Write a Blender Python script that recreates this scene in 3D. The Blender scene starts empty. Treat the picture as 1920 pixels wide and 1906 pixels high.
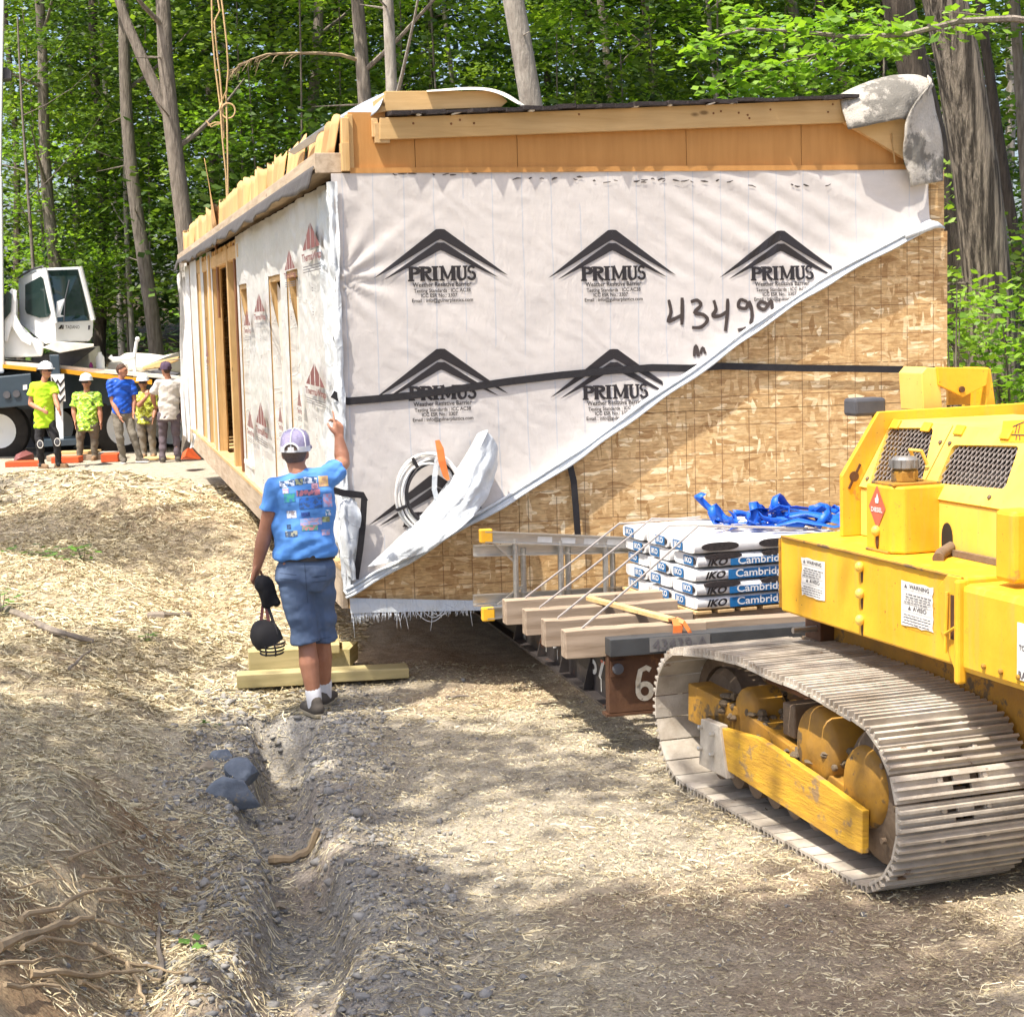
import bpy, bmesh, math, random
import numpy as np
from mathutils import Vector, Matrix
from mathutils.bvhtree import BVHTree

# ------------------------------------------------------------------ camera, sky, sun, exposure
scene = bpy.context.scene
COL = scene.collection
R = math.radians
F_PX, CX, CY, CAM_H = 3300.0, 960.0, 953.0, 2.5          # lens in photo pixels, eye height in metres
ROLL, PITCH = R(1.5), R(6.26)
FW = Vector((0, math.cos(PITCH), -math.sin(PITCH)))
RT = Vector((1, 0, 0))
UP = RT.cross(FW)
IR = math.cos(ROLL) * RT - math.sin(ROLL) * UP
IU = math.sin(ROLL) * RT + math.cos(ROLL) * UP
cam_data = bpy.data.cameras.new('camera')
cam_data.sensor_fit = 'HORIZONTAL'
cam_data.sensor_width = 36
cam_data.lens = F_PX / 1920 * 36
cam_data.clip_start, cam_data.clip_end = 0.1, 1000
cam = bpy.data.objects.new('camera', cam_data)
COL.objects.link(cam)
EYE = Vector((0, 0, CAM_H))
cam.matrix_world = Matrix(((IR.x, IU.x, -FW.x, 0), (IR.y, IU.y, -FW.y, 0), (IR.z, IU.z, -FW.z, CAM_H), (0, 0, 0, 1)))
scene.camera = cam

SUN_AZ, SUN_EL = R(226), R(65)                            # clockwise from +Y; the sun stands behind the camera on its left
SUN = Vector((math.sin(SUN_AZ) * math.cos(SUN_EL), math.cos(SUN_AZ) * math.cos(SUN_EL), math.sin(SUN_EL)))
world = bpy.data.worlds.new('World')
scene.world = world
world.use_nodes = True
wn = world.node_tree
wn.nodes.clear()
sky = wn.nodes.new('ShaderNodeTexSky')
sky.sky_type = 'NISHITA'
sky.sun_disc = False
sky.sun_elevation, sky.sun_rotation = SUN_EL, SUN_AZ
sky.air_density, sky.dust_density, sky.ozone_density = 0.8, 4.0, 0.7
bgn = wn.nodes.new('ShaderNodeBackground')
bgn.inputs['Strength'].default_value = 0.15
wo = wn.nodes.new('ShaderNodeOutputWorld')
wn.links.new(sky.outputs[0], bgn.inputs[0])
wn.links.new(bgn.outputs[0], wo.inputs[0])
sd = bpy.data.lights.new('sun', 'SUN')
sd.energy, sd.angle, sd.color = 4.0, R(0.53), (1.0, 0.93, 0.82)
so = bpy.data.objects.new('sun', sd)
COL.objects.link(so)
so.rotation_euler = (-SUN).to_track_quat('-Z', 'Y').to_euler()
vs = scene.view_settings
vs.view_transform, vs.look, vs.gamma, vs.exposure = 'Standard', 'None', 1.0, 1.1
vs.use_curve_mapping = False
scene.render.engine = 'CYCLES'
scene.cycles.use_denoising = True
scene.cycles.use_adaptive_sampling = True
scene.cycles.adaptive_threshold = 0.015
scene.cycles.max_bounces = 5
scene.cycles.diffuse_bounces = 3
scene.cycles.glossy_bounces = 2
scene.cycles.transmission_bounces = 3
scene.cycles.transparent_max_bounces = 4

# ------------------------------------------------------------------ geometry helpers
def ray(x, y):
    return FW + IR * ((x - CX) / F_PX) + IU * (-(y - CY) / F_PX)
def at(x, y, Y):
    r = ray(x, y)
    return EYE + r * (Y / r.y)
def at_z(x, y, z=0.0):
    r = ray(x, y)
    return EYE + r * ((z - CAM_H) / r.z)
def on_plane(x, y, p, n):
    r = ray(x, y)
    return EYE + r * ((Vector(p) - EYE).dot(n) / r.dot(n))

rng = random.Random(7)
nr = np.random.default_rng(11)

def smooth01(t):
    t = np.clip(t, 0, 1)
    return t * t * (3 - 2 * t)
def _hash(ix, iy, seed):
    n = (ix.astype(np.int64) * 374761393 + iy.astype(np.int64) * 668265263 + seed * 1442695041) & 0x7fffffff
    n = ((n ^ (n >> 13)) * 1274126177) & 0x7fffffff
    return ((n ^ (n >> 16)) & 0xffff) / 65535.0
def _h1(ix, iy, seed):
    n = (ix * 374761393 + iy * 668265263 + seed * 1442695041) & 0x7fffffff
    n = ((n ^ (n >> 13)) * 1274126177) & 0x7fffffff
    return ((n ^ (n >> 16)) & 0xffff) / 65535.0
def vnoise(x, y, seed=0):
    if not (isinstance(x, np.ndarray) or isinstance(y, np.ndarray)):       # one point: plain arithmetic
        ix, iy = math.floor(x), math.floor(y); fx, fy = x - ix, y - iy
        fx, fy = fx * fx * (3 - 2 * fx), fy * fy * (3 - 2 * fy)
        a, b, c, d = _h1(ix, iy, seed), _h1(ix + 1, iy, seed), _h1(ix, iy + 1, seed), _h1(ix + 1, iy + 1, seed)
        return (a * (1 - fx) + b * fx) * (1 - fy) + (c * (1 - fx) + d * fx) * fy - 0.5
    x = np.asarray(x, float); y = np.asarray(y, float)
    ix, iy = np.floor(x), np.floor(y)
    fx, fy = x - ix, y - iy
    fx, fy = fx * fx * (3 - 2 * fx), fy * fy * (3 - 2 * fy)
    ix, iy = ix.astype(np.int64), iy.astype(np.int64)
    a = _hash(ix, iy, seed); b = _hash(ix + 1, iy, seed); c = _hash(ix, iy + 1, seed); d = _hash(ix + 1, iy + 1, seed)
    return (a * (1 - fx) + b * fx) * (1 - fy) + (c * (1 - fx) + d * fx) * fy - 0.5
def fbm(x, y, seed=0, octs=4):
    s = 0; amp = 1.0
    for k in range(octs):
        s = s + amp * vnoise(x * 2 ** k + 17.3 * k, y * 2 ** k - 9.1 * k, seed + k)
        amp *= 0.5
    return s

class MB:
    """collects shapes, then links them as ONE mesh object"""
    def __init__(self):
        self.v, self.f = [], []
    def add(self, verts, faces):
        n = len(self.v)
        self.v.extend([tuple(p) for p in verts])
        self.f.extend([tuple(i + n for i in f) for f in faces])
        return self
    def box(self, c, s, rot=None):
        hx, hy, hz = s[0] / 2, s[1] / 2, s[2] / 2
        pts = [Vector((x, y, z)) for z in (-hz, hz) for x, y in ((-hx, -hy), (hx, -hy), (hx, hy), (-hx, hy))]
        if rot is not None:
            pts = [rot @ p for p in pts]
        c = Vector(c)
        return self.add([p + c for p in pts], [(3, 2, 1, 0), (4, 5, 6, 7), (0, 1, 5, 4), (1, 2, 6, 5), (2, 3, 7, 6), (3, 0, 4, 7)])
    def span(self, a, b):
        a, b = Vector(a), Vector(b)
        return self.box((a + b) / 2, [abs(q) for q in (b - a)])
    def beam(self, p, q, w, h, up=(0, 0, 1)):
        p, q = Vector(p), Vector(q)
        d = (q - p).normalized()
        s = d.cross(Vector(up)).normalized()
        t = s.cross(d)
        pts = [e + s * (i * w / 2) + t * (j * h / 2) for e in (p, q) for i, j in ((-1, -1), (1, -1), (1, 1), (-1, 1))]
        return self.add(pts, [(3, 2, 1, 0), (4, 5, 6, 7), (0, 1, 5, 4), (1, 2, 6, 5), (2, 3, 7, 6), (3, 0, 4, 7)])
    def tube(self, pts, r, n=8, flat=1.0):
        pts = [Vector(p) for p in pts]
        rs = r if isinstance(r, (list, tuple)) else [r] * len(pts)
        side = None; verts = []
        for i, p in enumerate(pts):
            d = (pts[min(i + 1, len(pts) - 1)] - pts[max(i - 1, 0)]).normalized()
            if side is None:
                side = d.orthogonal().normalized()
            side = (side - d * side.dot(d)).normalized()
            o = d.cross(side)
            for k in range(n):
                a = 2 * math.pi * k / n
                verts.append(p + side * (math.cos(a) * rs[i]) + o * (math.sin(a) * rs[i] * flat))
        faces = []
        for i in range(len(pts) - 1):
            for k in range(n):
                a, b = i * n + k, i * n + (k + 1) % n
                faces.append((a, b, b + n, a + n))
        faces.append(tuple(range(n - 1, -1, -1)))
        faces.append(tuple(range((len(pts) - 1) * n, len(pts) * n)))
        return self.add(verts, faces)
    def ribbon(self, pts, w, across):
        pts = [Vector(p) for p in pts]
        verts = []
        for i, p in enumerate(pts):
            ac = Vector(across[i] if isinstance(across, list) else across).normalized()
            ww = w[i] if isinstance(w, list) else w
            verts += [p - ac * ww / 2, p + ac * ww / 2]
        return self.add(verts, [(2 * i, 2 * i + 1, 2 * i + 3, 2 * i + 2) for i in range(len(pts) - 1)])
    def loft(self, rings):
        n = len(rings[0]); verts = [p for r in rings for p in r]; faces = []
        for i in range(len(rings) - 1):
            for k in range(n):
                a, b = i * n + k, i * n + (k + 1) % n
                faces.append((a, b, b + n, a + n))
        faces += [tuple(range(n - 1, -1, -1)), tuple(range((len(rings) - 1) * n, len(rings) * n))]
        return self.add(verts, faces)
    def ells(self, rows, n=16, rot=0.0):
        """stack of ellipses (center, rx, ry) with horizontal rings"""
        rings = []
        for c, rx, ry in rows:
            c = Vector(c)
            rings.append([c + Vector((math.cos(rot) * rx * math.cos(t) - math.sin(rot) * ry * math.sin(t),
                                      math.sin(rot) * rx * math.cos(t) + math.cos(rot) * ry * math.sin(t), 0))
                          for t in [2 * math.pi * k / n for k in range(n)]])
        return self.loft(rings)
    def cone(self, p, rp, q, rq, n=12):
        """round-ended tapered limb"""
        p, q = Vector(p), Vector(q); d = (q - p)
        L = d.length or 1e-6; d = d / L
        pts, rs = [], []
        for t in (0.04, 0.35, 0.7):
            pts.append(p - d * rp * math.cos(t * math.pi / 2)); rs.append(rp * math.sin(t * math.pi / 2))
        pts += [p, q]; rs += [rp, rq]
        for t in (0.7, 0.35, 0.04):
            pts.append(q + d * rq * math.cos(t * math.pi / 2)); rs.append(rq * math.sin(t * math.pi / 2))
        return self.tube(pts, rs, n)
    def ball(self, c, r, n=12, m=8, rot=None):
        c = Vector(c)
        rr = r if isinstance(r, (tuple, list)) else (r, r, r)
        verts, faces = [], []
        for j in range(1, m):
            th = math.pi * j / m
            for k in range(n):
                a = 2 * math.pi * k / n
                q = Vector((rr[0] * math.sin(th) * math.cos(a), rr[1] * math.sin(th) * math.sin(a), rr[2] * math.cos(th)))
                verts.append(c + (rot @ q if rot else q))
        t = Vector((0, 0, rr[2]))
        verts += [c + (rot @ t if rot else t), c - (rot @ t if rot else t)]
        for j in range(m - 2):
            for k in range(n):
                faces.append((j * n + k, j * n + (k + 1) % n, (j + 1) * n + (k + 1) % n, (j + 1) * n + k))
        top, bot = len(verts) - 2, len(verts) - 1
        for k in range(n):
            faces.append((top, (k + 1) % n, k)); faces.append((bot, (m - 2) * n + k, (m - 2) * n + (k + 1) % n))
        return self.add(verts, faces)
    def lathe(self, prof, c, axis=(0, 0, 1), n=24):
        ax = Vector(axis).normalized(); s = ax.orthogonal().normalized(); o = ax.cross(s); c = Vector(c)
        rings = [[c + ax * h + s * (r * math.cos(2 * math.pi * k / n)) + o * (r * math.sin(2 * math.pi * k / n)) for k in range(n)] for r, h in prof]
        return self.loft(rings)
    def prism(self, poly, ext):
        poly = [Vector(p) for p in poly]; e = Vector(ext); n = len(poly)
        faces = [tuple(range(n)), tuple(range(2 * n - 1, n - 1, -1))]
        faces += [(i, i + n, (i + 1) % n + n, (i + 1) % n) for i in range(n)]
        return self.add(poly + [p + e for p in poly], faces)
    def grid(self, nx, ny, fn):
        verts = [fn(i / nx, j / ny) for j in range(ny + 1) for i in range(nx + 1)]
        return self.add(verts, [(j * (nx + 1) + i, j * (nx + 1) + i + 1, (j + 1) * (nx + 1) + i + 1, (j + 1) * (nx + 1) + i) for j in range(ny) for i in range(nx)])
    def mesh(self, name, mat, smooth=False, origin=None):
        me = bpy.data.meshes.new(name)
        vv = self.v
        if origin is not None:
            o = Vector(origin)
            vv = [(p[0] - o.x, p[1] - o.y, p[2] - o.z) for p in vv]
        me.from_pydata(vv, [], self.f)
        bm = bmesh.new(); bm.from_mesh(me)
        bmesh.ops.recalc_face_normals(bm, faces=bm.faces)
        bm.to_mesh(me); bm.free()
        if smooth:
            me.shade_smooth()
            me.set_sharp_from_angle(angle=R(40 if smooth is True else smooth))
        if mat:
            me.materials.append(mat)
        return me
    def build(self, name, mat, parent=None, smooth=False, bevel=0.0, solid=0.0, origin=None):
        o = bpy.data.objects.new(name, self.mesh(name, mat, smooth, origin))
        COL.objects.link(o)
        o.parent = parent
        if origin is not None and parent is None:
            o.location = Vector(origin)
        if solid:
            m = o.modifiers.new('solid', 'SOLIDIFY'); m.thickness = solid; m.offset = 0
        if bevel:
            m = o.modifiers.new('bevel', 'BEVEL'); m.width = bevel; m.segments = 2; m.limit_method = 'ANGLE'; m.angle_limit = R(40)
        return o

def tag(o, label=None, cat=None, group=None, kind=None):
    for k, v in (('label', label), ('category', cat), ('group', group), ('kind', kind)):
        if v:
            o[k] = v
    return o
def thing(name, label, cat, loc=(0, 0, 0), frame=None, group=None):
    o = bpy.data.objects.new(name, None)
    COL.objects.link(o)
    o.empty_display_size = 0.2
    o.matrix_world = frame if frame is not None else Matrix.Translation(Vector(loc))
    return tag(o, label, cat, group)
def np_object(name, verts, faces, mat, parent=None, smooth=False, attr=None):
    """numpy verts (n,3) and faces (m,k)"""
    me = bpy.data.meshes.new(name)
    n, m, k = len(verts), len(faces), faces.shape[1]
    me.vertices.add(n); me.vertices.foreach_set('co', np.ascontiguousarray(verts, dtype=np.float32).ravel())
    me.loops.add(m * k); me.loops.foreach_set('vertex_index', np.ascontiguousarray(faces, dtype=np.int32).ravel())
    me.polygons.add(m)
    me.polygons.foreach_set('loop_start', np.arange(0, m * k, k, dtype=np.int32))
    me.polygons.foreach_set('loop_total', np.full(m, k, dtype=np.int32))
    me.update(calc_edges=True)
    if smooth:
        me.shade_smooth()
    if attr is not None:
        for nm, data in attr.items():
            a = me.attributes.new(nm, 'FLOAT', 'POINT'); a.data.foreach_set('value', np.ascontiguousarray(data, dtype=np.float32))
    if mat:
        me.materials.append(mat)
    o = bpy.data.objects.new(name, me)
    COL.objects.link(o)
    o.parent = parent
    return o
def remesh(mb, voxel, iters=4, fn=None):
    """fuse the pieces of a builder into one continuous skin; returns (verts, faces)"""
    me = mb.mesh('fuse', None)
    o = bpy.data.objects.new('fuse', me); COL.objects.link(o)
    m = o.modifiers.new('r', 'REMESH'); m.mode = 'VOXEL'; m.voxel_size = voxel
    if iters:
        s = o.modifiers.new('s', 'SMOOTH'); s.factor = 0.5; s.iterations = iters
    dg = bpy.context.evaluated_depsgraph_get()
    e = o.evaluated_get(dg).to_mesh()
    out = MB()
    vs_ = [v.co.copy() for v in e.vertices]
    if fn:
        ns = [v.normal.copy() for v in e.vertices]
        vs_ = [fn(p, n) for p, n in zip(vs_, ns)]
    out.v = [tuple(p) for p in vs_]
    out.f = [tuple(p.vertices) for p in e.polygons]
    o.evaluated_get(dg).to_mesh_clear()
    bpy.data.objects.remove(o); bpy.data.meshes.remove(me)
    return out

# ------------------------------------------------------------------ materials
def new_mat(name):
    m = bpy.data.materials.new(name); m.use_nodes = True
    nt = m.node_tree
    return m, nt, nt.nodes['Principled BSDF']
def ramp(nt, stops):
    r = nt.nodes.new('ShaderNodeValToRGB'); el = r.color_ramp.elements
    while len(el) < len(stops):
        el.new(0.5)
    for e, (p, c) in zip(el, stops):
        e.position = p; e.color = (*c, 1) if len(c) == 3 else c
    return r
def coords(nt, stretch=(1, 1, 1), kind='Object', rot=(0, 0, 0), jitter=False):
    tc = nt.nodes.new('ShaderNodeTexCoord'); mp = nt.nodes.new('ShaderNodeMapping')
    if jitter:                        # alike pieces get different patches
        oi = nt.nodes.new('ShaderNodeObjectInfo'); ml = nt.nodes.new('ShaderNodeMath'); ml.operation = 'MULTIPLY'; ml.inputs[1].default_value = 61.0
        nt.links.new(oi.outputs['Random'], ml.inputs[0]); nt.links.new(ml.outputs[0], mp.inputs['Location'])
    mp.inputs['Scale'].default_value = stretch; mp.inputs['Rotation'].default_value = rot
    nt.links.new(tc.outputs[kind], mp.inputs[0])
    return mp.outputs[0]
def noise(nt, vec, scale, detail=4, rough=0.6, dist=0.0):
    n = nt.nodes.new('ShaderNodeTexNoise')
    for k, v in (('Scale', scale), ('Detail', detail), ('Roughness', rough), ('Distortion', dist)):
        n.inputs[k].default_value = v
    nt.links.new(vec, n.inputs['Vector'])
    return n.outputs['Fac']
def bump(nt, p, height, strength, dist=0.01):
    b = nt.nodes.new('ShaderNodeBump'); b.inputs['Strength'].default_value = strength; b.inputs['Distance'].default_value = dist
    nt.links.new(height, b.inputs['Height']); nt.links.new(b.outputs[0], p.inputs['Normal'])
def mixc(nt, fac, a, b, mode='MIX'):
    m = nt.nodes.new('ShaderNodeMix'); m.data_type = 'RGBA'; m.blend_type = mode
    for s, v in ((0, fac), (6, a), (7, b)):
        if isinstance(v, (int, float)):
            m.inputs[s].default_value = v
        elif isinstance(v, tuple):
            m.inputs[s].default_value = (*v, 1)
        else:
            nt.links.new(v, m.inputs[s])
    return m.outputs[2]
def math_n(nt, op, a, b=None, c=None):
    m = nt.nodes.new('ShaderNodeMath'); m.operation = op
    for i, v in enumerate((a, b, c)):
        if v is None:
            continue
        if isinstance(v, (int, float)):
            m.inputs[i].default_value = v
        else:
            nt.links.new(v, m.inputs[i])
    return m.outputs[0]
def mat(name, c1, c2=None, scale=6.0, rough=0.6, metal=0.0, bmp=0.0, bscale=None, stretch=(1, 1, 1), c3=None, spot=None, rand=0.0, bdist=0.01, spec=0.4, lo=0.3, hi=0.7, detail=5, streak=None):
    """two-tone noise paint with fine relief; c3/spot = (threshold, colour) patches of wear; rand = lightness spread between objects"""
    m, nt, p = new_mat(name)
    p.inputs['Roughness'].default_value = rough; p.inputs['Metallic'].default_value = metal
    p.inputs['Specular IOR Level'].default_value = spec
    if c2 is None:
        c2 = tuple(q * 0.8 for q in c1)
    vec = coords(nt, stretch, jitter=bool(rand))
    rp = ramp(nt, [(lo, c2), (hi, c1)])
    nt.links.new(noise(nt, vec, scale, detail), rp.inputs[0])
    col = rp.outputs[0]
    if spot:
        th, c, sc = spot
        r2 = ramp(nt, [(th, (0, 0, 0)), (min(th + 0.06, 1), (1, 1, 1))])
        nt.links.new(noise(nt, coords(nt, jitter=bool(rand)), sc, 6, 0.7), r2.inputs[0])
        col = mixc(nt, r2.outputs[0], col, c)
    if streak:
        r3 = ramp(nt, [(0.52, (0, 0, 0)), (0.68, (1, 1, 1))]); nt.links.new(noise(nt, coords(nt, (11, 11, 0.8)), 1.6, 5, 0.65), r3.inputs[0])
        col = mixc(nt, math_n(nt, 'MULTIPLY', r3.outputs[0], 0.5), col, streak)
        r4 = ramp(nt, [(0.70, (0, 0, 0)), (0.73, (1, 1, 1))]); nt.links.new(noise(nt, coords(nt, (1, 1, 1)), 46, 3, 0.6), r4.inputs[0])
        col = mixc(nt, r4.outputs[0], col, (0.16, 0.075, 0.03))
    if rand:
        oi = nt.nodes.new('ShaderNodeObjectInfo')
        v = math_n(nt, 'MULTIPLY_ADD', oi.outputs['Random'], 2 * rand, 1 - rand)
        hs = nt.nodes.new('ShaderNodeHueSaturation'); nt.links.new(v, hs.inputs['Value']); nt.links.new(col, hs.inputs['Color'])
        col = hs.outputs[0]
    nt.links.new(col, p.inputs['Base Color'])
    if bmp:
        bump(nt, p, noise(nt, vec, bscale or scale * 3, 5), bmp, bdist)
    return m
def flat(name, c, rough=0.7):
    m, nt, p = new_mat(name)
    p.inputs['Base Color'].default_value = (*c, 1); p.inputs['Roughness'].default_value = rough
    vec = coords(nt); n = noise(nt, vec, 14, 3)
    rp = ramp(nt, [(0.25, tuple(q * 0.8 for q in c)), (0.75, c)])
    nt.links.new(n, rp.inputs[0]); nt.links.new(rp.outputs[0], p.inputs['Base Color'])
    return m
def wood(name, c1, c2, axis=0, rough=0.75, knots=True, rand=0.08, dark=(0.12, 0.06, 0.02)):
    st = [9, 9, 9]; st[axis] = 0.7
    m, nt, p = new_mat(name)
    p.inputs['Roughness'].default_value = rough; p.inputs['Specular IOR Level'].default_value = 0.25
    vec = coords(nt, tuple(st))
    n = noise(nt, vec, 2.2, 6, 0.65, 0.6)
    rp = ramp(nt, [(0.3, c2), (0.65, c1)]); nt.links.new(n, rp.inputs[0])
    col = rp.outputs[0]
    if knots:
        st2 = [7, 7, 7]; st2[axis] = 3.2
        vo = nt.nodes.new('ShaderNodeTexVoronoi'); vo.inputs['Scale'].default_value = 0.75
        nt.links.new(coords(nt, tuple(st2)), vo.inputs['Vector'])
        rk = ramp(nt, [(0.045, (1, 1, 1)), (0.1, (0, 0, 0))]); nt.links.new(vo.outputs['Distance'], rk.inputs[0])
        col = mixc(nt, math_n(nt, 'MULTIPLY', rk.outputs[0], 0.75), col, dark)
    big = noise(nt, coords(nt), 1.3, 3)
    rb = ramp(nt, [(0.3, (0.78, 0.78, 0.78)), (0.7, (1.08, 1.06, 1.04))]); nt.links.new(big, rb.inputs[0])
    col = mixc(nt, 1.0, col, rb.outputs[0], 'MULTIPLY')
    oi = nt.nodes.new('ShaderNodeObjectInfo')
    hs = nt.nodes.new('ShaderNodeHueSaturation'); nt.links.new(math_n(nt, 'MULTIPLY_ADD', oi.outputs['Random'], 2 * rand, 1 - rand), hs.inputs['Value'])
    nt.links.new(col, hs.inputs['Color']); nt.links.new(hs.outputs[0], p.inputs['Base Color'])
    bump(nt, p, n, 0.35, 0.004)
    return m
def leaf_mat(name, c1, c2, trans, vary=0.5):
    m, nt, p = new_mat(name)
    oi = nt.nodes.new('ShaderNodeObjectInfo'); at_ = nt.nodes.new('ShaderNodeAttribute'); at_.attribute_name = 'tint'
    col = mixc(nt, at_.outputs['Fac'], c2, c1)
    hs = nt.nodes.new('ShaderNodeHueSaturation'); nt.links.new(math_n(nt, 'MULTIPLY_ADD', oi.outputs['Random'], vary, 1 - vary / 2), hs.inputs['Value'])
    nt.links.new(col, hs.inputs['Color'])
    nt.links.new(hs.outputs[0], p.inputs['Base Color'])
    p.inputs['Roughness'].default_value = 0.5; p.inputs['Specular IOR Level'].default_value = 0.45
    tr = nt.nodes.new('ShaderNodeBsdfTranslucent')
    t2 = mixc(nt, 1.0, hs.outputs[0], (1.7, 1.75, 0.7), 'MULTIPLY')
    nt.links.new(t2, tr.inputs[0])
    mx = nt.nodes.new('ShaderNodeMixShader'); mx.inputs[0].default_value = trans
    nt.links.new(p.outputs[0], mx.inputs[1]); nt.links.new(tr.outputs[0], mx.inputs[2])
    nt.links.new(mx.outputs[0], nt.nodes['Material Output'].inputs[0])
    return m
def osb_mat(name):
    m, nt, p = new_mat(name)
    p.inputs['Roughness'].default_value = 0.6; p.inputs['Specular IOR Level'].default_value = 0.3
    tc = nt.nodes.new('ShaderNodeTexCoord')
    base = noise(nt, coords(nt), 2.6, 3)
    col = None; hgt = None
    for k, (sx, sz, ry, off) in enumerate(((8, 40, 0.2, 0), (9, 36, -0.45, 3), (34, 10, 0.35, 7))):
        mp = nt.nodes.new('ShaderNodeMapping'); mp.inputs['Scale'].default_value = (sx, 1.0, sz); mp.inputs['Rotation'].default_value = (0, ry, 0); mp.inputs['Location'].default_value = (off, off, off)
        nz = nt.nodes.new('ShaderNodeTexNoise'); nz.inputs['Scale'].default_value = 3.0
        nt.links.new(tc.outputs['Object'], nz.inputs['Vector'])
        ad = nt.nodes.new('ShaderNodeVectorMath'); ad.operation = 'MULTIPLY_ADD'
        nt.links.new(nz.outputs['Color'], ad.inputs[0]); ad.inputs[1].default_value = (0.07, 0.0, 0.07)
        nt.links.new(tc.outputs['Object'], ad.inputs[2]); nt.links.new(ad.outputs[0], mp.inputs[0])
        vo = nt.nodes.new('ShaderNodeTexVoronoi'); vo.inputs['Scale'].default_value = 1.0
        nt.links.new(mp.outputs[0], vo.inputs['Vector'])
        sp = nt.nodes.new('ShaderNodeSeparateColor'); nt.links.new(vo.outputs['Color'], sp.inputs[0])
        rp = ramp(nt, [(0.0, (0.40, 0.235, 0.10)), (0.2, (0.54, 0.35, 0.165)), (0.7, (0.63, 0.435, 0.22)), (0.88, (0.72, 0.53, 0.30)), (1.0, (0.90, 0.76, 0.52))])
        nt.links.new(sp.outputs[0], rp.inputs[0])
        if col is None:
            col, hgt = rp.outputs[0], sp.outputs[1]
        else:
            sel = ramp(nt, [((0.52, 0.52, 0.74)[k], (0, 0, 0)), ((0.54, 0.54, 0.76)[k], (1, 1, 1))]); nt.links.new(sp.outputs[2], sel.inputs[0])
            col = mixc(nt, sel.outputs[0], col, rp.outputs[0])
    rb = ramp(nt, [(0.3, (0.86, 0.83, 0.78)), (0.7, (1.06, 1.04, 1.02))]); nt.links.new(base, rb.inputs[0])
    col = mixc(nt, 1.0, col, rb.outputs[0], 'MULTIPLY')
    for st_, rt_ in (((6, 1, 60), 0.2), ((7, 1, 52), -0.5), ((14, 1, 26), 0.8)):
        rs_ = ramp(nt, [(0.34, (0.80, 0.74, 0.66)), (0.5, (1, 1, 1)), (0.68, (1.22, 1.22, 1.2))]); nt.links.new(noise(nt, coords(nt, st_, rot=(0, rt_, 0)), 1.6, 4, 0.6), rs_.inputs[0])
        col = mixc(nt, 0.7, col, rs_.outputs[0], 'MULTIPLY')
    # stamped layout lines every eight inches
    sx = nt.nodes.new('ShaderNodeSeparateXYZ'); nt.links.new(tc.outputs['Object'], sx.inputs[0])
    lines = None
    for out, ph in ((0, 0.05), (2, 0.03)):
        fr = math_n(nt, 'PINGPONG', math_n(nt, 'ADD', sx.outputs[out], 20 + ph), 0.1015)
        ln = math_n(nt, 'LESS_THAN', fr, 0.0036)
        lines = ln if lines is None else math_n(nt, 'MAXIMUM', lines, ln)
    lines = math_n(nt, 'MULTIPLY', lines, math_n(nt, 'GREATER_THAN', noise(nt, coords(nt), 9, 3), 0.40))
    col = mixc(nt, math_n(nt, 'MULTIPLY', lines, 0.58), col, (0.14, 0.06, 0.025))
    nt.links.new(col, p.inputs['Base Color'])
    bump(nt, p, hgt, 0.35, 0.004)
    return m
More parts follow.
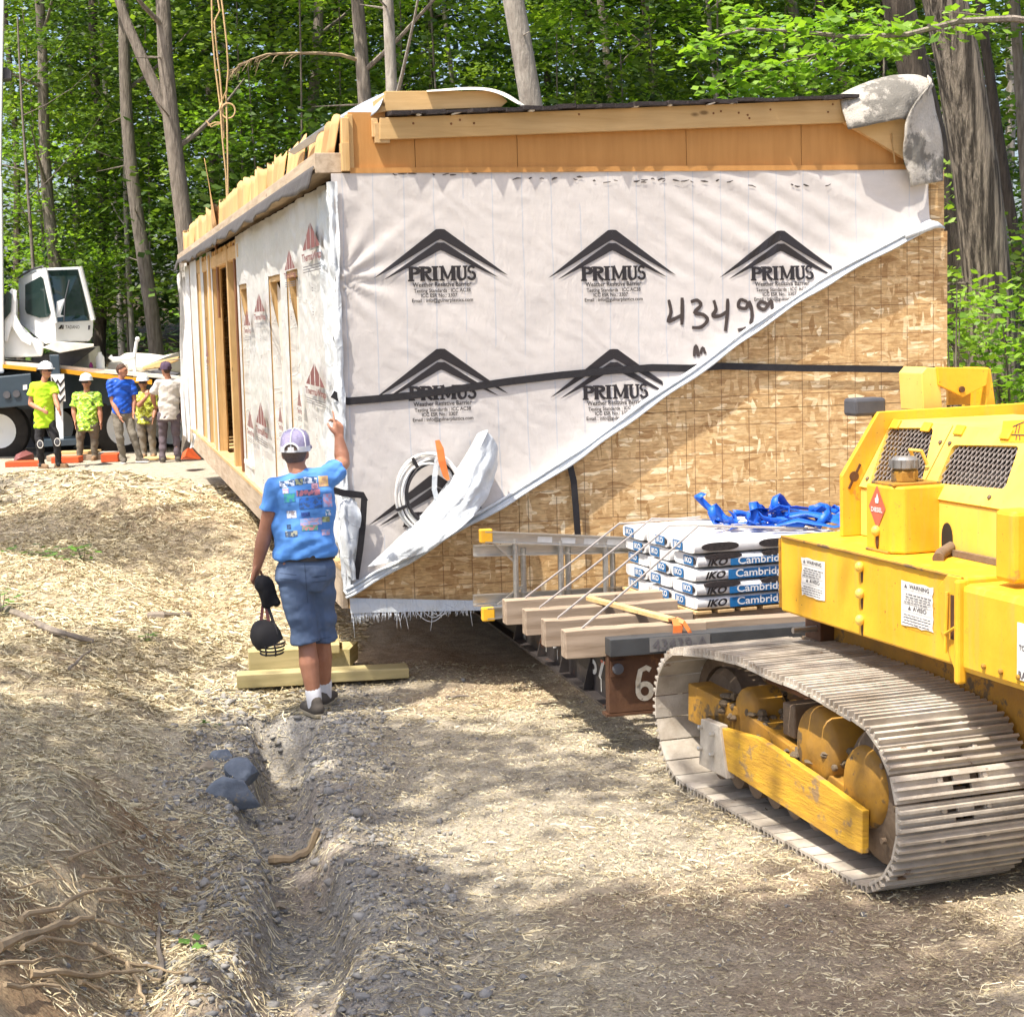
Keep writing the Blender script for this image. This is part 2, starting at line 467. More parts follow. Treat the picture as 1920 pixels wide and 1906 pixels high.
def wrap_mat(name, base, line, glossy=0.45, crease=0.5):
    m, nt, p = new_mat(name)
    p.inputs['Roughness'].default_value = glossy; p.inputs['Specular IOR Level'].default_value = 0.35
    tc = nt.nodes.new('ShaderNodeTexCoord')
    dirt = noise(nt, coords(nt, (1, 1, 3)), 2.5, 6, 0.7)
    rp = ramp(nt, [(0.25, tuple(q * 0.86 for q in base)), (0.65, base)]); nt.links.new(dirt, rp.inputs[0])
    col = rp.outputs[0]
    sx = nt.nodes.new('ShaderNodeSeparateXYZ'); nt.links.new(tc.outputs['Object'], sx.inputs[0])
    wob = math_n(nt, 'MULTIPLY', noise(nt, coords(nt), 1.2, 2), 0.05)
    fr = math_n(nt, 'PINGPONG', math_n(nt, 'ADD', math_n(nt, 'ADD', sx.outputs[0], wob), 20.02), 0.1015)
    ln = math_n(nt, 'MULTIPLY', math_n(nt, 'LESS_THAN', fr, 0.0045), math_n(nt, 'GREATER_THAN', noise(nt, coords(nt, (3, 1, .5)), 2.0, 3), 0.42))
    col = mixc(nt, math_n(nt, 'MULTIPLY', ln, 0.42), col, line)
    # scuffs
    sc = ramp(nt, [(0.66, (0, 0, 0)), (0.78, (1, 1, 1))]); nt.links.new(noise(nt, coords(nt, (4, 1, 1.2)), 7, 6, 0.75), sc.inputs[0])
    col = mixc(nt, math_n(nt, 'MULTIPLY', sc.outputs[0], 0.3), col, (0.35, 0.3, 0.27))
    nt.links.new(col, p.inputs['Base Color'])
    w = nt.nodes.new('ShaderNodeTexWave'); w.inputs['Scale'].default_value = 2.3; w.inputs['Distortion'].default_value = 9; w.inputs['Detail'].default_value = 4; w.inputs['Detail Scale'].default_value = 1.2
    nt.links.new(coords(nt, (1, 1, 1), rot=(0, 0.8, 0)), w.inputs['Vector'])
    n2 = noise(nt, coords(nt, (3, 1, 1)), 9, 5, 0.6)
    vo = nt.nodes.new('ShaderNodeTexVoronoi'); vo.feature = 'DISTANCE_TO_EDGE'; vo.inputs['Scale'].default_value = 5.5
    nd = nt.nodes.new('ShaderNodeTexNoise'); nd.inputs['Scale'].default_value = 4.0
    nt.links.new(tc.outputs['Object'], nd.inputs['Vector'])
    vm = nt.nodes.new('ShaderNodeVectorMath'); vm.operation = 'MULTIPLY_ADD'; vm.inputs[1].default_value = (0.3, 0.3, 0.3)
    nt.links.new(nd.outputs['Color'], vm.inputs[0]); nt.links.new(tc.outputs['Object'], vm.inputs[2]); nt.links.new(vm.outputs[0], vo.inputs['Vector'])
    cr = ramp(nt, [(0.0, (1, 1, 1)), (0.05, (0, 0, 0))]); nt.links.new(vo.outputs['Distance'], cr.inputs[0])
    hh = math_n(nt, 'ADD', math_n(nt, 'MULTIPLY', w.outputs['Fac'], 0.5), math_n(nt, 'ADD', n2, math_n(nt, 'MULTIPLY', cr.outputs[0], 0.06 if crease < 0.5 else 0.22)))
    bump(nt, p, hh, crease, 0.008)
    return m

MT = {}
MT['osb'] = osb_mat('osb')
MT['wrap'] = wrap_mat('house_wrap', (0.60, 0.56, 0.53), (0.35, 0.40, 0.48), 0.5, 0.4)
MT['film'] = wrap_mat('white_film', (0.62, 0.655, 0.68), (0.48, 0.53, 0.58), 0.28, 0.9)
MT['sidewrap'] = wrap_mat('side_wrap', (0.60, 0.595, 0.58), (0.42, 0.45, 0.47), 0.3, 0.8)
MT['ink'] = flat('black_ink', (0.018, 0.014, 0.016), 0.5)
MT['ink_grey'] = flat('grey_ink', (0.12, 0.11, 0.12), 0.6)
MT['ink_brown'] = flat('spray_paint', (0.05, 0.035, 0.03), 0.6)
MT['ink_red'] = flat('dark_red_ink', (0.19, 0.06, 0.055), 0.6)
MT['strap'] = mat('black_webbing', (0.022, 0.02, 0.022), (0.012, 0.01, 0.012), 30, 0.6, bmp=0.3)
MT['pine_x'] = wood('pine_x', (0.68, 0.46, 0.22), (0.56, 0.36, 0.15), 0)
MT['pine_y'] = wood('pine_y', (0.66, 0.46, 0.24), (0.52, 0.33, 0.14), 1)
MT['pine_z'] = wood('pine_z', (0.62, 0.42, 0.2), (0.46, 0.28, 0.11), 2)
MT['darkwood_z'] = wood('dark_post', (0.25, 0.11, 0.045), (0.13, 0.05, 0.02), 2)
MT['board'] = mat('brown_board', (0.50, 0.25, 0.075), (0.42, 0.20, 0.055), 3, 0.75, bmp=0.15, bscale=40, stretch=(6, 1, 0.6))
MT['card'] = mat('cardboard', (0.60, 0.38, 0.17), (0.44, 0.25, 0.1), 3, 0.85, bmp=0.2, bscale=30, stretch=(1, 1, 0.4), rand=0.2)
MT['weathered_x'] = wood('weathered_x', (0.46, 0.36, 0.27), (0.25, 0.18, 0.12), 0)
MT['treated_x'] = wood('treated_plank', (0.50, 0.42, 0.22), (0.34, 0.29, 0.13), 0, knots=False)
MT['plate'] = wood('grey_plate', (0.55, 0.45, 0.34), (0.34, 0.26, 0.18), 1)
MT['flap'] = mat('black_flap', (0.09, 0.08, 0.075), (0.05, 0.043, 0.04), 8, 0.6, bmp=0.4)
MT['shingle'] = mat('roof_shingle', (0.045, 0.035, 0.035), (0.02, 0.016, 0.016), 40, 0.9, bmp=0.6)
MT['felt'] = mat('roofing_felt', (0.50, 0.47, 0.42), (0.40, 0.37, 0.32), 60, 0.95, bmp=0.9, bscale=90, spot=(0.50, (0.17, 0.16, 0.14), 2.2))
MT['underlay'] = mat('roof_underlay', (0.42, 0.47, 0.54), (0.36, 0.41, 0.48), 5, 0.5, bmp=0.1)
MT['interior'] = mat('drywall', (0.52, 0.50, 0.46), (0.46, 0.43, 0.39), 4, 0.9)
MT['plastic'] = mat('translucent_film', (0.70, 0.66, 0.6), (0.58, 0.53, 0.46), 3, 0.35, bmp=0.5, bscale=6, stretch=(1, 3, 0.6))
MT['steel_black'] = mat('rusty_black_steel', (0.05, 0.042, 0.04), (0.028, 0.024, 0.024), 5, 0.55, 0.3, 0.3, 30, spot=(0.6, (0.16, 0.06, 0.025), 5))
MT['steel_rust'] = mat('brown_rusty_steel', (0.13, 0.065, 0.035), (0.075, 0.035, 0.02), 6, 0.6, 0.3, 0.35, 30, spot=(0.62, (0.2, 0.09, 0.04), 9))
MT['steel_grey'] = mat('grey_steel', (0.085, 0.09, 0.095), (0.06, 0.062, 0.066), 6, 0.5, 0.4, 0.15, 40, spot=(0.66, (0.2, 0.11, 0.06), 8))
MT['alu'] = mat('aluminium', (0.62, 0.6, 0.56), (0.48, 0.46, 0.42), 9, 0.35, 0.85, 0.15, 30, stretch=(1, 6, 6))
MT['yellow'] = mat('yellow_paint', (0.80, 0.46, 0.03), (0.68, 0.34, 0.014), 2.6, 0.5, 0, 0.12, 40, spot=(0.64, (0.46, 0.23, 0.04), 9), spec=0.45, streak=(0.62, 0.36, 0.08))
MT['yellow_sunlit'] = mat('sunlit_yellow_paint', (0.80, 0.56, 0.14), (0.74, 0.46, 0.06), 2.2, 0.5, 0, 0.06, 40, spot=(0.64, (0.55, 0.32, 0.07), 6), spec=0.5, streak=(0.66, 0.42, 0.12))  # paler yellow: sunlight on the hood put into the colour, with worn patches
MT['yellow_dirt_shade'] = mat('dirty_shaded_yellow_paint', (0.46, 0.23, 0.018), (0.22, 0.12, 0.03), 5, 0.6, 0, 0.3, 24, spot=(0.56, (0.13, 0.085, 0.04), 5))  # dirt patches on a yellow darkened for the hull's shade below the deck
MT['yellow_wood'] = mat('scuffed_yellow_plank', (0.66, 0.38, 0.03), (0.42, 0.22, 0.03), 4, 0.6, 0, 0.5, 16, stretch=(0.8, 1, 7), spot=(0.57, (0.30, 0.19, 0.09), 7))
MT['tread'] = mat('worn_track_steel', (0.60, 0.55, 0.475), (0.33, 0.28, 0.22), 5, 0.5, 0.15, 0.4, 35, stretch=(1, 1, 1), spot=(0.64, (0.17, 0.10, 0.055), 6), rand=0.14)
MT['tread_dirty'] = mat('muddy_track_steel', (0.22, 0.16, 0.11), (0.1, 0.07, 0.045), 5, 0.75, 0.2, 0.5, 30)
MT['mesh'] = mat('grille_steel', (0.36, 0.32, 0.29), (0.24, 0.2, 0.18), 30, 0.5, 0.5)
MT['dark'] = mat('dark_recess', (0.02, 0.018, 0.016), (0.012, 0.01, 0.01), 8, 0.8)
MT['plastic_grey'] = mat('dark_grey_plastic', (0.09, 0.09, 0.1), (0.06, 0.06, 0.068), 8, 0.5)
MT['sticker'] = mat('white_sticker', (0.78, 0.77, 0.74), (0.66, 0.64, 0.6), 18, 0.45)
MT['red'] = flat('red_label', (0.56, 0.13, 0.07), 0.5)
MT['orange'] = mat('orange_paint', (0.62, 0.10, 0.02), (0.42, 0.07, 0.02), 5, 0.6, 0, 0.2, 30, spot=(0.64, (0.28, 0.16, 0.1), 6))
MT['orange_tie'] = flat('orange_ribbon', (0.85, 0.22, 0.05), 0.5)
MT['blue'] = mat('blue_webbing', (0.01, 0.13, 0.62), (0.006, 0.07, 0.42), 7, 0.45, 0, 0.3, 60)
MT['cord'] = mat('grey_strapping', (0.50, 0.46, 0.42), (0.4, 0.36, 0.33), 20, 0.5)
MT['rope'] = mat('tan_rope', (0.60, 0.42, 0.22), (0.42, 0.28, 0.13), 40, 0.9, bmp=0.5)
MT['pipe_white'] = mat('white_tubing', (0.76, 0.75, 0.72), (0.66, 0.64, 0.6), 10, 0.4)
MT['bag'] = mat('white_shingle_wrapper', (0.78, 0.78, 0.78), (0.66, 0.66, 0.66), 6, 0.3, 0, 0.5, 14)
MT['bag_blue'] = mat('blue_print', (0.02, 0.16, 0.40), (0.015, 0.11, 0.3), 8, 0.35)
MT['white_print'] = flat('white_print', (0.8, 0.8, 0.8), 0.5)
MT['white'] = mat('crane_white_paint', (0.78, 0.80, 0.80), (0.72, 0.73, 0.72), 2, 0.3, 0, 0.03, 20, spec=0.55)
MT['white_dirty'] = mat('off_white_sheet', (0.76, 0.72, 0.64), (0.6, 0.55, 0.46), 5, 0.7, 0, 0.4, 12)
MT['slate'] = mat('slate_grey_paint', (0.035, 0.055, 0.075), (0.028, 0.044, 0.06), 4, 0.4)
MT['stripe'] = mat('amber_reflector', (0.80, 0.36, 0.02), (0.68, 0.28, 0.015), 9, 0.35)
MT['rubber'] = mat('tyre_rubber', (0.022, 0.02, 0.019), (0.04, 0.034, 0.03), 6, 0.8, 0, 0.3, 30)
def glass_mat():
    m, nt, p = new_mat('tinted_glass')
    p.inputs['Base Color'].default_value = (0.012, 0.028, 0.025, 1); p.inputs['Roughness'].default_value = 0.04
    p.inputs['Specular IOR Level'].default_value = 0.8
    n = noise(nt, coords(nt), 0.8, 2); bump(nt, p, n, 0.08, 0.02)
    return m
MT['glass'] = glass_mat()
MT['skin'] = mat('skin', (0.44, 0.21, 0.13), (0.36, 0.155, 0.09), 14, 0.5, 0, 0.1, 60)
MT['skin_tan'] = mat('tanned_skin', (0.42, 0.20, 0.125), (0.34, 0.15, 0.085), 14, 0.5, 0, 0.1, 60)
MT['hair'] = mat('short_brown_hair', (0.075, 0.035, 0.02), (0.04, 0.02, 0.012), 60, 0.7, 0, 0.5, 120)
# ------------------------------------------------------------------ text and print helpers
_TG = {}
def text_geo(s, size, bold=0.0, align='CENTER'):
    """outline of a word as a flat mesh, from the built-in font"""
    if (s, bold) not in _TG:
        cu = bpy.data.curves.new('t', 'FONT')
        cu.body = s; cu.size = 1.0; cu.align_x = align; cu.align_y = 'CENTER'; cu.offset = bold
        cu.resolution_u = 3
        o = bpy.data.objects.new('t', cu)
        me = o.to_mesh()
        _TG[(s, bold)] = ([(p.co.x, p.co.y) for p in me.vertices], [tuple(p.vertices) for p in me.polygons])
        o.to_mesh_clear(); bpy.data.objects.remove(o); bpy.data.curves.remove(cu)
    v, f = _TG[(s, bold)]
    return [(x * size, y * size) for x, y in v], f
class Print:
    """flat print collected in 2D (x, y, layer), mapped onto a surface at the end"""
    def __init__(self):
        self.v, self.f, self.k = [], [], 0
    def add(self, v, f):
        n = len(self.v); self.k += 1
        self.v += [(p[0], p[1], self.k * 0.00012) for p in v]; self.f += [tuple(i + n for i in q) for q in f]
    def text(self, s, x, y, size, bold=0.0, wide=None):
        v, f = text_geo(s, size, bold)
        if wide:
            w = max(p[0] for p in v) - min(p[0] for p in v); c = (max(p[0] for p in v) + min(p[0] for p in v)) / 2
            v = [((p[0] - c) * wide / w, p[1]) for p in v]
        self.add([(p[0] + x, p[1] + y) for p in v], f)
    def stroke(self, pts, w, closed=False):
        n = len(pts); L = []; ws = w if isinstance(w, list) else [w] * n
        for i in range(n):
            a = pts[i - 1] if (i > 0 or closed) else pts[i]; b = pts[(i + 1) % n] if (i < n - 1 or closed) else pts[i]
            dx, dy = b[0] - a[0], b[1] - a[1]; l = math.hypot(dx, dy) or 1
            nx, ny = -dy / l * ws[i] / 2, dx / l * ws[i] / 2
            L += [(pts[i][0] + nx, pts[i][1] + ny), (pts[i][0] - nx, pts[i][1] - ny)]
        m = n if closed else n - 1
        self.add(L, [(2 * i, 2 * i + 1, (2 * i + 3) % (2 * n), (2 * i + 2) % (2 * n)) for i in range(m)])
    def rect(self, x0, y0, x1, y1):
        self.add([(x0, y0), (x1, y0), (x1, y1), (x0, y1)], [(0, 1, 2, 3)])
    def build(self, name, m, parent, fn, keep=None):
        mb = MB()
        fs = self.f if keep is None else [q for q in self.f if all(keep(self.v[i][0], self.v[i][1]) for i in q)]
        mb.v = [tuple(fn(p[0], p[1], p[2])) for p in self.v]; mb.f = fs
        if not fs:
            return None
        return mb.build(name, m, parent)
def arc(cx, cy, rx, ry, a0, a1, n=14):
    return [(cx + rx * math.cos(R(a0 + (a1 - a0) * i / n)), cy + ry * math.sin(R(a0 + (a1 - a0) * i / n))) for i in range(n + 1)]
def primus(pr, cx, cy, W, H):
    """bold slab-serif word"""
    s = W / 114.0; h = H
    def st(x, w=8.0):            # stem with slab serifs
        pr.rect(cx + (x - w / 2) * s, cy, cx + (x + w / 2) * s, cy + h)
    def serif(x, y, w=12, t=3.0):
        pr.rect(cx + (x - w / 2) * s, cy + y * h - (t * s if y > 0.5 else 0), cx + (x + w / 2) * s, cy + y * h + (0 if y > 0.5 else t * s))
    def bowl(x0, y0, y1, rx, w=5.6):
        yc = cy + (y0 + y1) / 2 * h; ry = (y1 - y0) / 2 * h - w * s / 2
        pts = [(cx + x0 * s, yc + ry)] + arc(cx + (x0 + 4) * s, yc, rx * s, ry, 90, -90) + [(cx + x0 * s, yc - ry)]
        ws = [w * s * 0.8] + [w * s * (0.8 + 0.6 * math.sin(math.pi * i / 14)) for i in range(15)] + [w * s * 0.8]
        pr.stroke(pts, ws)
    st(-50); serif(-51, 1); serif(-50, 0); bowl(-48, 0.42, 1.0, 8.5)
    st(-28); serif(-29, 1); serif(-28, 0, 9); bowl(-26, 0.48, 1.0, 8)
    pr.stroke([(cx - 22 * s, cy + 0.5 * h), (cx - 17 * s, cy + 0.2 * h), (cx - 11 * s, cy + 0.04 * h)], 5.6 * s)
    st(-4); serif(-4, 1, 13); serif(-4, 0, 13)
    st(9, 4.5); st(31); serif(8, 1, 9); serif(9, 0, 10); serif(32, 1, 9); serif(31, 0, 11)
    pr.stroke([(cx + 9 * s, cy + h), (cx + 20 * s, cy + 0.12 * h)], [6.5 * s, 4 * s]); pr.stroke([(cx + 20 * s, cy + 0.12 * h), (cx + 31 * s, cy + h)], 3.6 * s)
    pr.stroke([(cx + 41 * s, cy + h)] + arc(cx + 47.5 * s, cy + 0.3 * h, 6.5 * s, 0.24 * h, 180, 360, 10) + [(cx + 54 * s, cy + h)], [6.4 * s] * 6 + [4.5 * s] * 7)
    serif(41, 1, 10); serif(54, 1, 9)
    pr.stroke(arc(cx + 66 * s, cy + 0.74 * h, 5.6 * s, 0.2 * h, 20, 265, 12) , 4.6 * s)
    pr.stroke(arc(cx + 66 * s, cy + 0.3 * h, 6.4 * s, 0.24 * h, 88, -170, 12), 5.2 * s)

# ------------------------------------------------------------------ the house section
MC = at(655, 1145, 11.75)
ang = math.atan2(0.234, 0.972)
MF = Matrix.Translation((MC.x, MC.y, 0)) @ Matrix.Rotation(ang, 4, 'Z')
MI = MF.inverted()
MUX = (MF.to_3x3() @ Vector((1, 0, 0))); MVX = (MF.to_3x3() @ Vector((0, 1, 0)))
def W(x, y, v=0.0):                 # end-wall plane -> (u, z)
    p = MI @ on_plane(x, y, MF @ Vector((0, v, 0)), MVX)
    return p.x, p.z
def S(x, y, u=0.0):                 # side-wall plane -> (v, z)
    p = MI @ on_plane(x, y, MF @ Vector((u, 0, 0)), MUX)
    return p.y, p.z
def ML(x, y, Y):                    # pixel at world depth -> module coordinates
    return MI @ at(x, y, Y)
LEN, WID, ZB, ZT = 17.0, 4.42, 0.56, 3.46
house = thing('modular_house', 'half-built modular house section wrapped in white sheeting with PRIMUS logos, on trailer', 'house', frame=MF)

# floor, hidden walls and deck
fl = MB(); fl.span((0.05, 0.05, ZB + 0.03), (WID - 0.02, LEN, ZB + 0.27)); fl.build('floor_deck', MT['pine_x'], house)
MB().span((WID - 0.12, 0.05, ZB + 0.27), (WID, LEN, ZT)).build('rear_wall', MT['osb'], house)
MB().span((0.02, LEN - 0.12, ZB + 0.27), (WID - 0.12, LEN, ZT)).build('far_end_wall', MT['osb'], house)
MB().span((0.1, 0.05, ZT - 0.12), (WID - 0.12, LEN - 0.12, ZT - 0.02)).build('ceiling_panel', MT['interior'], house)
MB().span((1.9, 0.05, ZB + 0.27), (2.0, LEN - 0.12, ZT - 0.12)).build('partition_wall', MT['interior'], house)
# rim joists along the foot of the long side
v0 = 0.0
for k, vv in enumerate((4.9, 9.8, 13.6, LEN)):
    MB().span((-0.045, v0 + 0.004, ZB), (-0.003, vv, ZB + 0.26)).build('rim_joist', MT['plate'], house, bevel=0.004)
    MB().span((-0.05, v0 + 0.01, ZB + 0.262), (0.09, vv, ZB + 0.30)).build('sole_plate', MT['pine_y'], house, bevel=0.003)
    v0 = vv
MB().span((0.0, -0.001, ZB), (0.045, 0.04, ZB + 0.3)).build('corner_block', MT['pine_z'], house)

# end wall: OSB sheets, each 4 ft wide, in two rows
def osb_sheet(u0, u1, z0, z1, name='osb_panel'):
    MB().span((u0 + 0.002, 0.004, z0 + 0.002), (u1 - 0.002, 0.045, z1 - 0.002)).build(name, MT['osb'], house)
for (a, b, c, d) in ((0, 1.2, ZB, 1.80), (1.2, 2.42, ZB, 1.80), (2.42, 3.64, ZB, 1.80), (3.64, WID, ZB, 1.80),
                     (0, 0.6, 1.80, ZT), (0.6, 1.82, 1.80, ZT), (1.82, 3.04, 1.80, ZT), (3.04, 4.2, 1.80, 3.02), (3.04, 4.2, 3.02, ZT)):
    osb_sheet(a, b, c, d)
MB().span((4.2, 0.0, 1.80), (WID, 0.045, 3.02)).build('osb_panel', MT['osb'], house)

# the sheet: its lower edge runs up diagonally to the right
EDGE = [W(*p) for p in ((655, 1112), (700, 1078), (760, 1050), (830, 1000), (905, 962), (1000, 905), (1090, 845), (1200, 765), (1340, 668), (1440, 594), (1530, 535), (1640, 472), (1735, 425))]
EU = np.array([p[0] for p in EDGE]); EZ = np.array([p[1] for p in EDGE])
EU[0] = -0.02
UR = 4.26
def zlo(u):
    return float(np.interp(u, EU, EZ))
PINCH = W(648, 520)
def bulge(u, z):
    """how far the sheet stands off the wall"""
    d = 0.018 + 0.010 * float(fbm(u * 1.7, z * 1.7, 5, 3))
    e = z - zlo(u)
    d += 0.035 * math.exp(-max(e, 0) / 0.11) * (0.6 + 0.8 * (float(vnoise(u * 3.1, 1.0, 8)) + 0.5))
    # tension folds running from the left corner
    dx, dz = u - PINCH[0] + 0.05, z - PINCH[1]
    rr = math.hypot(dx, dz); th = math.atan2(dz, dx)
    d += 0.02 * math.exp(-rr / 0.22) * math.sin(th * 13 + 1.0)
    d += 0.010 * math.exp(-((dz - dx * 0.72) / 0.035) ** 2) * math.exp(-rr / 0.45)
    # crumpled left edge
    d += 0.03 * math.exp(-u / 0.06) * float(fbm(u * 14, z * 7, 21, 3))
    # diagonal folds top right
    t = (u - 2.4) * 0.55 + (z - 3.0)
    d += 0.004 * math.sin(t * 34 + 3 * float(vnoise(u * 2, z * 2, 31))) * math.exp(-((u - 3.0) / 0.8) ** 2) * smooth01((z - 2.5) / 0.4)
    return d
wr = MB()
def wf(i, j):
    u = -0.02 + (UR + 0.02) * i
    a = zlo(u); z = a + (ZT - 0.005 - a) * j
    return (u, -bulge(u, z), z)
wr.grid(210, 110, wf)
wrap = wr.build('house_wrap', MT['wrap'], house, smooth=180)
def on_wrap(u, z, k=0.0):
    return (u, -bulge(u, z) - 0.0045 - k, z)
def in_wrap(u, z):
    return z > zlo(u) + 0.03 and u < UR
# hem: the sheet rolled up along the diagonal
hem = MB()
for j, (off, rad, seed) in enumerate(((0.0, 0.022, 1), (0.032, 0.014, 2), (-0.018, 0.014, 3))):
    pts, rs = [], []
    for i in range(90):
        u = -0.03 + (UR + 0.03) * i / 89
        z = zlo(u) + off + 0.006 * math.sin(i * 0.21 * (j + 1) + seed)
        pts.append((u, -0.045 - 0.018 * (0.5 + float(vnoise(u * 3.1, 1.0, 8))) - 0.008 * j, z)); rs.append(rad * (0.7 + 0.6 * (0.5 + float(vnoise(u * 5, seed, 4)))))
    hem.tube(pts, rs, 9, 0.6)
hem.build('rolled_hem', MT['film'], wrap, smooth=180)
tip = MB(); a = W(1735, 425); tip.tube([(a[0] - 0.2, -0.07, a[1] - 0.06), (a[0], -0.1, a[1] + 0.01), (a[0] + 0.06, -0.07, a[1] + 0.01), (a[0] + 0.13, -0.03, a[1] - 0.01)], [0.035, 0.04, 0.03, 0.012], 10, 0.6)
tip.build('gathered_corner', MT['film'], wrap, smooth=180)
# caulk smears near the head of the sheet
pr = Print()
for (x0, x1, y) in ((735, 900, 328), (960, 1075, 336), (1080, 1100, 334), (1110, 1370, 340), (1200, 1240, 336), (1480, 1560, 348), (1400, 1420, 350)):
    x = x0
    while x < x1:
        l = rng.uniform(4, 18); a = W(x, y + rng.uniform(-3, 3)); b = W(x + l, y + rng.uniform(-3, 3))
        pr.stroke([a, ((a[0] + b[0]) / 2, (a[1] + b[1]) / 2 + rng.uniform(-.006, .006)), b], [rng.uniform(.004, .009), rng.uniform(.006, .014), .004]); x += l + rng.choice((2, 6, 14, 30))
tag(pr.build('caulk_smear', MT['ink_brown'], wrap, on_wrap), kind='stuff')
# printed logos
PX = 0.00362
def logo(px, py, tilt=0.0):
    cu_, cz_ = W(px, py)
    pr = Print()
    def T(x, y):
        return (cu_ + x * PX, cz_ - (y + tilt * x) * PX)
    for sgn in (-1, 1):
        n = 16
        for (x0, yt0, yb0, x1, y1) in ((0, -69, -50, 127, 19), (0, -44, -30, 108, 22)):
            P = []
            for i in range(n + 1):
                t = i / n; xx = x1 * t
                flat_ = min(xx / 9.0, 1.0)
                yt = yt0 + max(0.0, xx - 7) / (x1 - 7) * (y1 - yt0)
                th = (yb0 - yt0) * (1 - t) ** 0.8
                yb = yt + th + (4 * min(xx, 8) / 8 if i else 0) * (1 - t)
                P.append((T(sgn * xx, yt), T(sgn * xx, yb)))
            v = [q for pq in P for q in pq]
            pr.add(v, [(2 * i, 2 * i + 1, 2 * i + 3, 2 * i + 2) for i in range(n)])
    x, y = T(-8, 26); primus(pr, x, y, 112 * PX, 27 * PX)
    pr.build('printed_logo', MT['ink'], wrap, on_wrap, in_wrap)
    tx = Print()
    for s, dy, w in (('Weather Resistive Barrier', 33, 111), ('Testing Standards : ICC AC38', 44, 107), ('ICC ESR No.: 3307', 53, 68), ('Email : info@gulnarplastics.com', 62, 115)):
        x, y = T(1 if w > 70 else -5, dy); tx.text(s, x, y, (11.5 if dy == 33 else 9.5) * PX, 0.016, w * PX)
    tx.build('printed_lettering', MT['ink'], wrap, on_wrap, in_wrap)
for p in ((826, 500), (1147, 500), (1462, 500), (827, 723), (1150, 722), (815, 958)):
    logo(*p, tilt=0.0)
# sprayed number
pr = Print()
def SP(pts, w=0.05):
    q = [W(*p) for p in pts]
    # resample smoothly
    out = []
    for i in range(len(q) - 1):
        a, b, c, d = q[max(i - 1, 0)], q[i], q[i + 1], q[min(i + 2, len(q) - 1)]
        for t in (0, .25, .5, .75):
            out.append(tuple(0.5 * (2 * b[k] + (c[k] - a[k]) * t + (2 * a[k] - 5 * b[k] + 4 * c[k] - d[k]) * t * t + (3 * b[k] - a[k] - 3 * c[k] + d[k]) * t ** 3) for k in (0, 1)))
    out.append(q[-1]); n = len(out)
    pr.stroke(out, [w * (0.55 + 0.45 * math.sin(math.pi * (0.15 + 0.7 * i / n))) * rng.uniform(0.9, 1.1) for i in range(n)])
SP([(1252, 562), (1256, 585), (1251, 602), (1262, 598), (1278, 590)], 0.027); SP([(1277, 558), (1277, 585), (1276, 609)], 0.027)
SP([(1293, 566), (1305, 563), (1312, 572), (1300, 586), (1316, 590), (1324, 600), (1312, 613), (1295, 614)], 0.027)
SP([(1336, 563), (1340, 580), (1334, 592), (1348, 592), (1360, 584)], 0.027); SP([(1362, 560), (1361, 590), (1357, 621)], 0.027)
SP([(1398, 566), (1386, 562), (1382, 575), (1396, 578), (1402, 566), (1407, 590), (1400, 612), (1380, 619)], 0.026)
SP([(1436, 570), (1424, 566), (1418, 574), (1430, 580), (1442, 564), (1443, 580), (1440, 588)], 0.026)
SP([(1298, 668), (1302, 648), (1306, 668)], 0.026); SP([(1310, 664), (1314, 652), (1319, 663)], 0.022)
pr.build('sprayed_number', MT['ink_brown'], wrap, on_wrap, in_wrap)
# loose flap standing off the sheet, lower left
def bez_patch(name, C, m, parent, nu=24, nv=14, tofn=None, solid=0.0, wob=0.0, seed=3):
    C = [[Vector(p) for p in row] for row in C]
    def bern(n, i, t):
        return math.comb(n, i) * t ** i * (1 - t) ** (n - i)
    mb = MB()
    def fn(a, b):
        q = Vector((0, 0, 0))
        for i, row in enumerate(C):
            for j, p in enumerate(row):
                q += p * (bern(len(C) - 1, i, b) * bern(len(row) - 1, j, a))
        if wob:
            k = wob * float(fbm(a * 4 + seed, b * 4, seed, 3)); q = q + Vector((k * 0.4, -k, k * 0.3))
        return q
    mb.grid(nu, nv, fn)
    return mb.build(name, m, parent, smooth=180, solid=solid)
def CP(rows):
    return [[ML(x, y, Y) for x, y, Y in row] for row in rows]
bez_patch('loose_flap', CP([[(690, 1062, 11.68), (745, 1050, 11.6), (800, 1042, 11.5), (836, 1012, 11.5)],
                            [(745, 1005, 11.75), (790, 1010, 11.4), (845, 990, 11.4), (880, 975, 11.5)],
                            [(830, 940, 11.8), (848, 935, 11.45), (905, 925, 11.5), (932, 935, 11.75)],
                            [(898, 812, 11.86), (908, 802, 11.7), (926, 806, 11.75), (936, 868, 11.9)]]), MT['film'], wrap, 26, 30, wob=0.05)
# foot of the sheet and its frayed fringe
ft = MB()
def ff(i, j):
    u, _ = W(655 + 315 * i, 1145); _, z = W(655 + 315 * i, 1147 - 7 * i)
    z = z + (0.10 * (1 - 0.45 * i)) * j
    return (u, -0.03 - 0.012 * float(fbm(u * 9, z * 12, 9, 3)) - 0.02 * (1 - j), z)
ft.grid(60, 6, ff)
ft.build('sheet_foot', MT['film'], wrap, smooth=180)
fr = MB()
for k in range(150):
    i = rng.random() ** 1.6; u, z = W(657 + 300 * i, 1148 - 6 * i)
    l = rng.uniform(0.015, 0.06) * (1.3 - i) + (0.09 if rng.random() < 0.04 else 0)
    dx = rng.uniform(-.02, .02)
    fr.ribbon([(u, -0.04, z + 0.01), (u + dx * .5, -0.05, z - l * .5), (u + dx, -0.045, z - l)], [rng.uniform(.003, .008), .004, .002], (1, 0, 0))
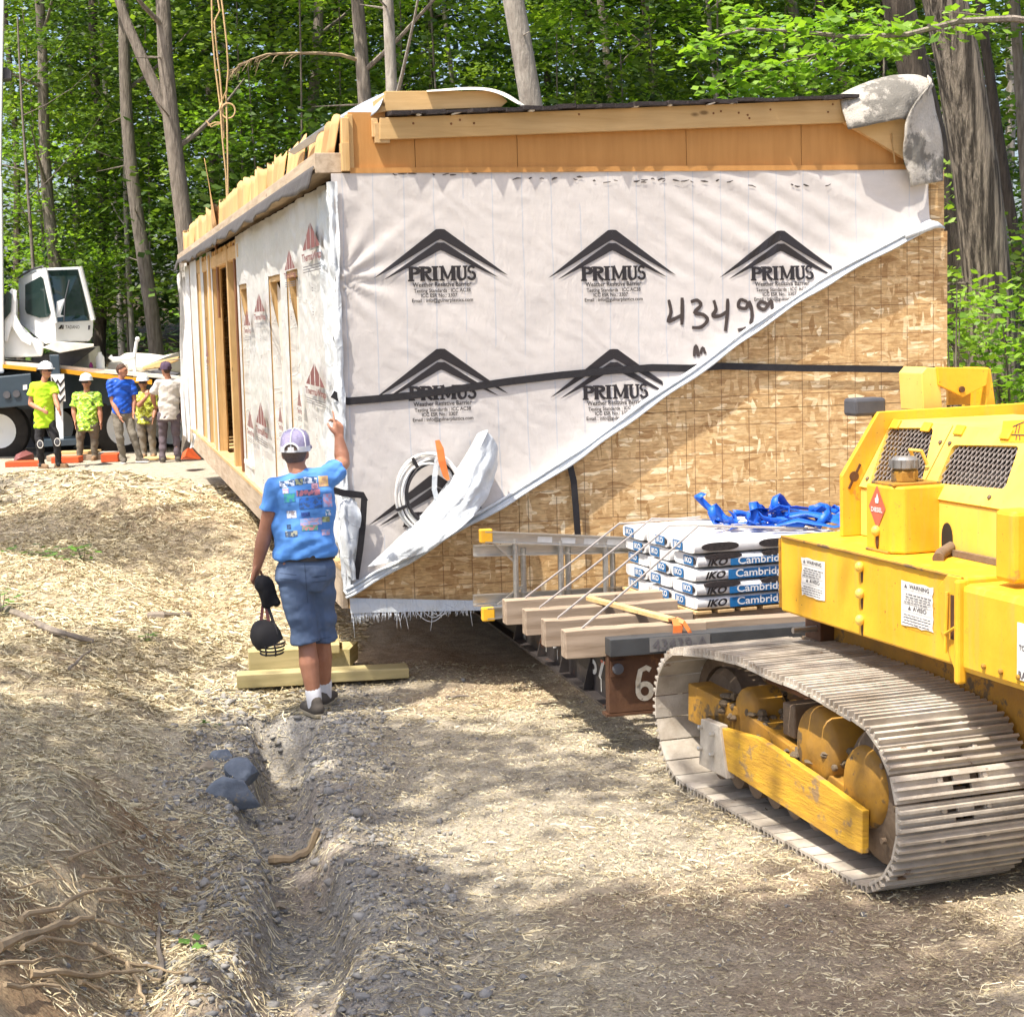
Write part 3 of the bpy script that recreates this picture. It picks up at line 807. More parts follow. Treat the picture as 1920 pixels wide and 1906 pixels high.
tag(fr.build('frayed_fringe', MT['film'], wrap), kind='stuff')
lp = MB()
for (xa, xb, s) in ((790, 830, 14), (775, 835, 22), (805, 840, 10)):
    a = W(xa, 1142); b = W(xb, 1141)
    lp.tube([(a[0] + (b[0] - a[0]) * t, -0.05, a[1] + (b[1] - a[1]) * t - s * .0036 * math.sin(math.pi * t)) for t in [i / 8 for i in range(9)]], 0.003, 5)
lp.build('hanging_thread', MT['film'], wrap)
# film wrapped round the near corner onto the long side
cf = MB()
def cff(i, j):
    v = 0.02 + 0.60 * i * (0.75 + 0.5 * (0.5 + float(vnoise(j * 7, 2.0, 14)))) ; z = ZB + 0.42 + (ZT - 0.1 - ZB - 0.42) * j
    return (-0.02 - 0.03 * (fbm(v * 8, z * 5, 12, 3) + 0.4) * smooth01((v - 0.02) / 0.1), v, z)
cf.grid(20, 90, cff)
cf.build('corner_film', MT['film'], house, smooth=180)
ce = MB()
def cef(i, j):
    z = ZB + 0.12 + (ZT - 0.06 - ZB - 0.12) * j; a = R(-20 + 130 * i); k = 0.042 + 0.040 * fbm(i * 5, z * 7, 16, 3)
    return (0.01 - k * math.sin(a) - 0.01, 0.012 - k * math.cos(a) - 0.015, z)
ce.grid(12, 100, cef)
ce.build('corner_fold', MT['film'], house, smooth=180)
bez_patch('corner_flap', CP([[(634, 915, 11.72), (652, 930, 11.66), (672, 940, 11.7)], [(630, 1000, 11.7), (655, 990, 11.5), (676, 1000, 11.68)], [(652, 1075, 11.72), (655, 1095, 11.6), (668, 1085, 11.7)]]), MT['film'], house, 10, 18, wob=0.06)

# black webbing straps
def strap_on_wall(name, px, off, width, parent=house, vo=None):
    mb = MB(); pts = []
    for i, p in enumerate(px):
        u, z = W(*p)
        pts.append(Vector((u, -off if off > 0 else -bulge(max(u, 0.0), z) - 0.012, z)))
    ac = []
    for i in range(len(pts)):
        d = pts[min(i + 1, len(pts) - 1)] - pts[max(i - 1, 0)]
        ac.append(Vector((0, 1, 0)).cross(d).normalized())
    mb.ribbon(pts, width, ac)
    return mb.build(name, MT['strap'], parent, solid=0.004)
strap_on_wall('black_strap', [(622, 738), (636, 746), (650, 752), (700, 748), (770, 741), (850, 730), (950, 715), (1050, 703), (1150, 694), (1220, 689), (1290, 690), (1345, 686)], 0, 0.05)
strap_on_wall('black_strap', [(1345, 686), (1420, 688), (1500, 690), (1600, 691), (1725, 693), (1765, 694)], 0.025, 0.048)
strap_on_wall('black_strap', [(612, 914), (640, 922), (676, 926), (681, 938)], 0.08, 0.045)
strap_on_wall('black_strap', [(679, 932), (676, 985), (671, 1030), (663, 1082)], 0.09, 0.042)
strap_on_wall('black_strap', [(1064, 866), (1072, 900), (1076, 950), (1080, 1005)], 0.05, 0.045)
# ------------------------------------------------------------------ long side of the house
SU = 0.0
def sv(x, y=640):
    return S(x, y)[0]
# openings along the wall, as v ranges read at mid height
win = []
for xa, xb, ytop, ybot in ((545, 566, 507, 862), (511, 533, 517, 868), (456, 470, 533, 850)):
    va, vb = sv(xb, 690), sv(xa, 690)
    win.append((va, vb, S((xa + xb) / 2, ytop)[1], ZB + 0.42))
door = (sv(450, 640), sv(404, 640))
far = []
for xa, xb in ((387, 396), (374.5, 382), (361, 364.5)):
    far.append((sv(xb, 640), sv(xa, 640)))
cuts = sorted([(a, b, zt, zb) for a, b, zt, zb in win] + [(door[0], door[1], ZT - 0.28, ZB + 0.3)] + [(a, b, ZT - 0.25, ZB + 0.3) for a, b in far])
v0 = 0.35
WALLZ0, WALLZ1 = ZB + 0.3, ZT - 0.07
def side_panel(va, vb, z0, z1, m='sidewrap', name='side_sheet', amp=0.02):
    n = max(3, int((vb - va) / 0.035)); k = max(2, int((z1 - z0) / 0.12))
    mb = MB()
    def fn(i, j):
        v = va + (vb - va) * i; z = z0 + (z1 - z0) * j
        pl_ = (vnoise(v * 4.5 + 0.4 * z, z * 0.35, 3) + 0.5) * 0.7 + (vnoise(v * 10, z * 0.8, 6) + 0.5) * 0.3
        ed = smooth01(min(v - va, vb - v) / 0.16)
        return (-0.006 - amp * 2.2 * ed * pl_ * (0.4 + 0.6 * (vnoise(v * 0.8, z * 0.8, 9) + 0.5)), v, z)
    mb.grid(n, k, fn)
    return mb.build(name, MT[m], house, smooth=180)
def sheathing(va, vb, z0, z1):
    MB().span((0.0, va, z0), (0.10, vb, z1)).build('wall_frame', MT['pine_z'], house)
for a, b, zt, zb in cuts:
    if a > v0 + 0.02:
        sheathing(v0, a, WALLZ0, WALLZ1); side_panel(v0, a, WALLZ0 - 0.08 if a < 9 else WALLZ0, WALLZ1 + 0.02)
    if zt < WALLZ1 - 0.05:
        sheathing(a, b, zt, WALLZ1)
        if (a, b) != door and zt < ZT - 0.4:
            side_panel(a, b, zt + 0.01, WALLZ1 + 0.02)
    if zb > WALLZ0 + 0.05:
        sheathing(a, b, WALLZ0, zb)
        side_panel(a, b, WALLZ0, zb + 0.015)
        MB().span((-0.03, a - 0.03, zb + 0.016), (0.1, b + 0.03, zb + 0.055)).build('window_sill', MT['white_dirty'], house)
    v0 = max(v0, b)
sheathing(v0, LEN - 0.02, WALLZ0, WALLZ1); side_panel(v0, LEN, WALLZ0, WALLZ1, amp=0.05)
for k, (a, b, zt, zb) in enumerate(win):
    # film stretched inside the frame, timber reveals round it
    mb = MB(); mb.grid(6, 20, lambda i, j: (0.075 + 0.02 * float(fbm(i * 3 + k, j * 4, 4, 2)), a + (b - a) * i, zb + (zt - 0.32 - zb) * j + 0.3 * i * (j > 0.97)))
    mb.build('window_film', MT['plastic'], house, smooth=180)
    MB().span((0.005, a, zb + 0.056), (0.098, a + 0.035, zt - 0.04)).build('window_jamb', MT['pine_z'], house)
    MB().span((0.005, b - 0.035, zb + 0.056), (0.098, b, zt - 0.04)).build('window_jamb', MT['pine_z'], house)
    jw = MB(); jw.grid(6, 24, lambda i, j: (0.002 + 0.095 * i, b - 0.042 - 0.012 * (fbm(i * 2 + k, j * 6, 5, 2) + 0.5), zb + 0.056 + (zt - 0.12 - 0.5 * i ** 0.7 - zb) * j)); jw.build('jamb_film', MT['sidewrap'], house, smooth=180)
    MB().span((0.005, a, zt - 0.038), (0.098, b, zt - 0.002)).build('window_head', MT['pine_y'], house)
    MB().span((0.16, a, zb), (0.20, b, zt)).build('window_backing', MT['board'], house)
# studs of the doorway and of the narrow openings
def stud(x, w, m='pine_z', u0=-0.01, u1=0.13, z0=ZB + 0.302, z1=ZT - 0.1, y=640):
    v = sv(x, y)
    MB().span((u0, v - w / 2, z0), (u1, v + w / 2, z1)).build('stud', MT[m], house, bevel=0.004)
stud(401, 0.24, u0=-0.03); stud(434, 0.16, u0=-0.02); stud(446, 0.14, 'darkwood_z'); stud(452, 0.06); stud(425, 0.06, u0=0.05)
stud(378, 0.5, u0=0.01); stud(391, 0.3, u0=0.02, u1=0.1); stud(362.5, 0.4, 'darkwood_z', 0.02, 0.1)
for (xa, xb) in ((385, 455),):
    a, b = sv(xb), sv(xa)
    MB().span((-0.012, a, ZT - 0.27), (0.09, b, ZT - 0.13)).build('door_header', MT['pine_y'], house, bevel=0.003)
for v in np.linspace(sv(452), sv(388), 9):
    MB().span((-0.02, v, ZT - 0.125), (0.05, v + 0.09, ZT - 0.075)).build('blocking', MT['pine_x'], house)
MB().span((0.0, sv(412) - 0.1, ZT - 0.9), (0.02, sv(412) + 0.12, ZT + 0.5)).build('hanging_board', MT['darkwood_z'], house)
# interior of the doorway
MB().span((1.3, door[0] - 1.5, ZB + 0.28), (1.36, door[1] + 3.5, ZT - 0.13)).build('inner_wall', MT['interior'], house)
# printed triangles on the side sheets
def tri_logo(x, yt, yb, wpx):
    v, zt = S(x, yt); _, zb = S(x, yb)
    h = zt - zb; w = max(S(x - wpx / 2, yb)[0] - S(x + wpx / 2, yb)[0], h)
    pr = Print()
    for k in range(4):
        a0, a1 = -1 + k * 0.5 + 0.04, -1 + (k + 1) * 0.5 - 0.04
        P = []
        for i in range(4):
            t = a0 + (a1 - a0) * i / 3
            P += [(t * w / 2, 0), (t * w / 2, h * (1 - abs(t)))]
        pr.add(P, [(2 * i, 2 * i + 1, 2 * i + 3, 2 * i + 2) for i in range(3)])
    pr.text('ThermaWrap', 0, -h * 0.3, h * 0.42, 0.03, w * 1.1)
    def fn(a, b, k):
        return (-0.068 - k, v - a, zb + b)
    pr.build('printed_triangle', MT['ink_red'], house, fn)
    tx = Print()
    for r_ in range(3):
        tx.rect(-w * .5, -h * (.62 + .1 * r_), w * .5, -h * (.655 + .1 * r_))
    for i in range(2):
        tx.add([(-.06 * h, -h * (1.35 + .9 * i)), (.06 * h, -h * (1.35 + .9 * i)), (0, -h * (1.15 + .9 * i))], [(0, 1, 2)])
        tx.rect(-.14 * h, -h * (1.45 + .9 * i), .14 * h, -h * (1.5 + .9 * i)); tx.rect(-.12 * h, -h * (1.55 + .9 * i), .12 * h, -h * (1.6 + .9 * i))
    tx.build('printed_lettering', MT['ink_grey'], house, fn)
for t in ((599, 415, 466, 34), (558, 467, 505, 20), (499, 549, 584, 20), (475, 578, 610, 12), (607, 680, 722, 36), (502, 752, 795, 20), (481, 768, 800, 12), (577, 728, 760, 8), (540, 758, 790, 8), (397, 640, 668, 5)):
    tri_logo(*t)
# film hanging at the far end
bez_patch('end_film', [[MI @ at(x, y, 28.3) for x, y in ((352, 484), (346, 500), (333, 515))], [MI @ at(x, y, 28.3) for x, y in ((356, 640), (344, 660), (336, 640))], [MI @ at(x, y, 28.2) for x, y in ((360, 835), (350, 830), (345, 815))]], MT['sidewrap'], house, 8, 20, wob=0.1)
strap_v = S(349, 640)[0]
MB().ribbon([(-0.09, strap_v, ZB + 0.4), (-0.09, strap_v, ZT - 0.1)], 0.06, (0, 1, 0)).build('black_strap', MT['strap'], house, solid=0.004)
bez_patch('loose_scrap', [[MI @ at(x, y, 24) for x, y in ((361, 812), (366, 812))], [MI @ at(x, y, 24) for x, y in ((357, 840), (365, 838))]], MT['film'], house, 4, 6, wob=0.05)

# ------------------------------------------------------------------ roof edge
# top plate of the long side, black flap hanging from it
segs = [0, 3.2, 6.6, 10.2, 13.4, LEN]
for a, b in zip(segs[:-1], segs[1:]):
    MB().span((-0.12, a + 0.003, ZT + 0.0), (0.06, b - 0.003, ZT + 0.13)).build('eave_board', MT['plate'], house, bevel=0.004)
fp = MB()
def fpf(i, j):
    v = LEN * i
    lip = 0.07 + 0.10 * (float(fbm(v * 1.3, 0.3, 6, 3)) + 0.5)
    return (-0.13 - 0.05 * j - 0.05 * j * float(vnoise(v * 2.5, 1, 9)), v, ZT + 0.045 - lip * j)
fp.grid(150, 4, fpf)
fp.build('black_flap', MT['flap'], house, smooth=180, solid=0.008)
# cardboard baffles standing along the eave, overlapping and uneven
v = 0.05
while v < LEN - 0.1:
    w = rng.uniform(0.34, 0.62); h = 0.19 + rng.uniform(-0.02, 0.03) + 0.11 * min(1, v / 7)
    tl = rng.uniform(-0.05, 0.08)
    p0 = Vector((0.0 + rng.uniform(-.02, .03), v, ZT + 0.17)); b0 = rng.uniform(0.015, 0.03) if v < 3 else rng.uniform(0.02, 0.09)
    mb = MB()
    def bf(i, j):
        return (p0.x + 0.05 * j + b0 * math.sin(math.pi * i) * (0.4 + j * 0.6) * -1, v + w * i + tl * j * 0.6, ZT + 0.12 + (h + 0.04) * j * (1 + 0.08 * math.sin(5 * i + v)))
    mb.grid(6, 4, bf)
    mb.build('cardboard_baffle', MT['card'], house, smooth=180, solid=0.006)
    v += w * rng.uniform(0.6, 0.85)
# taller torn piece
mb = MB(); mb.grid(6, 8, lambda i, j: (-0.03 - 0.1 * j * (1 - i), sv(418) - 0.25 + 0.7 * i + 0.2 * j, ZT + 0.15 + 0.85 * j - 0.25 * j * j * i)); mb.build('cardboard_baffle', MT['card'], house, smooth=180, solid=0.006)
# gable end: brown board band under the rake
ubl, _ = W(655, 300); ubr, _ = W(1695, 300)
z_band0 = ZT - 0.005; z_band1 = W(900, 225)[1]
us = [ubl, 0.55, 1.25, 2.45, 3.3, ubr]
for a, b in zip(us[:-1], us[1:]):
    MB().span((a + 0.002, 0.0, z_band0 + 0.03), (b - 0.002, 0.03, z_band1 + 0.05)).build('band_board', MT['board'], house)
MB().span((ubl, -0.025, z_band0), (ubr + 0.02, -0.002, z_band0 + 0.035)).build('band_strip', MT['board'], house)
for (x0, x1, y0, y1, dv) in ((640, 652, 222, 268, -0.04), (640, 653, 268, 322, -0.05), (652, 660, 215, 322, -0.02)):
    a = W(x0, y1); b = W(x1, y0)
    MB().span((a[0], dv, a[1]), (b[0], 0.08, b[1])).build('corner_post', MT['pine_z'], house, bevel=0.003)
# rake beam standing proud of the gable
VB = -0.052
def VBp(x, y, v=VB):
    u, z = W(x, y, v); return Vector((u, v, z))
a0, a1, b0, b1 = VBp(712, 221), VBp(712, 262), VBp(1585, 186), VBp(1585, 230)
rk = MB(); rk.prism([a1, b1, b0, a0], (0, 0.048, 0)); rk.build('rake_beam', MT['pine_x'], house, bevel=0.004)
rk = MB(); c0, c1 = VBp(1500, 189.5), VBp(1500, 233); rk.prism([b1, VBp(1702, 300, VB), VBp(1702, 225, VB), b0], (0, 0.06, 0)); rk.build('rake_tail', MT['pine_x'], house)
MB().span((a1.x - 0.03, VB + 0.01, a1.z - 0.02), (a1.x + 0.07, VB + 0.048, a1.z + 0.11)).build('rake_block', MT['pine_y'], house, bevel=0.003)
MB().span((a1.x - 0.045, VB + 0.02, a1.z + 0.02), (a1.x - 0.004, -0.002, a0.z)).build('rake_block', MT['pine_y'], house, bevel=0.003)
pr = MB()
for k in range(13):
    t = rng.random(); q = a1.lerp(b1, t); zz = a0.lerp(b0, t).z
    pr.ball((q.x, VB - 0.001, q.z + (zz - q.z) * rng.uniform(0.2, 0.8)), (0.008, 0.004, 0.008), 8, 4)
pr.build('knot', MT['darkwood_z'], house)
# shingle courses showing as a thin ragged edge on top
q0, q1 = VBp(722, 217), VBp(1600, 184)
n = 26
for k in range(n):
    a = q0.lerp(q1, k / n); b = q0.lerp(q1, (k + 1.04) / n); a.z += rng.uniform(-.004, .006); b.z += rng.uniform(-.004, .006)
    MB().beam(a + Vector((0, 0.12 - rng.uniform(0, .05), 0.006 + 0.003 * (k % 2))), b + Vector((0, 0.12, 0.006 + 0.003 * (k % 2))), 0.36, rng.uniform(0.016, 0.03)).build('shingle', MT['shingle'], house)
for x in (790, 860, 985, 1190, 1260, 1330, 1372):
    p = VBp(x + rng.uniform(-9, 9), 0.5 * (217 + 184) + 16 - (x - 722) * 0.0376)
    MB().box((p.x, VB - 0.03, p.z - 0.008), (rng.uniform(.02, .06), 0.05, 0.008), Matrix.Rotation(rng.uniform(-.3, .3), 3, 'Y')).build('paper_scrap', MT['white_dirty'], house)
# roof deck behind the edge, sloping back
MB().add([(0.1, VB + 0.1, a0.z - 0.03), (4.2, VB + 0.1, b0.z - 0.02), (4.2, LEN, b0.z - 0.2), (0.1, LEN, a0.z - 0.2)], [(0, 1, 2, 3)]).build('roof_deck', MT['shingle'], house, solid=0.02)
# short beam lying on top, and the sheet over it
VU = -0.04
def VUp(x, y, v=VU):
    u, z = W(x, y, v); return Vector((u, v, z))
ub = MB(); ub.prism([VUp(722, 209), VUp(940, 201), VUp(952, 190), VUp(930, 170), VUp(722, 171)], (0, 0.1, 0)); ub.build('upper_beam', MT['pine_x'], house, bevel=0.004)
e = MB(); e.prism([VUp(700, 214, VU + .05), VUp(722, 209, VU), VUp(722, 176, VU), VUp(700, 190, VU + .05)], (0.0, 0.12, 0)); e.build('upper_beam_end', MT['pine_y'], house)
bez_patch('roof_underlay', CP([[(722, 174, 11.86), (700, 182, 11.85), (650, 205, 12.0), (600, 240, 12.4), (540, 285, 13.6)],
                               [(716, 190, 11.76), (706, 232, 11.72), (660, 225, 11.9), (615, 250, 12.5), (552, 290, 13.6)]]), MT['underlay'], house, 30, 6, solid=0.003)
def CV(rows):                        # pixel + distance from the end-wall plane
    return [[Vector((W(x, y, v)[0], v, W(x, y, v)[1])) for x, y, v in row] for row in rows]
bez_patch('roof_underlay', CV([[(800, 170, 0.05), (870, 165, 0.05), (940, 150, 0.05), (960, 185, 0.04), (988, 200, 0.02)],
                               [(800, 172, -0.075), (880, 170, -0.085), (920, 158, -0.09), (945, 182, -0.10), (972, 196, -0.10)]]), MT['white_dirty'], house, 24, 5, solid=0.003)
# felt folded over the right end
bez_patch('folded_felt', CV([[(1565, 186, 0.06), (1600, 160, 0.06), (1690, 122, 0.05), (1742, 140, 0.05), (1752, 160, 0.06)],
           [(1572, 180, -0.02), (1612, 150, -0.04), (1700, 118, -0.04), (1755, 130, -0.02), (1735, 175, 0.0)],
           [(1578, 200, -0.12), (1625, 190, -0.16), (1680, 180, -0.17), (1720, 185, -0.14), (1712, 205, -0.10)],
           [(1592, 242, -0.13), (1630, 238, -0.15), (1665, 226, -0.17), (1690, 222, -0.16), (1698, 224, -0.12)]]), MT['felt'], house, 30, 24, solid=0.012, wob=0.02)
bez_patch('folded_felt', CV([[(1742, 140, 0.02), (1748, 150, -0.03), (1740, 165, -0.08)], [(1755, 210, 0.04), (1730, 200, -0.08), (1690, 215, -0.16)],
                             [(1762, 260, 0.05), (1730, 250, -0.08), (1684, 232, -0.17)], [(1772, 310, 0.02), (1735, 300, -0.10), (1698, 290, -0.15)], [(1770, 338, 0.0), (1740, 345, -0.08), (1709, 350, -0.13)]]), MT['felt'], house, 18, 30, solid=0.012, wob=0.03, seed=8)
MB().tube(CV([[(1672, 250, -0.06), (1674, 275, -0.05), (1678, 305, -0.06)]])[0], 0.012, 6, 0.3).build('torn_strip', MT['pine_z'], house)


# ------------------------------------------------------------------ coil of tubing hung on the end wall
cc = W(800, 922); cpos = MF @ Vector((cc[0], -0.1, cc[1]))
coil = thing('tubing_coil', 'coil of white plastic tubing with one black loop hung on the sheeted end wall', 'tubing', frame=Matrix.Translation(cpos) @ Matrix.Rotation(ang, 4, 'Z'))
def loops(mb, n, r0, dr, rad, seed):
    rr = random.Random(seed); pts = []
    for i in range(n * 40):
        t = i / 40 * 2 * math.pi; k = i / 40
        r_ = r0 + dr * math.sin(k * 2.2) + 0.006 * math.sin(t * 2 + k)
        pts.append((r_ * math.cos(t) * 0.95 + 0.012 * math.sin(k * 1.7), -0.03 + 0.02 * math.sin(k * 1.3 + t), r_ * math.sin(t) * 1.12 + 0.01 * math.cos(k * 2.1)))
    mb.tube(pts, rad, 7)
m = MB(); loops(m, 7, 0.212, 0.026, 0.0085, 1); m.build('white_loops', MT['pipe_white'], coil, smooth=True)
m = MB(); loops(m, 2, 0.182, 0.01, 0.009, 2); m.v = [(x + 0.008, y - 0.004, z + 0.01) for x, y, z in m.v]; m.build('black_loops', MT['strap'], coil, smooth=True)
for a in (200, 262, 118):
    m = MB(); m.beam((0.18 * math.cos(R(a)), -0.03, 0.205 * math.sin(R(a))), (0.25 * math.cos(R(a)), -0.03, 0.28 * math.sin(R(a))), 0.02, 0.075, (0, 1, 0)); m.build('tape_band', MT['strap'], coil)
m = MB(); m.ribbon([(0.05, -0.07, 0.36), (0.066, -0.08, 0.30), (0.075, -0.085, 0.22), (0.10, -0.08, 0.12), (0.115, -0.08, 0.09)], [0.03, 0.05, 0.05, 0.04, 0.02], (1, 0, 0.15)); m.build('orange_ribbon', MT['orange_tie'], coil, solid=0.003)
m = MB(); m.ribbon([(0.05, -0.06, 0.25), (0.025, -0.075, 0.12), (0.02, -0.07, 0.03), (0.04, -0.06, -0.05)], 0.035, (1, 0, 0)); m.build('clear_ribbon', MT['film'], coil, solid=0.002)
# ------------------------------------------------------------------ trailer under the house
trailer = thing('house_trailer', 'rusty black steel trailer frame painted 64 carrying the house section', 'trailer', frame=MF)
def ibeam(mb, u, va, vb, z0, z1, fw=0.15, t=0.018):
    mb.span((u - 0.01, va, z0 + t), (u + 0.01, vb, z1 - t))
    mb.span((u - fw / 2, va, z0), (u + fw / 2, vb, z0 + t)); mb.span((u - fw / 2, va, z1 - t), (u + fw / 2, vb, z1))
    return mb
ibeam(MB(), 1.21, -2.20, 15.5, 0.25, 0.545).build('side_rail', MT['steel_black'], trailer)
ibeam(MB(), 3.2, -2.20, 15.5, 0.25, 0.545).build('side_rail', MT['steel_black'], trailer)
for k, v in enumerate((-2.12, -1.62, -1.05, -0.45, 0.3, 1.2, 2.2, 3.4, 5.0, 7.0, 9.0, 11.0, 13.0)):
    MB().span((1.225, v, 0.36), (3.185, v + 0.07, 0.50)).build('cross_member', MT['steel_black'], trailer)
for v in (-1.75, -1.2, -0.65, 0.0):
    MB().prism([(1.135, v, 0.27), (1.135, v + 0.015, 0.27), (1.199, v + 0.015, 0.52), (1.199, v, 0.52)], (0.06, 0, 0)).build('rail_stiffener', MT['steel_black'], trailer)
MB().span((1.137, -2.28, 0.24), (3.25, -2.21, 0.575)).build('front_plate', MT['steel_rust'], trailer, bevel=0.004)
MB().span((1.12, -2.285, 0.222), (3.25, -2.19, 0.238)).build('front_lip', MT['steel_rust'], trailer)
MB().span((1.13, -2.35, 0.578), (3.3, -2.215, 0.678)).build('front_channel', MT['steel_grey'], trailer, bevel=0.004)
MB().span((1.36, -2.356, 0.592), (1.72, -2.352, 0.672)).build('number_plate', MT['steel_grey'] if False else mat('chalked_plate', (0.19, 0.185, 0.18), (0.14, 0.135, 0.13), 9, 0.6), trailer)
pr = Print(); pr.text('43439-A', 1.54, 0.63, 0.085, 0.0, 0.33); pr.build('chalk_number', MT['ink_grey'], trailer, lambda x, y, k: (x, -2.359 - k, y))
lm = MB(); lm.lathe([(0.032, 0), (0.032, 0.03), (0.02, 0.034)], (1.185, -2.285, 0.50), (0, -1, 0), 16); lm.build('marker_lamp', MT['plastic_grey'], trailer, smooth=True)
MB().span((1.145, -2.30, 0.455), (1.23, -2.2845, 0.545)).build('lamp_bracket', MT['steel_rust'], trailer)
MT['sten'] = mat('worn_white_stencil', (0.70, 0.66, 0.55), (0.5, 0.42, 0.3), 25, 0.8, spot=(0.6, (0.14, 0.07, 0.04), 28))
pr = Print(); pr.stroke([(1.385, 0.475), (1.36, 0.49), (1.325, 0.475), (1.31, 0.41), (1.31, 0.35)] + arc(1.35, 0.355, 0.04, 0.042, 180, 520, 16), 0.03)
pr.stroke([(1.56, 0.31), (1.56, 0.49), (1.46, 0.37), (1.6, 0.37)], 0.03)
pr.build('stencil_number', MT['sten'], trailer, lambda x, y, k: (x, -2.2815 - k, y))
MT['drip'] = mat('dripping_white_paint', (0.66, 0.66, 0.62), (0.5, 0.48, 0.44), 12, 0.7)
def rail_text(s, v, z, size, wide):
    pr = Print(); pr.text(s, 0, 0, size, 0.02, wide)
    for k in range(3):
        x = rng.uniform(-wide / 2, wide / 2); pr.rect(x, -size * .3 - rng.uniform(.02, .09), x + 0.012, -size * .3)
    pr.build('painted_number', MT['drip'], trailer, lambda x, y, k: (1.1975 - k, v - x, z + y))
rail_text('67', -1.85, 0.43, 0.2, 0.34); rail_text('904', -0.85, 0.42, 0.19, 0.62); rail_text('FA', -0.2, 0.42, 0.18, 0.3)
for v, w in ((-1.55, 0.12), (-2.1, 0.10), (-1.97, 0.04)):
    MB().span((1.194, v, 0.47), (1.1965, v + w, 0.525)).build('red_tape', MT['red'], trailer)
for k, v in enumerate((6.0, 6.95, 7.9)):
    for s, u in ((0, 0.75), (1, 3.45)):
        t = MB(); t.lathe([(0.12, -0.02), (0.2, 0.0), (0.26, 0.0), (0.28, 0.03), (0.28, 0.17), (0.26, 0.2), (0.12, 0.2), (0.1, 0.1)], (u, v, 0.285), (1, 0, 0), 24)
        t.build('trailer_wheel', MT['rubber'], trailer, smooth=True)

# ------------------------------------------------------------------ timbers laid across the trailer nose
def lumber(name, label, grp, u0, u1, v, z, wv, hz, m='weathered_x', rz=0.0, cat='timber'):
    fr_ = MF @ Matrix.Translation(((u0 + u1) / 2, v, z)) @ Matrix.Rotation(rz, 4, 'Z')
    L = u1 - u0
    mb = MB(); nn = 8
    rings = []
    for i in range(nn + 1):
        x = -L / 2 + L * i / nn; j = [rng.uniform(-.0025, .0025) for _ in range(4)]
        rings.append([(x, -wv / 2 + j[0], j[1]), (x, wv / 2 + j[2], j[1]), (x, wv / 2 + j[2], hz + j[3]), (x, -wv / 2 + j[0], hz + j[3])])
    mb.loft(rings)
    o = mb.build(name, MT[m], None, bevel=0.004)
    o.matrix_world = fr_
    return tag(o, label, cat, grp)
G = 'timbers laid across the trailer nose'
lumber('timber_beam', 'weathered timber beam nearest the yellow crawler, orange ribbon tied on it', G, 0.90, 1.74, -2.19, 0.562, 0.11, 0.16)
lumber('timber_beam', 'weathered timber beam second back from the 64 plate on trailer nose', G, 0.885, 1.80, -1.8, 0.562, 0.1, 0.155)
lumber('timber_beam', 'weathered timber beam third back from the 64 plate on trailer nose', G, 0.87, 1.84, -1.4, 0.562, 0.1, 0.155)
lumber('timber_beam', 'weathered timber beam closest to the house end wall, beside ladder foot', G, 0.84, 1.88, -1.0, 0.562, 0.1, 0.155)
lumber('wooden_beam', 'long brown wooden beam under the shingle pallet above grey channel', None, 1.76, 3.3, -2.05, 0.562, 0.12, 0.135, 'weathered_x')
bt = tag(MB().beam(MF @ Vector((1.33, -1.25, 0.735)), MF @ Vector((1.54, -2.22, 0.745)), 0.05, 0.022).build('wooden_batten', MT['pine_x'], origin=MF @ Vector((1.43, -1.7, 0.72))), 'thin pale batten lying lengthways across the timber beams', 'batten')
rb = MB(); P_ = MF @ Vector((1.55, -2.26, 0.72))
rb.ribbon([P_ + Vector(q) for q in ((-.03, .03, .03), (0, -.01, .035), (.01, -.03, 0), (.0, -.03, -.07))], [0.03, .05, .06, .05], (1, 0.2, 0))
rb.ribbon([P_ + Vector(q) for q in ((.0, .0, .035), (.04, -.03, .02), (.07, -.035, -.03), (.08, -.03, -.05))], 0.025, (0.4, .2, 0.6))
tag(rb.build('orange_ribbon', MT['orange_tie'], origin=P_, solid=0.002), 'bright orange marker ribbon tied to the nearest timber beam', 'ribbon')

# ------------------------------------------------------------------ pallet with shingle bundles
PV0, PV1, PU0 = -1.58, -0.45, 1.93
pf = MF @ Matrix.Translation((PU0, PV0, 0.562)) @ Matrix.Rotation(R(6), 4, 'Z')
pal = thing('wooden_pallet', 'low wooden pallet under the stacked shingle bundles', 'pallet', frame=pf)
for k in range(3):
    MB().span((0.02, 0.06 + 0.48 * k, 0.0), (1.1, 0.12 + 0.48 * k, 0.08)).build('stringer', MT['weathered_x'], pal, bevel=0.003)
for k in range(7):
    MB().span((-0.02 + 0.155 * k, 0.0, 0.082), (0.09 + 0.155 * k, 1.14, 0.10)).build('deck_board', MT['pine_y'], pal, bevel=0.002)
for k in range(3):
    MB().span((-0.02 + 0.5 * k, 0.0, -0.022), (0.1 + 0.5 * k, 1.14, -0.002)).build('bottom_board', MT['pine_y'], pal, bevel=0.002)
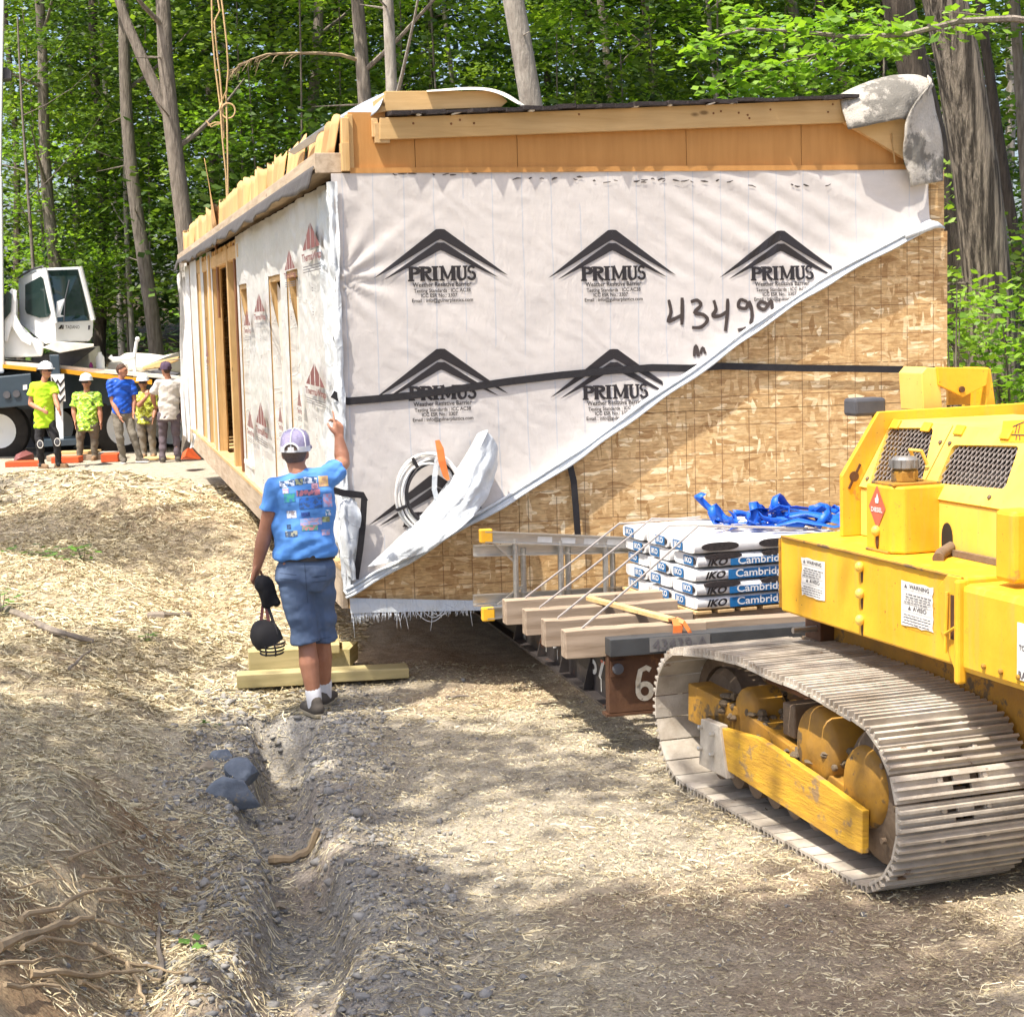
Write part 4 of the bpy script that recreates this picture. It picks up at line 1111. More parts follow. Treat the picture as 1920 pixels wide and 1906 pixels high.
def bundle(i, j, label, L=1.0, wv=0.365, h=0.083):
    o = thing('shingle_bundle', label, 'shingle bundle', frame=pf @ Matrix.Translation((0.0 + rng.uniform(-.012, .012) - (0.015 if i == 4 else 0), 0.0 + j * 0.375 + rng.uniform(-.006, .006), 0.103 + i * 0.0865)) @ Matrix.Rotation(R(rng.uniform(-1, 1)), 4, 'Z'), group='shingle bundles stacked on the pallet')
    mb = MB()
    nx, ny = 26, 8
    def skin(a, b):
        # cross-section around the bundle, lengthwise a
        return None
    rings = []
    for a in range(nx + 1):
        x = L * a / nx; tp = 1 - 0.06 * (abs(2 * a / nx - 1) ** 8); rg = []
        for b in range(20):
            t = 2 * math.pi * (b + 0.5) / 20
            cy, cz = math.copysign(abs(math.cos(t)) ** 0.3, math.cos(t)), math.copysign(abs(math.sin(t)) ** 0.35, math.sin(t))
            k = 0.004 * float(vnoise(a * 0.7 + i * 9, b * 0.9 + j * 7, 4))
            rg.append((x, wv / 2 + (wv / 2 + k) * cy * tp, h / 2 + (h / 2 + k) * cz * tp * (1 - 0.1 * (0.5 + float(vnoise(a * 0.5, i + j * 3, 8))))))
        rings.append(rg)
    mb.loft(rings)
    body = mb.build('wrapper', MT['bag'], o, smooth=60)
    # cut-outs showing the dark shingles, flat print on the near face and on the end
    if j == 0:
        for c in (0.17, 0.56):
            hl = MB(); hl.prism([(c + 0.125 * math.copysign(abs(math.cos(t)) ** 0.6, math.cos(t)), -0.004, (h * 0.55 if i == 4 else h * 0.86) + (0.026 if i == 4 else 0.02) * math.sin(t)) for t in [2 * math.pi * q / 20 for q in range(20)]], (0, 0.02, 0))
            if i in (4, 3, 1):
                hl.build('cut_out', MT['shingle'], body)
        if i in (0, 1, 2, 3):
            zz = h * 0.42 if i in (1, 3) else h * 0.5
            b1 = Print(); b1.rect(0.215, 0.010, 0.78, h * 0.62 if i in (1, 3) else h - 0.012); b1.build('printed_band', MT['bag_blue'], body, lambda x, y, k: (x, -0.0055 - k, y))
            t1 = Print(); t1.text('Cambridge', 0.445, zz, 0.066, 0.014, 0.36); t1.build('printed_name', MT['white_print'], body, lambda x, y, k: (x, -0.0075 - k, y))
            t2 = Print(); t2.text('IKO', 0.13, zz, 0.06, 0.04, 0.13); t2.build('printed_name', MT['ink'], body, lambda x, y, k: (x + (y - zz) * 0.4, -0.0055 - k, y))
    b2 = Print(); off = (0.05, 0.16)[(i + j) % 2]
    b2.rect(off, 0.012, off + 0.14, h - 0.014); b2.build('printed_band', MT['bag_blue'], body, lambda x, y, k: (-0.0055 - k, wv - x, y))
    t3 = Print(); t3.text('IKO', off + 0.07, h * .5, 0.05, 0.03, 0.1); t3.build('printed_name', MT['white_print'], body, lambda x, y, k: (-0.0075 - k, wv - x, y))
    if (i + j) % 2:
        h3 = MB(); h3.prism([(-0.005, wv * 0.28 + 0.07 * math.cos(t), h * 0.5 + 0.024 * math.sin(t)) for t in [2 * math.pi * q / 16 for q in range(16)]], (0.02, 0, 0)); h3.build('cut_out', MT['shingle'], body)
layer = ['bottom layer on the pallet', 'second layer up', 'third layer up', 'fourth layer up', 'top layer under blue slings']
row = ['front row', 'middle row', 'back row by the wall']
for i in range(5):
    for j in range(3):
        bundle(i, j, 'white wrapped shingle bundle, %s, %s' % (layer[i], row[j]))
top = pf @ Vector((0.35, 0.4, 0.545))
# tie-down strapping from the timbers over the bundles
for k, (x0, y0, v0_, x1, y1, lab) in enumerate(((985, 1100, -1.0, 1160, 982, 'farthest'), (1012, 1120, -1.4, 1222, 972, 'second farthest'), (1046, 1137, -1.8, 1255, 985, 'third farthest'), (1090, 1158, -2.2, 1310, 985, 'nearest'))):
    a = MF @ Vector((W(x0, y0, v0_)[0], v0_, 0.725))
    b = pf @ Vector((0.02 + 0.06 * k, 1.0 - 0.31 * k, 0.548))
    tgt = at(x1, y1, b.y)
    b = Vector((tgt.x, tgt.y, tgt.z))
    e = pf @ Vector((0.5 + 0.1 * k, 1.0 - 0.31 * k, 0.556))
    m = MB(); m.tube([a + Vector((-.03, 0, -.12)), a, a.lerp(b, .5) + Vector((0, 0, -0.006)), b, b.lerp(e, .3), e], 0.0075, 6, 0.5)
    tag(m.build('tie_strap', MT['cord'], origin=a), 'grey tie-down strap from timber beam up to shingles, %s of four from the crawler' % lab, 'strap', 'tie-down straps over the shingles')
# heap of blue slings
sl_o = pf @ Vector((0.6, 0.35, 0.54))
sl = thing('blue_sling', 'heap of bright blue webbing slings dumped on the shingle bundles', 'sling', sl_o)
rr = random.Random(5)
for k in range(20):
    m = MB(); pts, ac = [], []
    c_ = Vector((-0.25 + 0.72 * rr.random(), rr.uniform(-.12, .16), rr.uniform(0.015, 0.045)))
    ph = rr.uniform(0, 6); r0 = rr.uniform(0.05, 0.12); tl = rr.uniform(-1.2, 1.2); tw = rr.uniform(-2.5, 2.5); sq = rr.uniform(0.5, 1.6)
    ax = Matrix.Rotation(tl, 3, 'X') @ Matrix.Rotation(rr.uniform(-1, 1), 3, 'Y')
    kk = rr.uniform(2.6, 5.6)
    for i in range(13):
        t = ph + kk * i / 12; w_ = r0 * (1 + 0.35 * math.sin(t * 2.3 + k))
        q = c_ + ax @ Vector((sq * w_ * 1.3 * math.cos(t), w_ * math.sin(t), 0.012 * math.sin(3 * t)))
        q.z = max(q.z + 0.035, 0.012 + 0.02 * rr.random()); pts.append(q)
        ac.append(ax @ Vector((0.7 * math.sin(t * 1.2 + tw * i / 12), 0.5 * math.cos(t + tw * i / 12), 1.0)))
    m.ribbon(pts, 0.05, ac); m.build('webbing_loop', MT['blue'], sl, smooth=25, solid=0.0025)
for k in range(5):
    m = MB(); y = -0.22 + 0.08 * k; x0 = rr.uniform(0.0, 0.15)
    m.ribbon([(x0, y, 0.03 + .02 * k), (x0 + .18, y + rr.uniform(-.05, .05), 0.075 + .012 * k), (x0 + .4, y + rr.uniform(-.05, .05), 0.03 + .015 * k), (x0 + .62, y + .03, 0.06), (x0 + .8, y + .04, .02)], 0.055, [(rr.uniform(-.2, .2), .9, rr.uniform(-.5, .8)) for _ in range(5)]); m.build('webbing_tail', MT['blue'], sl, smooth=25, solid=0.0025)

# ------------------------------------------------------------------ aluminium ladder on edge against the wall
lad = thing('aluminium_ladder', 'aluminium extension ladder on its edge against the OSB wall, yellow end caps', 'ladder', frame=MF @ Matrix.Translation((0.80, -0.42, 0.56)))
def lrail(z0, z1, v, name='ladder_rail', x0=0.04):
    m = MB(); a, b = Vector((x0, v, z0)), Vector((3.0, v, z1))
    d = Vector((0, 0, 0.028))
    m.beam(a, b, 0.010, 0.075); m.beam(a + Vector((0, -0.018, 0.034)), b + Vector((0, -0.018, 0.034)), 0.03, 0.008); m.beam(a + Vector((0, -0.018, -0.034)), b + Vector((0, -0.018, -0.034)), 0.03, 0.008)
    m.build(name, MT['alu'], lad)
lrail(0.50, 0.22, -0.06); lrail(0.40, 0.30, 0.02, x0=-0.02); lrail(0.07, 0.05, 0.02, x0=-0.03); lrail(-0.01, 0.03, -0.06)
for k, x in enumerate((0.27, 0.58, 0.89, 1.2, 1.5)):
    m = MB(); zt = 0.5 - 0.093 * x; m.tube([(x - .02, -0.05, 0.0), (x - .02, -0.05, zt)], 0.02, 10); m.build('ladder_rung', MT['alu'], lad, smooth=True)
    m = MB(); zt = 0.4; m.tube([(x + .05, 0.02, 0.06), (x + .05, 0.02, zt)], 0.02, 10); m.build('ladder_rung', MT['alu'], lad, smooth=True)
for (a, b) in (((0.1, -.05, 0.46), (0.26, -.05, 0.30)), ((0.12, -.05, 0.04), (0.3, -.05, 0.16))):
    MB().beam(a, b, 0.02, 0.012).build('ladder_brace', MT['alu'], lad)
for z in (0.505, -0.015):
    MB().box((0.05, -0.065, z), (0.085, 0.055, 0.09)).build('end_cap', MT['yellow'], lad, bevel=0.008)
for k in range(5):
    m = MB(); x = 0.45 + 0.16 * k; m.box((x, -0.0665, 0.498 - 0.0946 * (x - 0.04)), (0.1, 0.002, 0.04), Matrix.Rotation(0.094, 3, 'Y'))
    m.build('rail_sticker', MT['sticker'], lad)

# ------------------------------------------------------------------ planks on the ground beside the man
G = 'planks stacked by the ditch'
def plank(label, px, py, z, L, wv, hz, rz, m='treated_x'):
    p = at_z(px, py, z)
    o = MB().box((0, 0, hz / 2), (L, wv, hz)).build('plank', MT[m], None, bevel=0.004)
    o.matrix_world = Matrix.Translation(p) @ Matrix.Rotation(R(rz), 4, 'Z')
    return tag(o, label, 'plank', G)
plank('pale plank lying lowest and farthest left of the stack behind the man', 507, 1283, 0.03, 0.45, 0.16, 0.09, 8)
plank('long pale plank running right from behind the man\'s legs', 650, 1272, 0.03, 0.85, 0.2, 0.07, 9)
plank('thick pale block standing behind the man\'s left calf', 520, 1252, 0.06, 0.40, 0.15, 0.14, 10)
plank('short pale block between the man\'s calves and dark earth', 600, 1243, 0.06, 0.30, 0.5, 0.13, 84)
plank('short block on top of the stack right of the man\'s knees', 618, 1215, 0.19, 0.14, 0.40, 0.06, 6)
plank('topmost short block leaning toward the house foot', 612, 1196, 0.25, 0.10, 0.35, 0.05, 4)
# ------------------------------------------------------------------ yellow tracked crawler
CA = R(19)
CO = Vector((1.51, 7.2, 0.0))
# local axes: x = across the machine (away from its near side), y = along it away from the camera
CF = Matrix.Translation(CO) @ Matrix.Rotation(CA, 4, 'Z')
CI = CF.inverted()
CBX = CF.to_3x3() @ Vector((1, 0, 0)); CAX = CF.to_3x3() @ Vector((0, 1, 0))
def CB(x, y, b):                   # pixel on the plane across = b -> local point
    return CI @ on_plane(x, y, CF @ Vector((b, 0, 0)), CBX)
def CAp(x, y, a):                  # pixel on the plane along = a -> local point
    return CI @ on_plane(x, y, CF @ Vector((0, a, 0)), CAX)
crawler = thing('tracked_crawler', 'dirty yellow tracked crawler machine with steel grouser track, parked by the trailer', 'crawler', frame=CF)
# track path (y, z), closed, anticlockwise seen from the near side
TW = 0.66
path = []
def seg(a, b, n):
    for i in range(n):
        t = i / n; path.append((a[0] + (b[0] - a[0]) * t, a[1] + (b[1] - a[1]) * t))
seg((0.22, 0.022), (2.0, 0.022), 20)
for i in range(20):
    t = -90 + 180 * i / 20; path.append((1.98 + 0.345 * math.cos(R(t)), 0.367 + 0.345 * math.sin(R(t))))
tops = [(1.98, 0.715), (1.7, 0.755), (1.3, 0.785), (1.0, 0.775), (0.7, 0.775), (0.45, 0.755), (0.24, 0.735)]
for a, b in zip(tops[:-1], tops[1:]):
    seg(a, b, 4)
for i in range(20):
    t = 90 + 180 * i / 20; path.append((0.235 + 0.365 * math.cos(R(t)), 0.378 + 0.357 * math.sin(R(t))))
PP = np.array(path + [path[0]]); dl = np.hypot(*np.diff(PP, axis=0).T); cum = np.concatenate([[0], np.cumsum(dl)])
NS = 46
def path_at(s):
    s = s % cum[-1]
    return np.array([np.interp(s, cum, PP[:, 0]), np.interp(s, cum, PP[:, 1])])
pitch = cum[-1] / NS
ch = MB()
for b in (0.26, 0.40):
    n = 120
    for i in range(n):
        p, q = path_at(cum[-1] * i / n), path_at(cum[-1] * (i + 1) / n)
        t = q - p; t = t / np.hypot(*t); nn_ = np.array([-t[1], t[0]])      # inward
        p2, q2 = p + nn_ * 0.05, q + nn_ * 0.05
        ch.beam((b, p2[0], p2[1]), (b, q2[0], q2[1]), 0.035, 0.07, (0, float(nn_[0]), float(nn_[1])))
    if b == 0.26:
        chain = ch.build('track_chain', MT['tread_dirty'], crawler); ch = MB()
ch.build('track_chain', MT['tread_dirty'], crawler)
# one shoe: plate with three grouser bars, slots and bolts
sh = MB(); hp = pitch / 2 * 0.93
hole = ((0.27, 0.315), (0.355, 0.40))
for k in range(3):
    yc = (-0.66 + 0.66 * k) * hp
    sh.span((0, yc - 0.0065, -0.008), (TW, yc + 0.0065, 0.034 if k != 1 else 0.036))
bands = [(-hp, -0.66 * hp - 0.0067), (-0.66 * hp + 0.0067, -0.0067), (0.0067, 0.66 * hp - 0.0067), (0.66 * hp + 0.0067, hp)]
for k, (ya, yb) in enumerate(bands):
    xs_ = [0, TW] if k in (0, 3) else ([0, 0.28, 0.37, TW] if k == 1 else [0, 0.24, 0.29, 0.37, 0.42, TW])
    for q in range(0, len(xs_), 2):
        sh.span((xs_[q], ya, -0.008), (xs_[q + 1], yb, 0.006))
for x in (0.22, 0.44):
    for y in (0.33,):
        sh.lathe([(0.014, 0.006), (0.014, 0.016), (0.008, 0.02)], (x, y * hp, 0.0), (0, 0, 1), 8)
shoe_me = sh.mesh('track_shoe', MT['tread'])
for i in range(NS):
    s = cum[-1] * (i + 0.5) / NS
    p = path_at(s); t = path_at(s + 0.05) - path_at(s - 0.05); t = t / np.hypot(*t); no = np.array([t[1], -t[0]])
    o = bpy.data.objects.new('track_shoe', shoe_me); COL.objects.link(o); o.parent = chain
    Mx = Matrix(((1, 0, 0, rng.uniform(-.004, .004)), (0, -t[0], no[0], p[0]), (0, -t[1], no[1], p[1]), (0, 0, 0, 1)))
    o.matrix_local = Mx
# undercarriage
MB().prism([(0.1, 0.35, 0.16), (0.1, 1.9, 0.16), (0.1, 1.9, 0.40), (0.1, 1.45, 0.50), (0.1, 0.35, 0.36)], (0.46, 0, 0)).build('track_frame', MT['yellow_dirt_shade'], crawler, bevel=0.006)
fa = [CB(1290, 1280, 0.1), CB(1388, 1330, 0.1), CB(1390, 1400, 0.1), CB(1290, 1350, 0.1)]
MB().prism([(0.1, p.y, p.z) for p in fa], (0.4, 0, 0)).build('frame_box', MT['yellow_dirt_shade'], crawler, bevel=0.006)
gd = [CB(*p, 0.045) for p in ((1345, 1362), (1420, 1383), (1520, 1450), (1617, 1520), (1616, 1600), (1590, 1590), (1345, 1432))]
gm = MB(); gm.prism([(0.045, p.y, p.z) for p in gd], (0.035, 0, 0)); gm.build('guard_plank', MT['yellow_wood'], crawler, bevel=0.004)
br = [CB(*p, 0.03) for p in ((1314, 1347), (1348, 1360), (1362, 1460), (1310, 1432))]
bo = MB().prism([(0.03, p.y, p.z) for p in br], (0.05, 0, 0)).build('guide_bracket', MT['tread'], crawler, bevel=0.004)
for p in ((1316, 1362), (1338, 1376), (1315, 1402), (1337, 1414)):
    q = CB(*p, 0.028); MB().lathe([(0.012, 0), (0.012, 0.02), (0.006, 0.024)], (0.028, q.y, q.z), (-1, 0, 0), 8).build('bolt', MT['alu'], bo)
sk = [CB(*p, 0.06) for p in ((1320, 1450), (1362, 1462), (1370, 1478), (1330, 1462))]
for (x, y, r_, b) in ((1405, 1330, 0.115, 0.14), (1535, 1400, 0.19, 0.12), (1625, 1475, 0.185, 0.12)):
    q = CB(x, y, b)
    m = MB(); m.lathe([(0.03, -0.05), (0.06, -0.035), (r_ * 0.8, -0.03), (r_ * 0.93, -0.015), (r_, 0.01), (r_, 0.14), (r_ * 0.8, 0.16)], (b, q.y, q.z), (1, 0, 0), 28); m.build('support_roller', MT['yellow_dirt_shade'], crawler, smooth=True)
q = (0.235, 0.378)
m = MB(); m.lathe([(0.03, -0.035), (0.06, -0.03), (0.07, -0.02), (0.26, -0.01), (0.30, 0.02), (0.30, 0.2), (0.1, 0.22)], (0.14, q[0], q[1]), (1, 0, 0), 30); spk = m.build('drive_sprocket', MT['tread_dirty'], crawler, smooth=True)
for k in range(13):
    a = 2 * math.pi * k / 13; MB().box((0.33, q[0] + 0.31 * math.cos(a), q[1] + 0.31 * math.sin(a)), (0.06, 0.05, 0.05), Matrix.Rotation(a, 3, 'X')).build('sprocket_tooth', MT['tread_dirty'], spk)
for k in range(6):
    a = 2 * math.pi * k / 6; MB().lathe([(0.014, 0), (0.014, 0.02)], (0.11, q[0] + 0.19 * math.cos(a), q[1] + 0.19 * math.sin(a)), (-1, 0, 0), 8).build('bolt', MT['tread_dirty'], spk)
m = MB(); m.lathe([(0.04, -0.03), (0.07, -0.02), (0.22, -0.01), (0.25, 0.02), (0.25, 0.16), (0.1, 0.18)], (0.24, 1.98, 0.367), (1, 0, 0), 30); m.build('idler_wheel', MT['tread_dirty'], crawler, smooth=True)
for k in range(8):
    m = MB(); m.lathe([(0.04, -0.03), (0.085, -0.02), (0.085, 0.3), (0.04, 0.31)], (0.16, 0.42 + 0.2 * k, 0.155), (1, 0, 0), 16); m.build('bottom_roller', MT['tread_dirty'], crawler, smooth=True)
dm = MB()
for k in range(260):
    y = rng.uniform(0.4, 1.75); x = rng.uniform(0.1, 0.45); z = 0.44 + 0.06 * math.sin(y * 5) + rng.uniform(-.05, .05)
    dm.ball((x, y, z), (rng.uniform(.015, .05), rng.uniform(.015, .06), rng.uniform(.01, .03)), 6, 4)
MT['dirt'] = mat('packed_dirt', (0.16, 0.12, 0.08), (0.09, 0.065, 0.04), 12, 0.95, bmp=0.8, bscale=50)
tag(dm.build('packed_dirt', MT['dirt'], crawler, smooth=True), kind='stuff')
q = CB(1478, 1350, 0.12); MB().box((0.2, q.y, q.z), (0.16, 0.12, 0.16)).build('grease_fitting', MT['tread_dirty'], crawler, bevel=0.01)

# second track on the far side
ch2 = MB()
for i in range(60):
    p, q_ = path_at(cum[-1] * i / 60), path_at(cum[-1] * (i + 1) / 60)
    ch2.beam((2.35, p[0], p[1]), (2.35, q_[0], q_[1]), 0.66, 0.03, (0, 0.01, 1))
ch2.build('far_track', MT['tread_dirty'], crawler)

# hull and deck
HB = 0.66
MB().prism([(HB + 0.02, -1.2, 0.30), (HB + 0.02, 1.15, 0.30), (HB + 0.02, 1.72, 0.58), (HB + 0.02, 1.72, 0.985), (HB + 0.02, -1.2, 0.985)], (1.3, 0, 0)).build('hull', MT['yellow_dirt_shade'], crawler, bevel=0.006)
DB, Z0, Z1 = 0.40, 0.965, 1.355
ya = CB(1463, 1010, DB).y; yg = CB(1806, 1160, DB).y
deck = MB().span((DB, yg - 0.02, Z0), (2.0, ya, Z1)).build('deck_box', MT['yellow'], crawler, bevel=0.012)
MB().span((DB - 0.03, yg - 1.3, Z0 - 0.01), (2.0, yg - 0.022, Z1 - 0.02)).build('rear_box', MT['yellow'], crawler, bevel=0.03)
MB().span((DB - 0.05, yg - 0.035, Z0 - 0.06), (DB - 0.002, yg + 0.0, Z1 - 0.005)).build('weld_seam', MT['yellow'], crawler, bevel=0.012)
g = [(DB - 0.02, yg + 0.16, Z1 - 0.06), (DB - 0.02, yg + 0.09, Z1 + 0.0), (DB - 0.02, yg, Z1), (DB - 0.02, yg, Z0 - 0.06), (DB - 0.02, yg + 0.16, Z0 + 0.17)]
MB().prism(g, (0.018, 0, 0)).build('gusset_plate', MT['yellow'], crawler, bevel=0.003)
MB().span((DB - 0.024, yg + 0.03, Z0 + 0.12), (DB - 0.0205, yg + 0.06, Z1 - 0.08)).build('gusset_slot', MT['steel_rust'], crawler)
m = MB(); m.tube([(DB - 0.03, yg + 0.075, Z1 - 0.07), (DB - 0.04, yg + 0.075, Z0 + 0.06)], 0.008, 8); m.tube([(DB - 0.04, yg + 0.075, Z0 + 0.14), (DB - 0.04, yg + 0.0, Z0 + 0.18)], 0.007, 8); m.build('latch_rod', MT['yellow'], crawler, smooth=True)
for z in (Z0 + 0.05, Z0 + 0.175, Z0 + 0.30):
    y = CB(1616, 1100, DB).y
    MB().ball((DB - 0.012, y, z + 0.03), (0.022, 0.022, 0.026), 12, 8).build('deck_bolt', MT['yellow_sunlit'], crawler, smooth=180)
    MB().ball((DB - 0.001, y - 0.003, z - 0.015), (0.004, 0.010, 0.032), 10, 6).build('rust_streak', MT['steel_rust'], crawler, smooth=180)
# warning stickers
def sticker(x0, y0, x1, y1, seed):
    a, b = CB(x0, y0, DB), CB(x1, y1, DB)
    ws, hs = abs(a.y - b.y), abs(a.z - b.z)
    rr = random.Random(seed)
    # torn outline
    pts = []
    for t in range(8): pts.append((ws * t / 8, -rr.uniform(0, .006)))
    for t in range(10): pts.append((ws - rr.uniform(0, .012) * (seed % 2), -hs * t / 10))
    for t in range(8): pts.append((ws - ws * t / 8, -hs + rr.uniform(0, .01)))
    for t in range(10): pts.append((rr.uniform(0, .012) * ((seed + 1) % 2), -hs + hs * t / 10))
    cx_, cz_ = ws / 2, -hs / 2
    m = MB(); m.add([(DB - 0.0035, a.y - p[0], a.z + p[1]) for p in pts] + [(DB - 0.0035, a.y - cx_, a.z + cz_)], [(i, (i + 1) % len(pts), len(pts)) for i in range(len(pts))])
    st_ = m.build('warning_sticker', MT['sticker'], deck)
    pr = Print()
    fn = lambda x, y, k: (DB - 0.005 - k, a.y - x, a.z + y)
    pr.text('WARNING', ws * .56, -hs * .11, hs * .13, 0.02, ws * .62); pr.add([(ws * .1, -hs * .15), (ws * .2, -hs * .15), (ws * .15, -hs * .06)], [(0, 1, 2)])
    pr.text('AVISO', ws * .58, -hs * .58, hs * .13, 0.02, ws * .42); pr.add([(ws * .22, -hs * .62), (ws * .32, -hs * .62), (ws * .27, -hs * .53)], [(0, 1, 2)])
    pr.rect(0.01, -hs * .185, ws - .012, -hs * .192); pr.rect(0.01, -hs * .49, ws - .012, -hs * .497); pr.rect(.01, -hs * .66, ws - .012, -hs * .667)
    pr.build('sticker_heading', MT['ink_grey'], st_, fn)
    t2 = Print()
    for yy in (.27, .33, .39, .45, .73, .79, .85, .91):
        x = ws * rr.uniform(.06, .16)
        while x < ws * rr.uniform(.8, .92):
            l = rr.uniform(.012, .035); t2.rect(x, -hs * yy, min(x + l, ws * .93), -hs * (yy + .022)); x += l + .006
    t2.build('sticker_text', MT['ink_grey'], st_, fn)
sticker(1503, 1042, 1548, 1128, 2); sticker(1691, 1086, 1752, 1188, 3)
# square leg under the deck
lg = CAp(1558, 1180, 1.62)
MB().span((lg.x - 0.085, 1.58, 0.62), (lg.x + 0.085, 1.74, Z0 - 0.002)).build('square_leg', MT['steel_rust'], crawler, bevel=0.005)
MB().span((lg.x - 0.10, 1.565, 0.60), (lg.x + 0.10, 1.755, 0.80)).build('leg_sleeve', MT['tread_dirty'], crawler, bevel=0.005)
MB().tube([(lg.x - 0.22, 1.62, 0.86), (lg.x - 0.05, 1.62, 0.86)], 0.016, 10).build('leg_pin', MT['alu'], crawler, smooth=True)

# hood: end plate, sloping flank with two grilles
YA = ya - 0.22
pl = [CAp(*p, YA) for p in ((1580, 1002), (1577, 892), (1648, 772), (1836, 763), (1880, 768), (1920, 772), (1990, 780))]
b0 = pl[0].x; zk = pl[1].z; zt = pl[2].z; b1 = pl[2].x
end = MB(); end.prism([(b0, YA, Z1 + 0.002), (b0, YA, zk), (b1, YA, zt), (b1 + 1.0, YA, zt + 0.01), (b1 + 1.0, YA, Z1 + 0.002)], (0, 0.03, 0)); ep = end.build('hood_end_plate', MT['yellow'], crawler, bevel=0.004)
kq = CAp(1601, 893, YA)
m = MB(); m.lathe([(0.026, 0), (0.026, 0.004)], (kq.x, YA - 0.001, kq.z), (0, -1, 0), 16); m.beam((kq.x - 0.03, YA - 0.003, kq.z - 0.06), (kq.x + 0.035, YA - 0.003, kq.z + 0.06), 0.012, 0.006, (0, 1, 0)); m.build('key_slot', MT['steel_rust'], ep)
# flank plane: from (bA, zA) up to (bB, zB)
bA, zA = b0 + 0.10, Z1 + 0.24; bB, zB = b1 + 0.09, zt - 0.045
fn_ = Vector((-(zB - zA), 0, bB - bA)).normalized()
Ln = math.hypot(bB - bA, zB - zA); sl_d = Vector((bB - bA, 0, zB - zA)) / Ln
YN = YA - 2.3
def fl_pt(s, y, off=0.0):            # s metres up the slope
    return Vector((bA, y, zA)) + sl_d * s + fn_ * off
def flank(x, y):                     # pixel -> (s, y) on the flank
    p = CI @ on_plane(x, y, CF @ Vector((bA, 0, zA)), CF.to_3x3() @ fn_)
    return ((p - Vector((bA, 0, zA))).dot(sl_d), p.y)
MB().span((bA, YN, Z1 + 0.002), (bA + 0.9, YA - 0.002, zA)).build('hood_base', MT['yellow_sunlit'], crawler, bevel=0.006)
MB().span((bB, YN, zB - 0.03), (bB + 0.7, YA - 0.002, zB)).build('hood_top', MT['yellow_sunlit'], crawler, bevel=0.006)
MB().span((bB + 0.25, YN, zA), (bB + 0.3, YA - 0.01, zB - 0.03)).build('hood_core', MT['dark'], crawler)
def hood_door(y0, y1, grille, name):
    """flank panel with a rounded opening, mesh and dark inside"""
    gs = [flank(*p) for p in grille]
    inner = []
    n = len(gs)
    for i in range(n):                # round the corners
        p, a, b = Vector(gs[i]), Vector(gs[i - 1]), Vector(gs[(i + 1) % n])
        c0, c1 = p + (a - p).normalized() * 0.03, p + (b - p).normalized() * 0.03
        for t in (0, .25, .5, .75, 1):
            inner.append((1 - t) ** 2 * c0 + 2 * t * (1 - t) * p + t * t * c1)
    cen = sum(inner, Vector((0, 0))) / len(inner)
    outer = []
    for q in inner:                   # project outwards to the panel rectangle
        d = q - cen; ks = []
        if d.x > 1e-6: ks.append((Ln - 0.004 - cen.x) / d.x)
        if d.x < -1e-6: ks.append((0.004 - cen.x) / d.x)
        if d.y > 1e-6: ks.append((y1 - cen.y) / d.y)
        if d.y < -1e-6: ks.append((y0 - cen.y) / d.y)
        outer.append(cen + d * min(ks))
    m = MB(); N = len(inner)
    for cn in ((0.004, y0), (Ln - 0.004, y0), (Ln - 0.004, y1), (0.004, y1)):   # snap nearest outer point to each corner
        k = min(range(N), key=lambda i: (outer[i] - Vector(cn)).length); outer[k] = Vector(cn)
    m.add([fl_pt(q.x, q.y, 0.012) for q in inner] + [fl_pt(q.x, q.y, 0.012) for q in outer] + [fl_pt(q.x, q.y, -0.012) for q in inner] + [fl_pt(q.x, q.y, -0.012) for q in outer],
          [(i, (i + 1) % N, N + (i + 1) % N, N + i) for i in range(N)] + [(i, 2 * N + i, 2 * N + (i + 1) % N, (i + 1) % N) for i in range(N)] + [(N + i, N + (i + 1) % N, 3 * N + (i + 1) % N, 3 * N + i) for i in range(N)])
    d = m.build(name, MT['yellow_sunlit'], crawler)
    # expanded metal: two families of slanted bars
    gm = MB(); s0, s1 = min(q.x for q in inner), max(q.x for q in inner); g0, g1 = min(q.y for q in inner), max(q.y for q in inner)
    from mathutils.geometry import intersect_line_line_2d
    poly = inner
    for sg in (1, -1):
        c = -2.0
        while c < 2.5:
            a = Vector((s0 - 0.1, cen.y + c + sg * (s0 - 0.1 - cen.x) * 0.62)); b = Vector((s1 + 0.1, cen.y + c + sg * (s1 + 0.1 - cen.x) * 0.62))
            hits = []
            for i in range(N):
                h_ = intersect_line_line_2d(a, b, poly[i], poly[(i + 1) % N])
                if h_: hits.append(h_)
            if len(hits) >= 2:
                hits.sort(key=lambda q: (q - a).length)
                gm.beam(fl_pt(hits[0].x, hits[0].y, -0.004 - 0.003 * sg), fl_pt(hits[-1].x, hits[-1].y, -0.004 - 0.003 * sg), 0.0075, 0.004, fn_)
            c += 0.034
    gm.build('mesh_grille', MT['mesh'], d)
    MB().add([fl_pt(s, y, -0.10) for s, y in ((0.0, y0), (Ln, y0), (Ln, y1), (0.0, y1))], [(0, 1, 2, 3)]).build('radiator_core', MT['dark'], d)
s1_, y_seam = flank(1750, 880)
hood_door(y_seam + 0.006, YA - 0.004, [(1668, 804), (1754, 804), (1732, 905), (1632, 912)], 'hood_door')
hood_door(YN, y_seam - 0.006, [(1790, 836), (1915, 838), (1888, 919), (1759, 908)], 'hood_door')
dq = [flank(*p) for p in ((1885, 792), (1990, 786), (1990, 832), (1880, 832))]
dm_ = MB(); dm_.add([fl_pt(s, y, 0.0145) for s, y in dq], [(0, 1, 2, 3)]); dc = dm_.build('brand_decal', MT['stripe'], crawler)
pr = Print()
def FL(pts, w):
    q = [flank(*p) for p in pts]; pr.stroke(q, w)
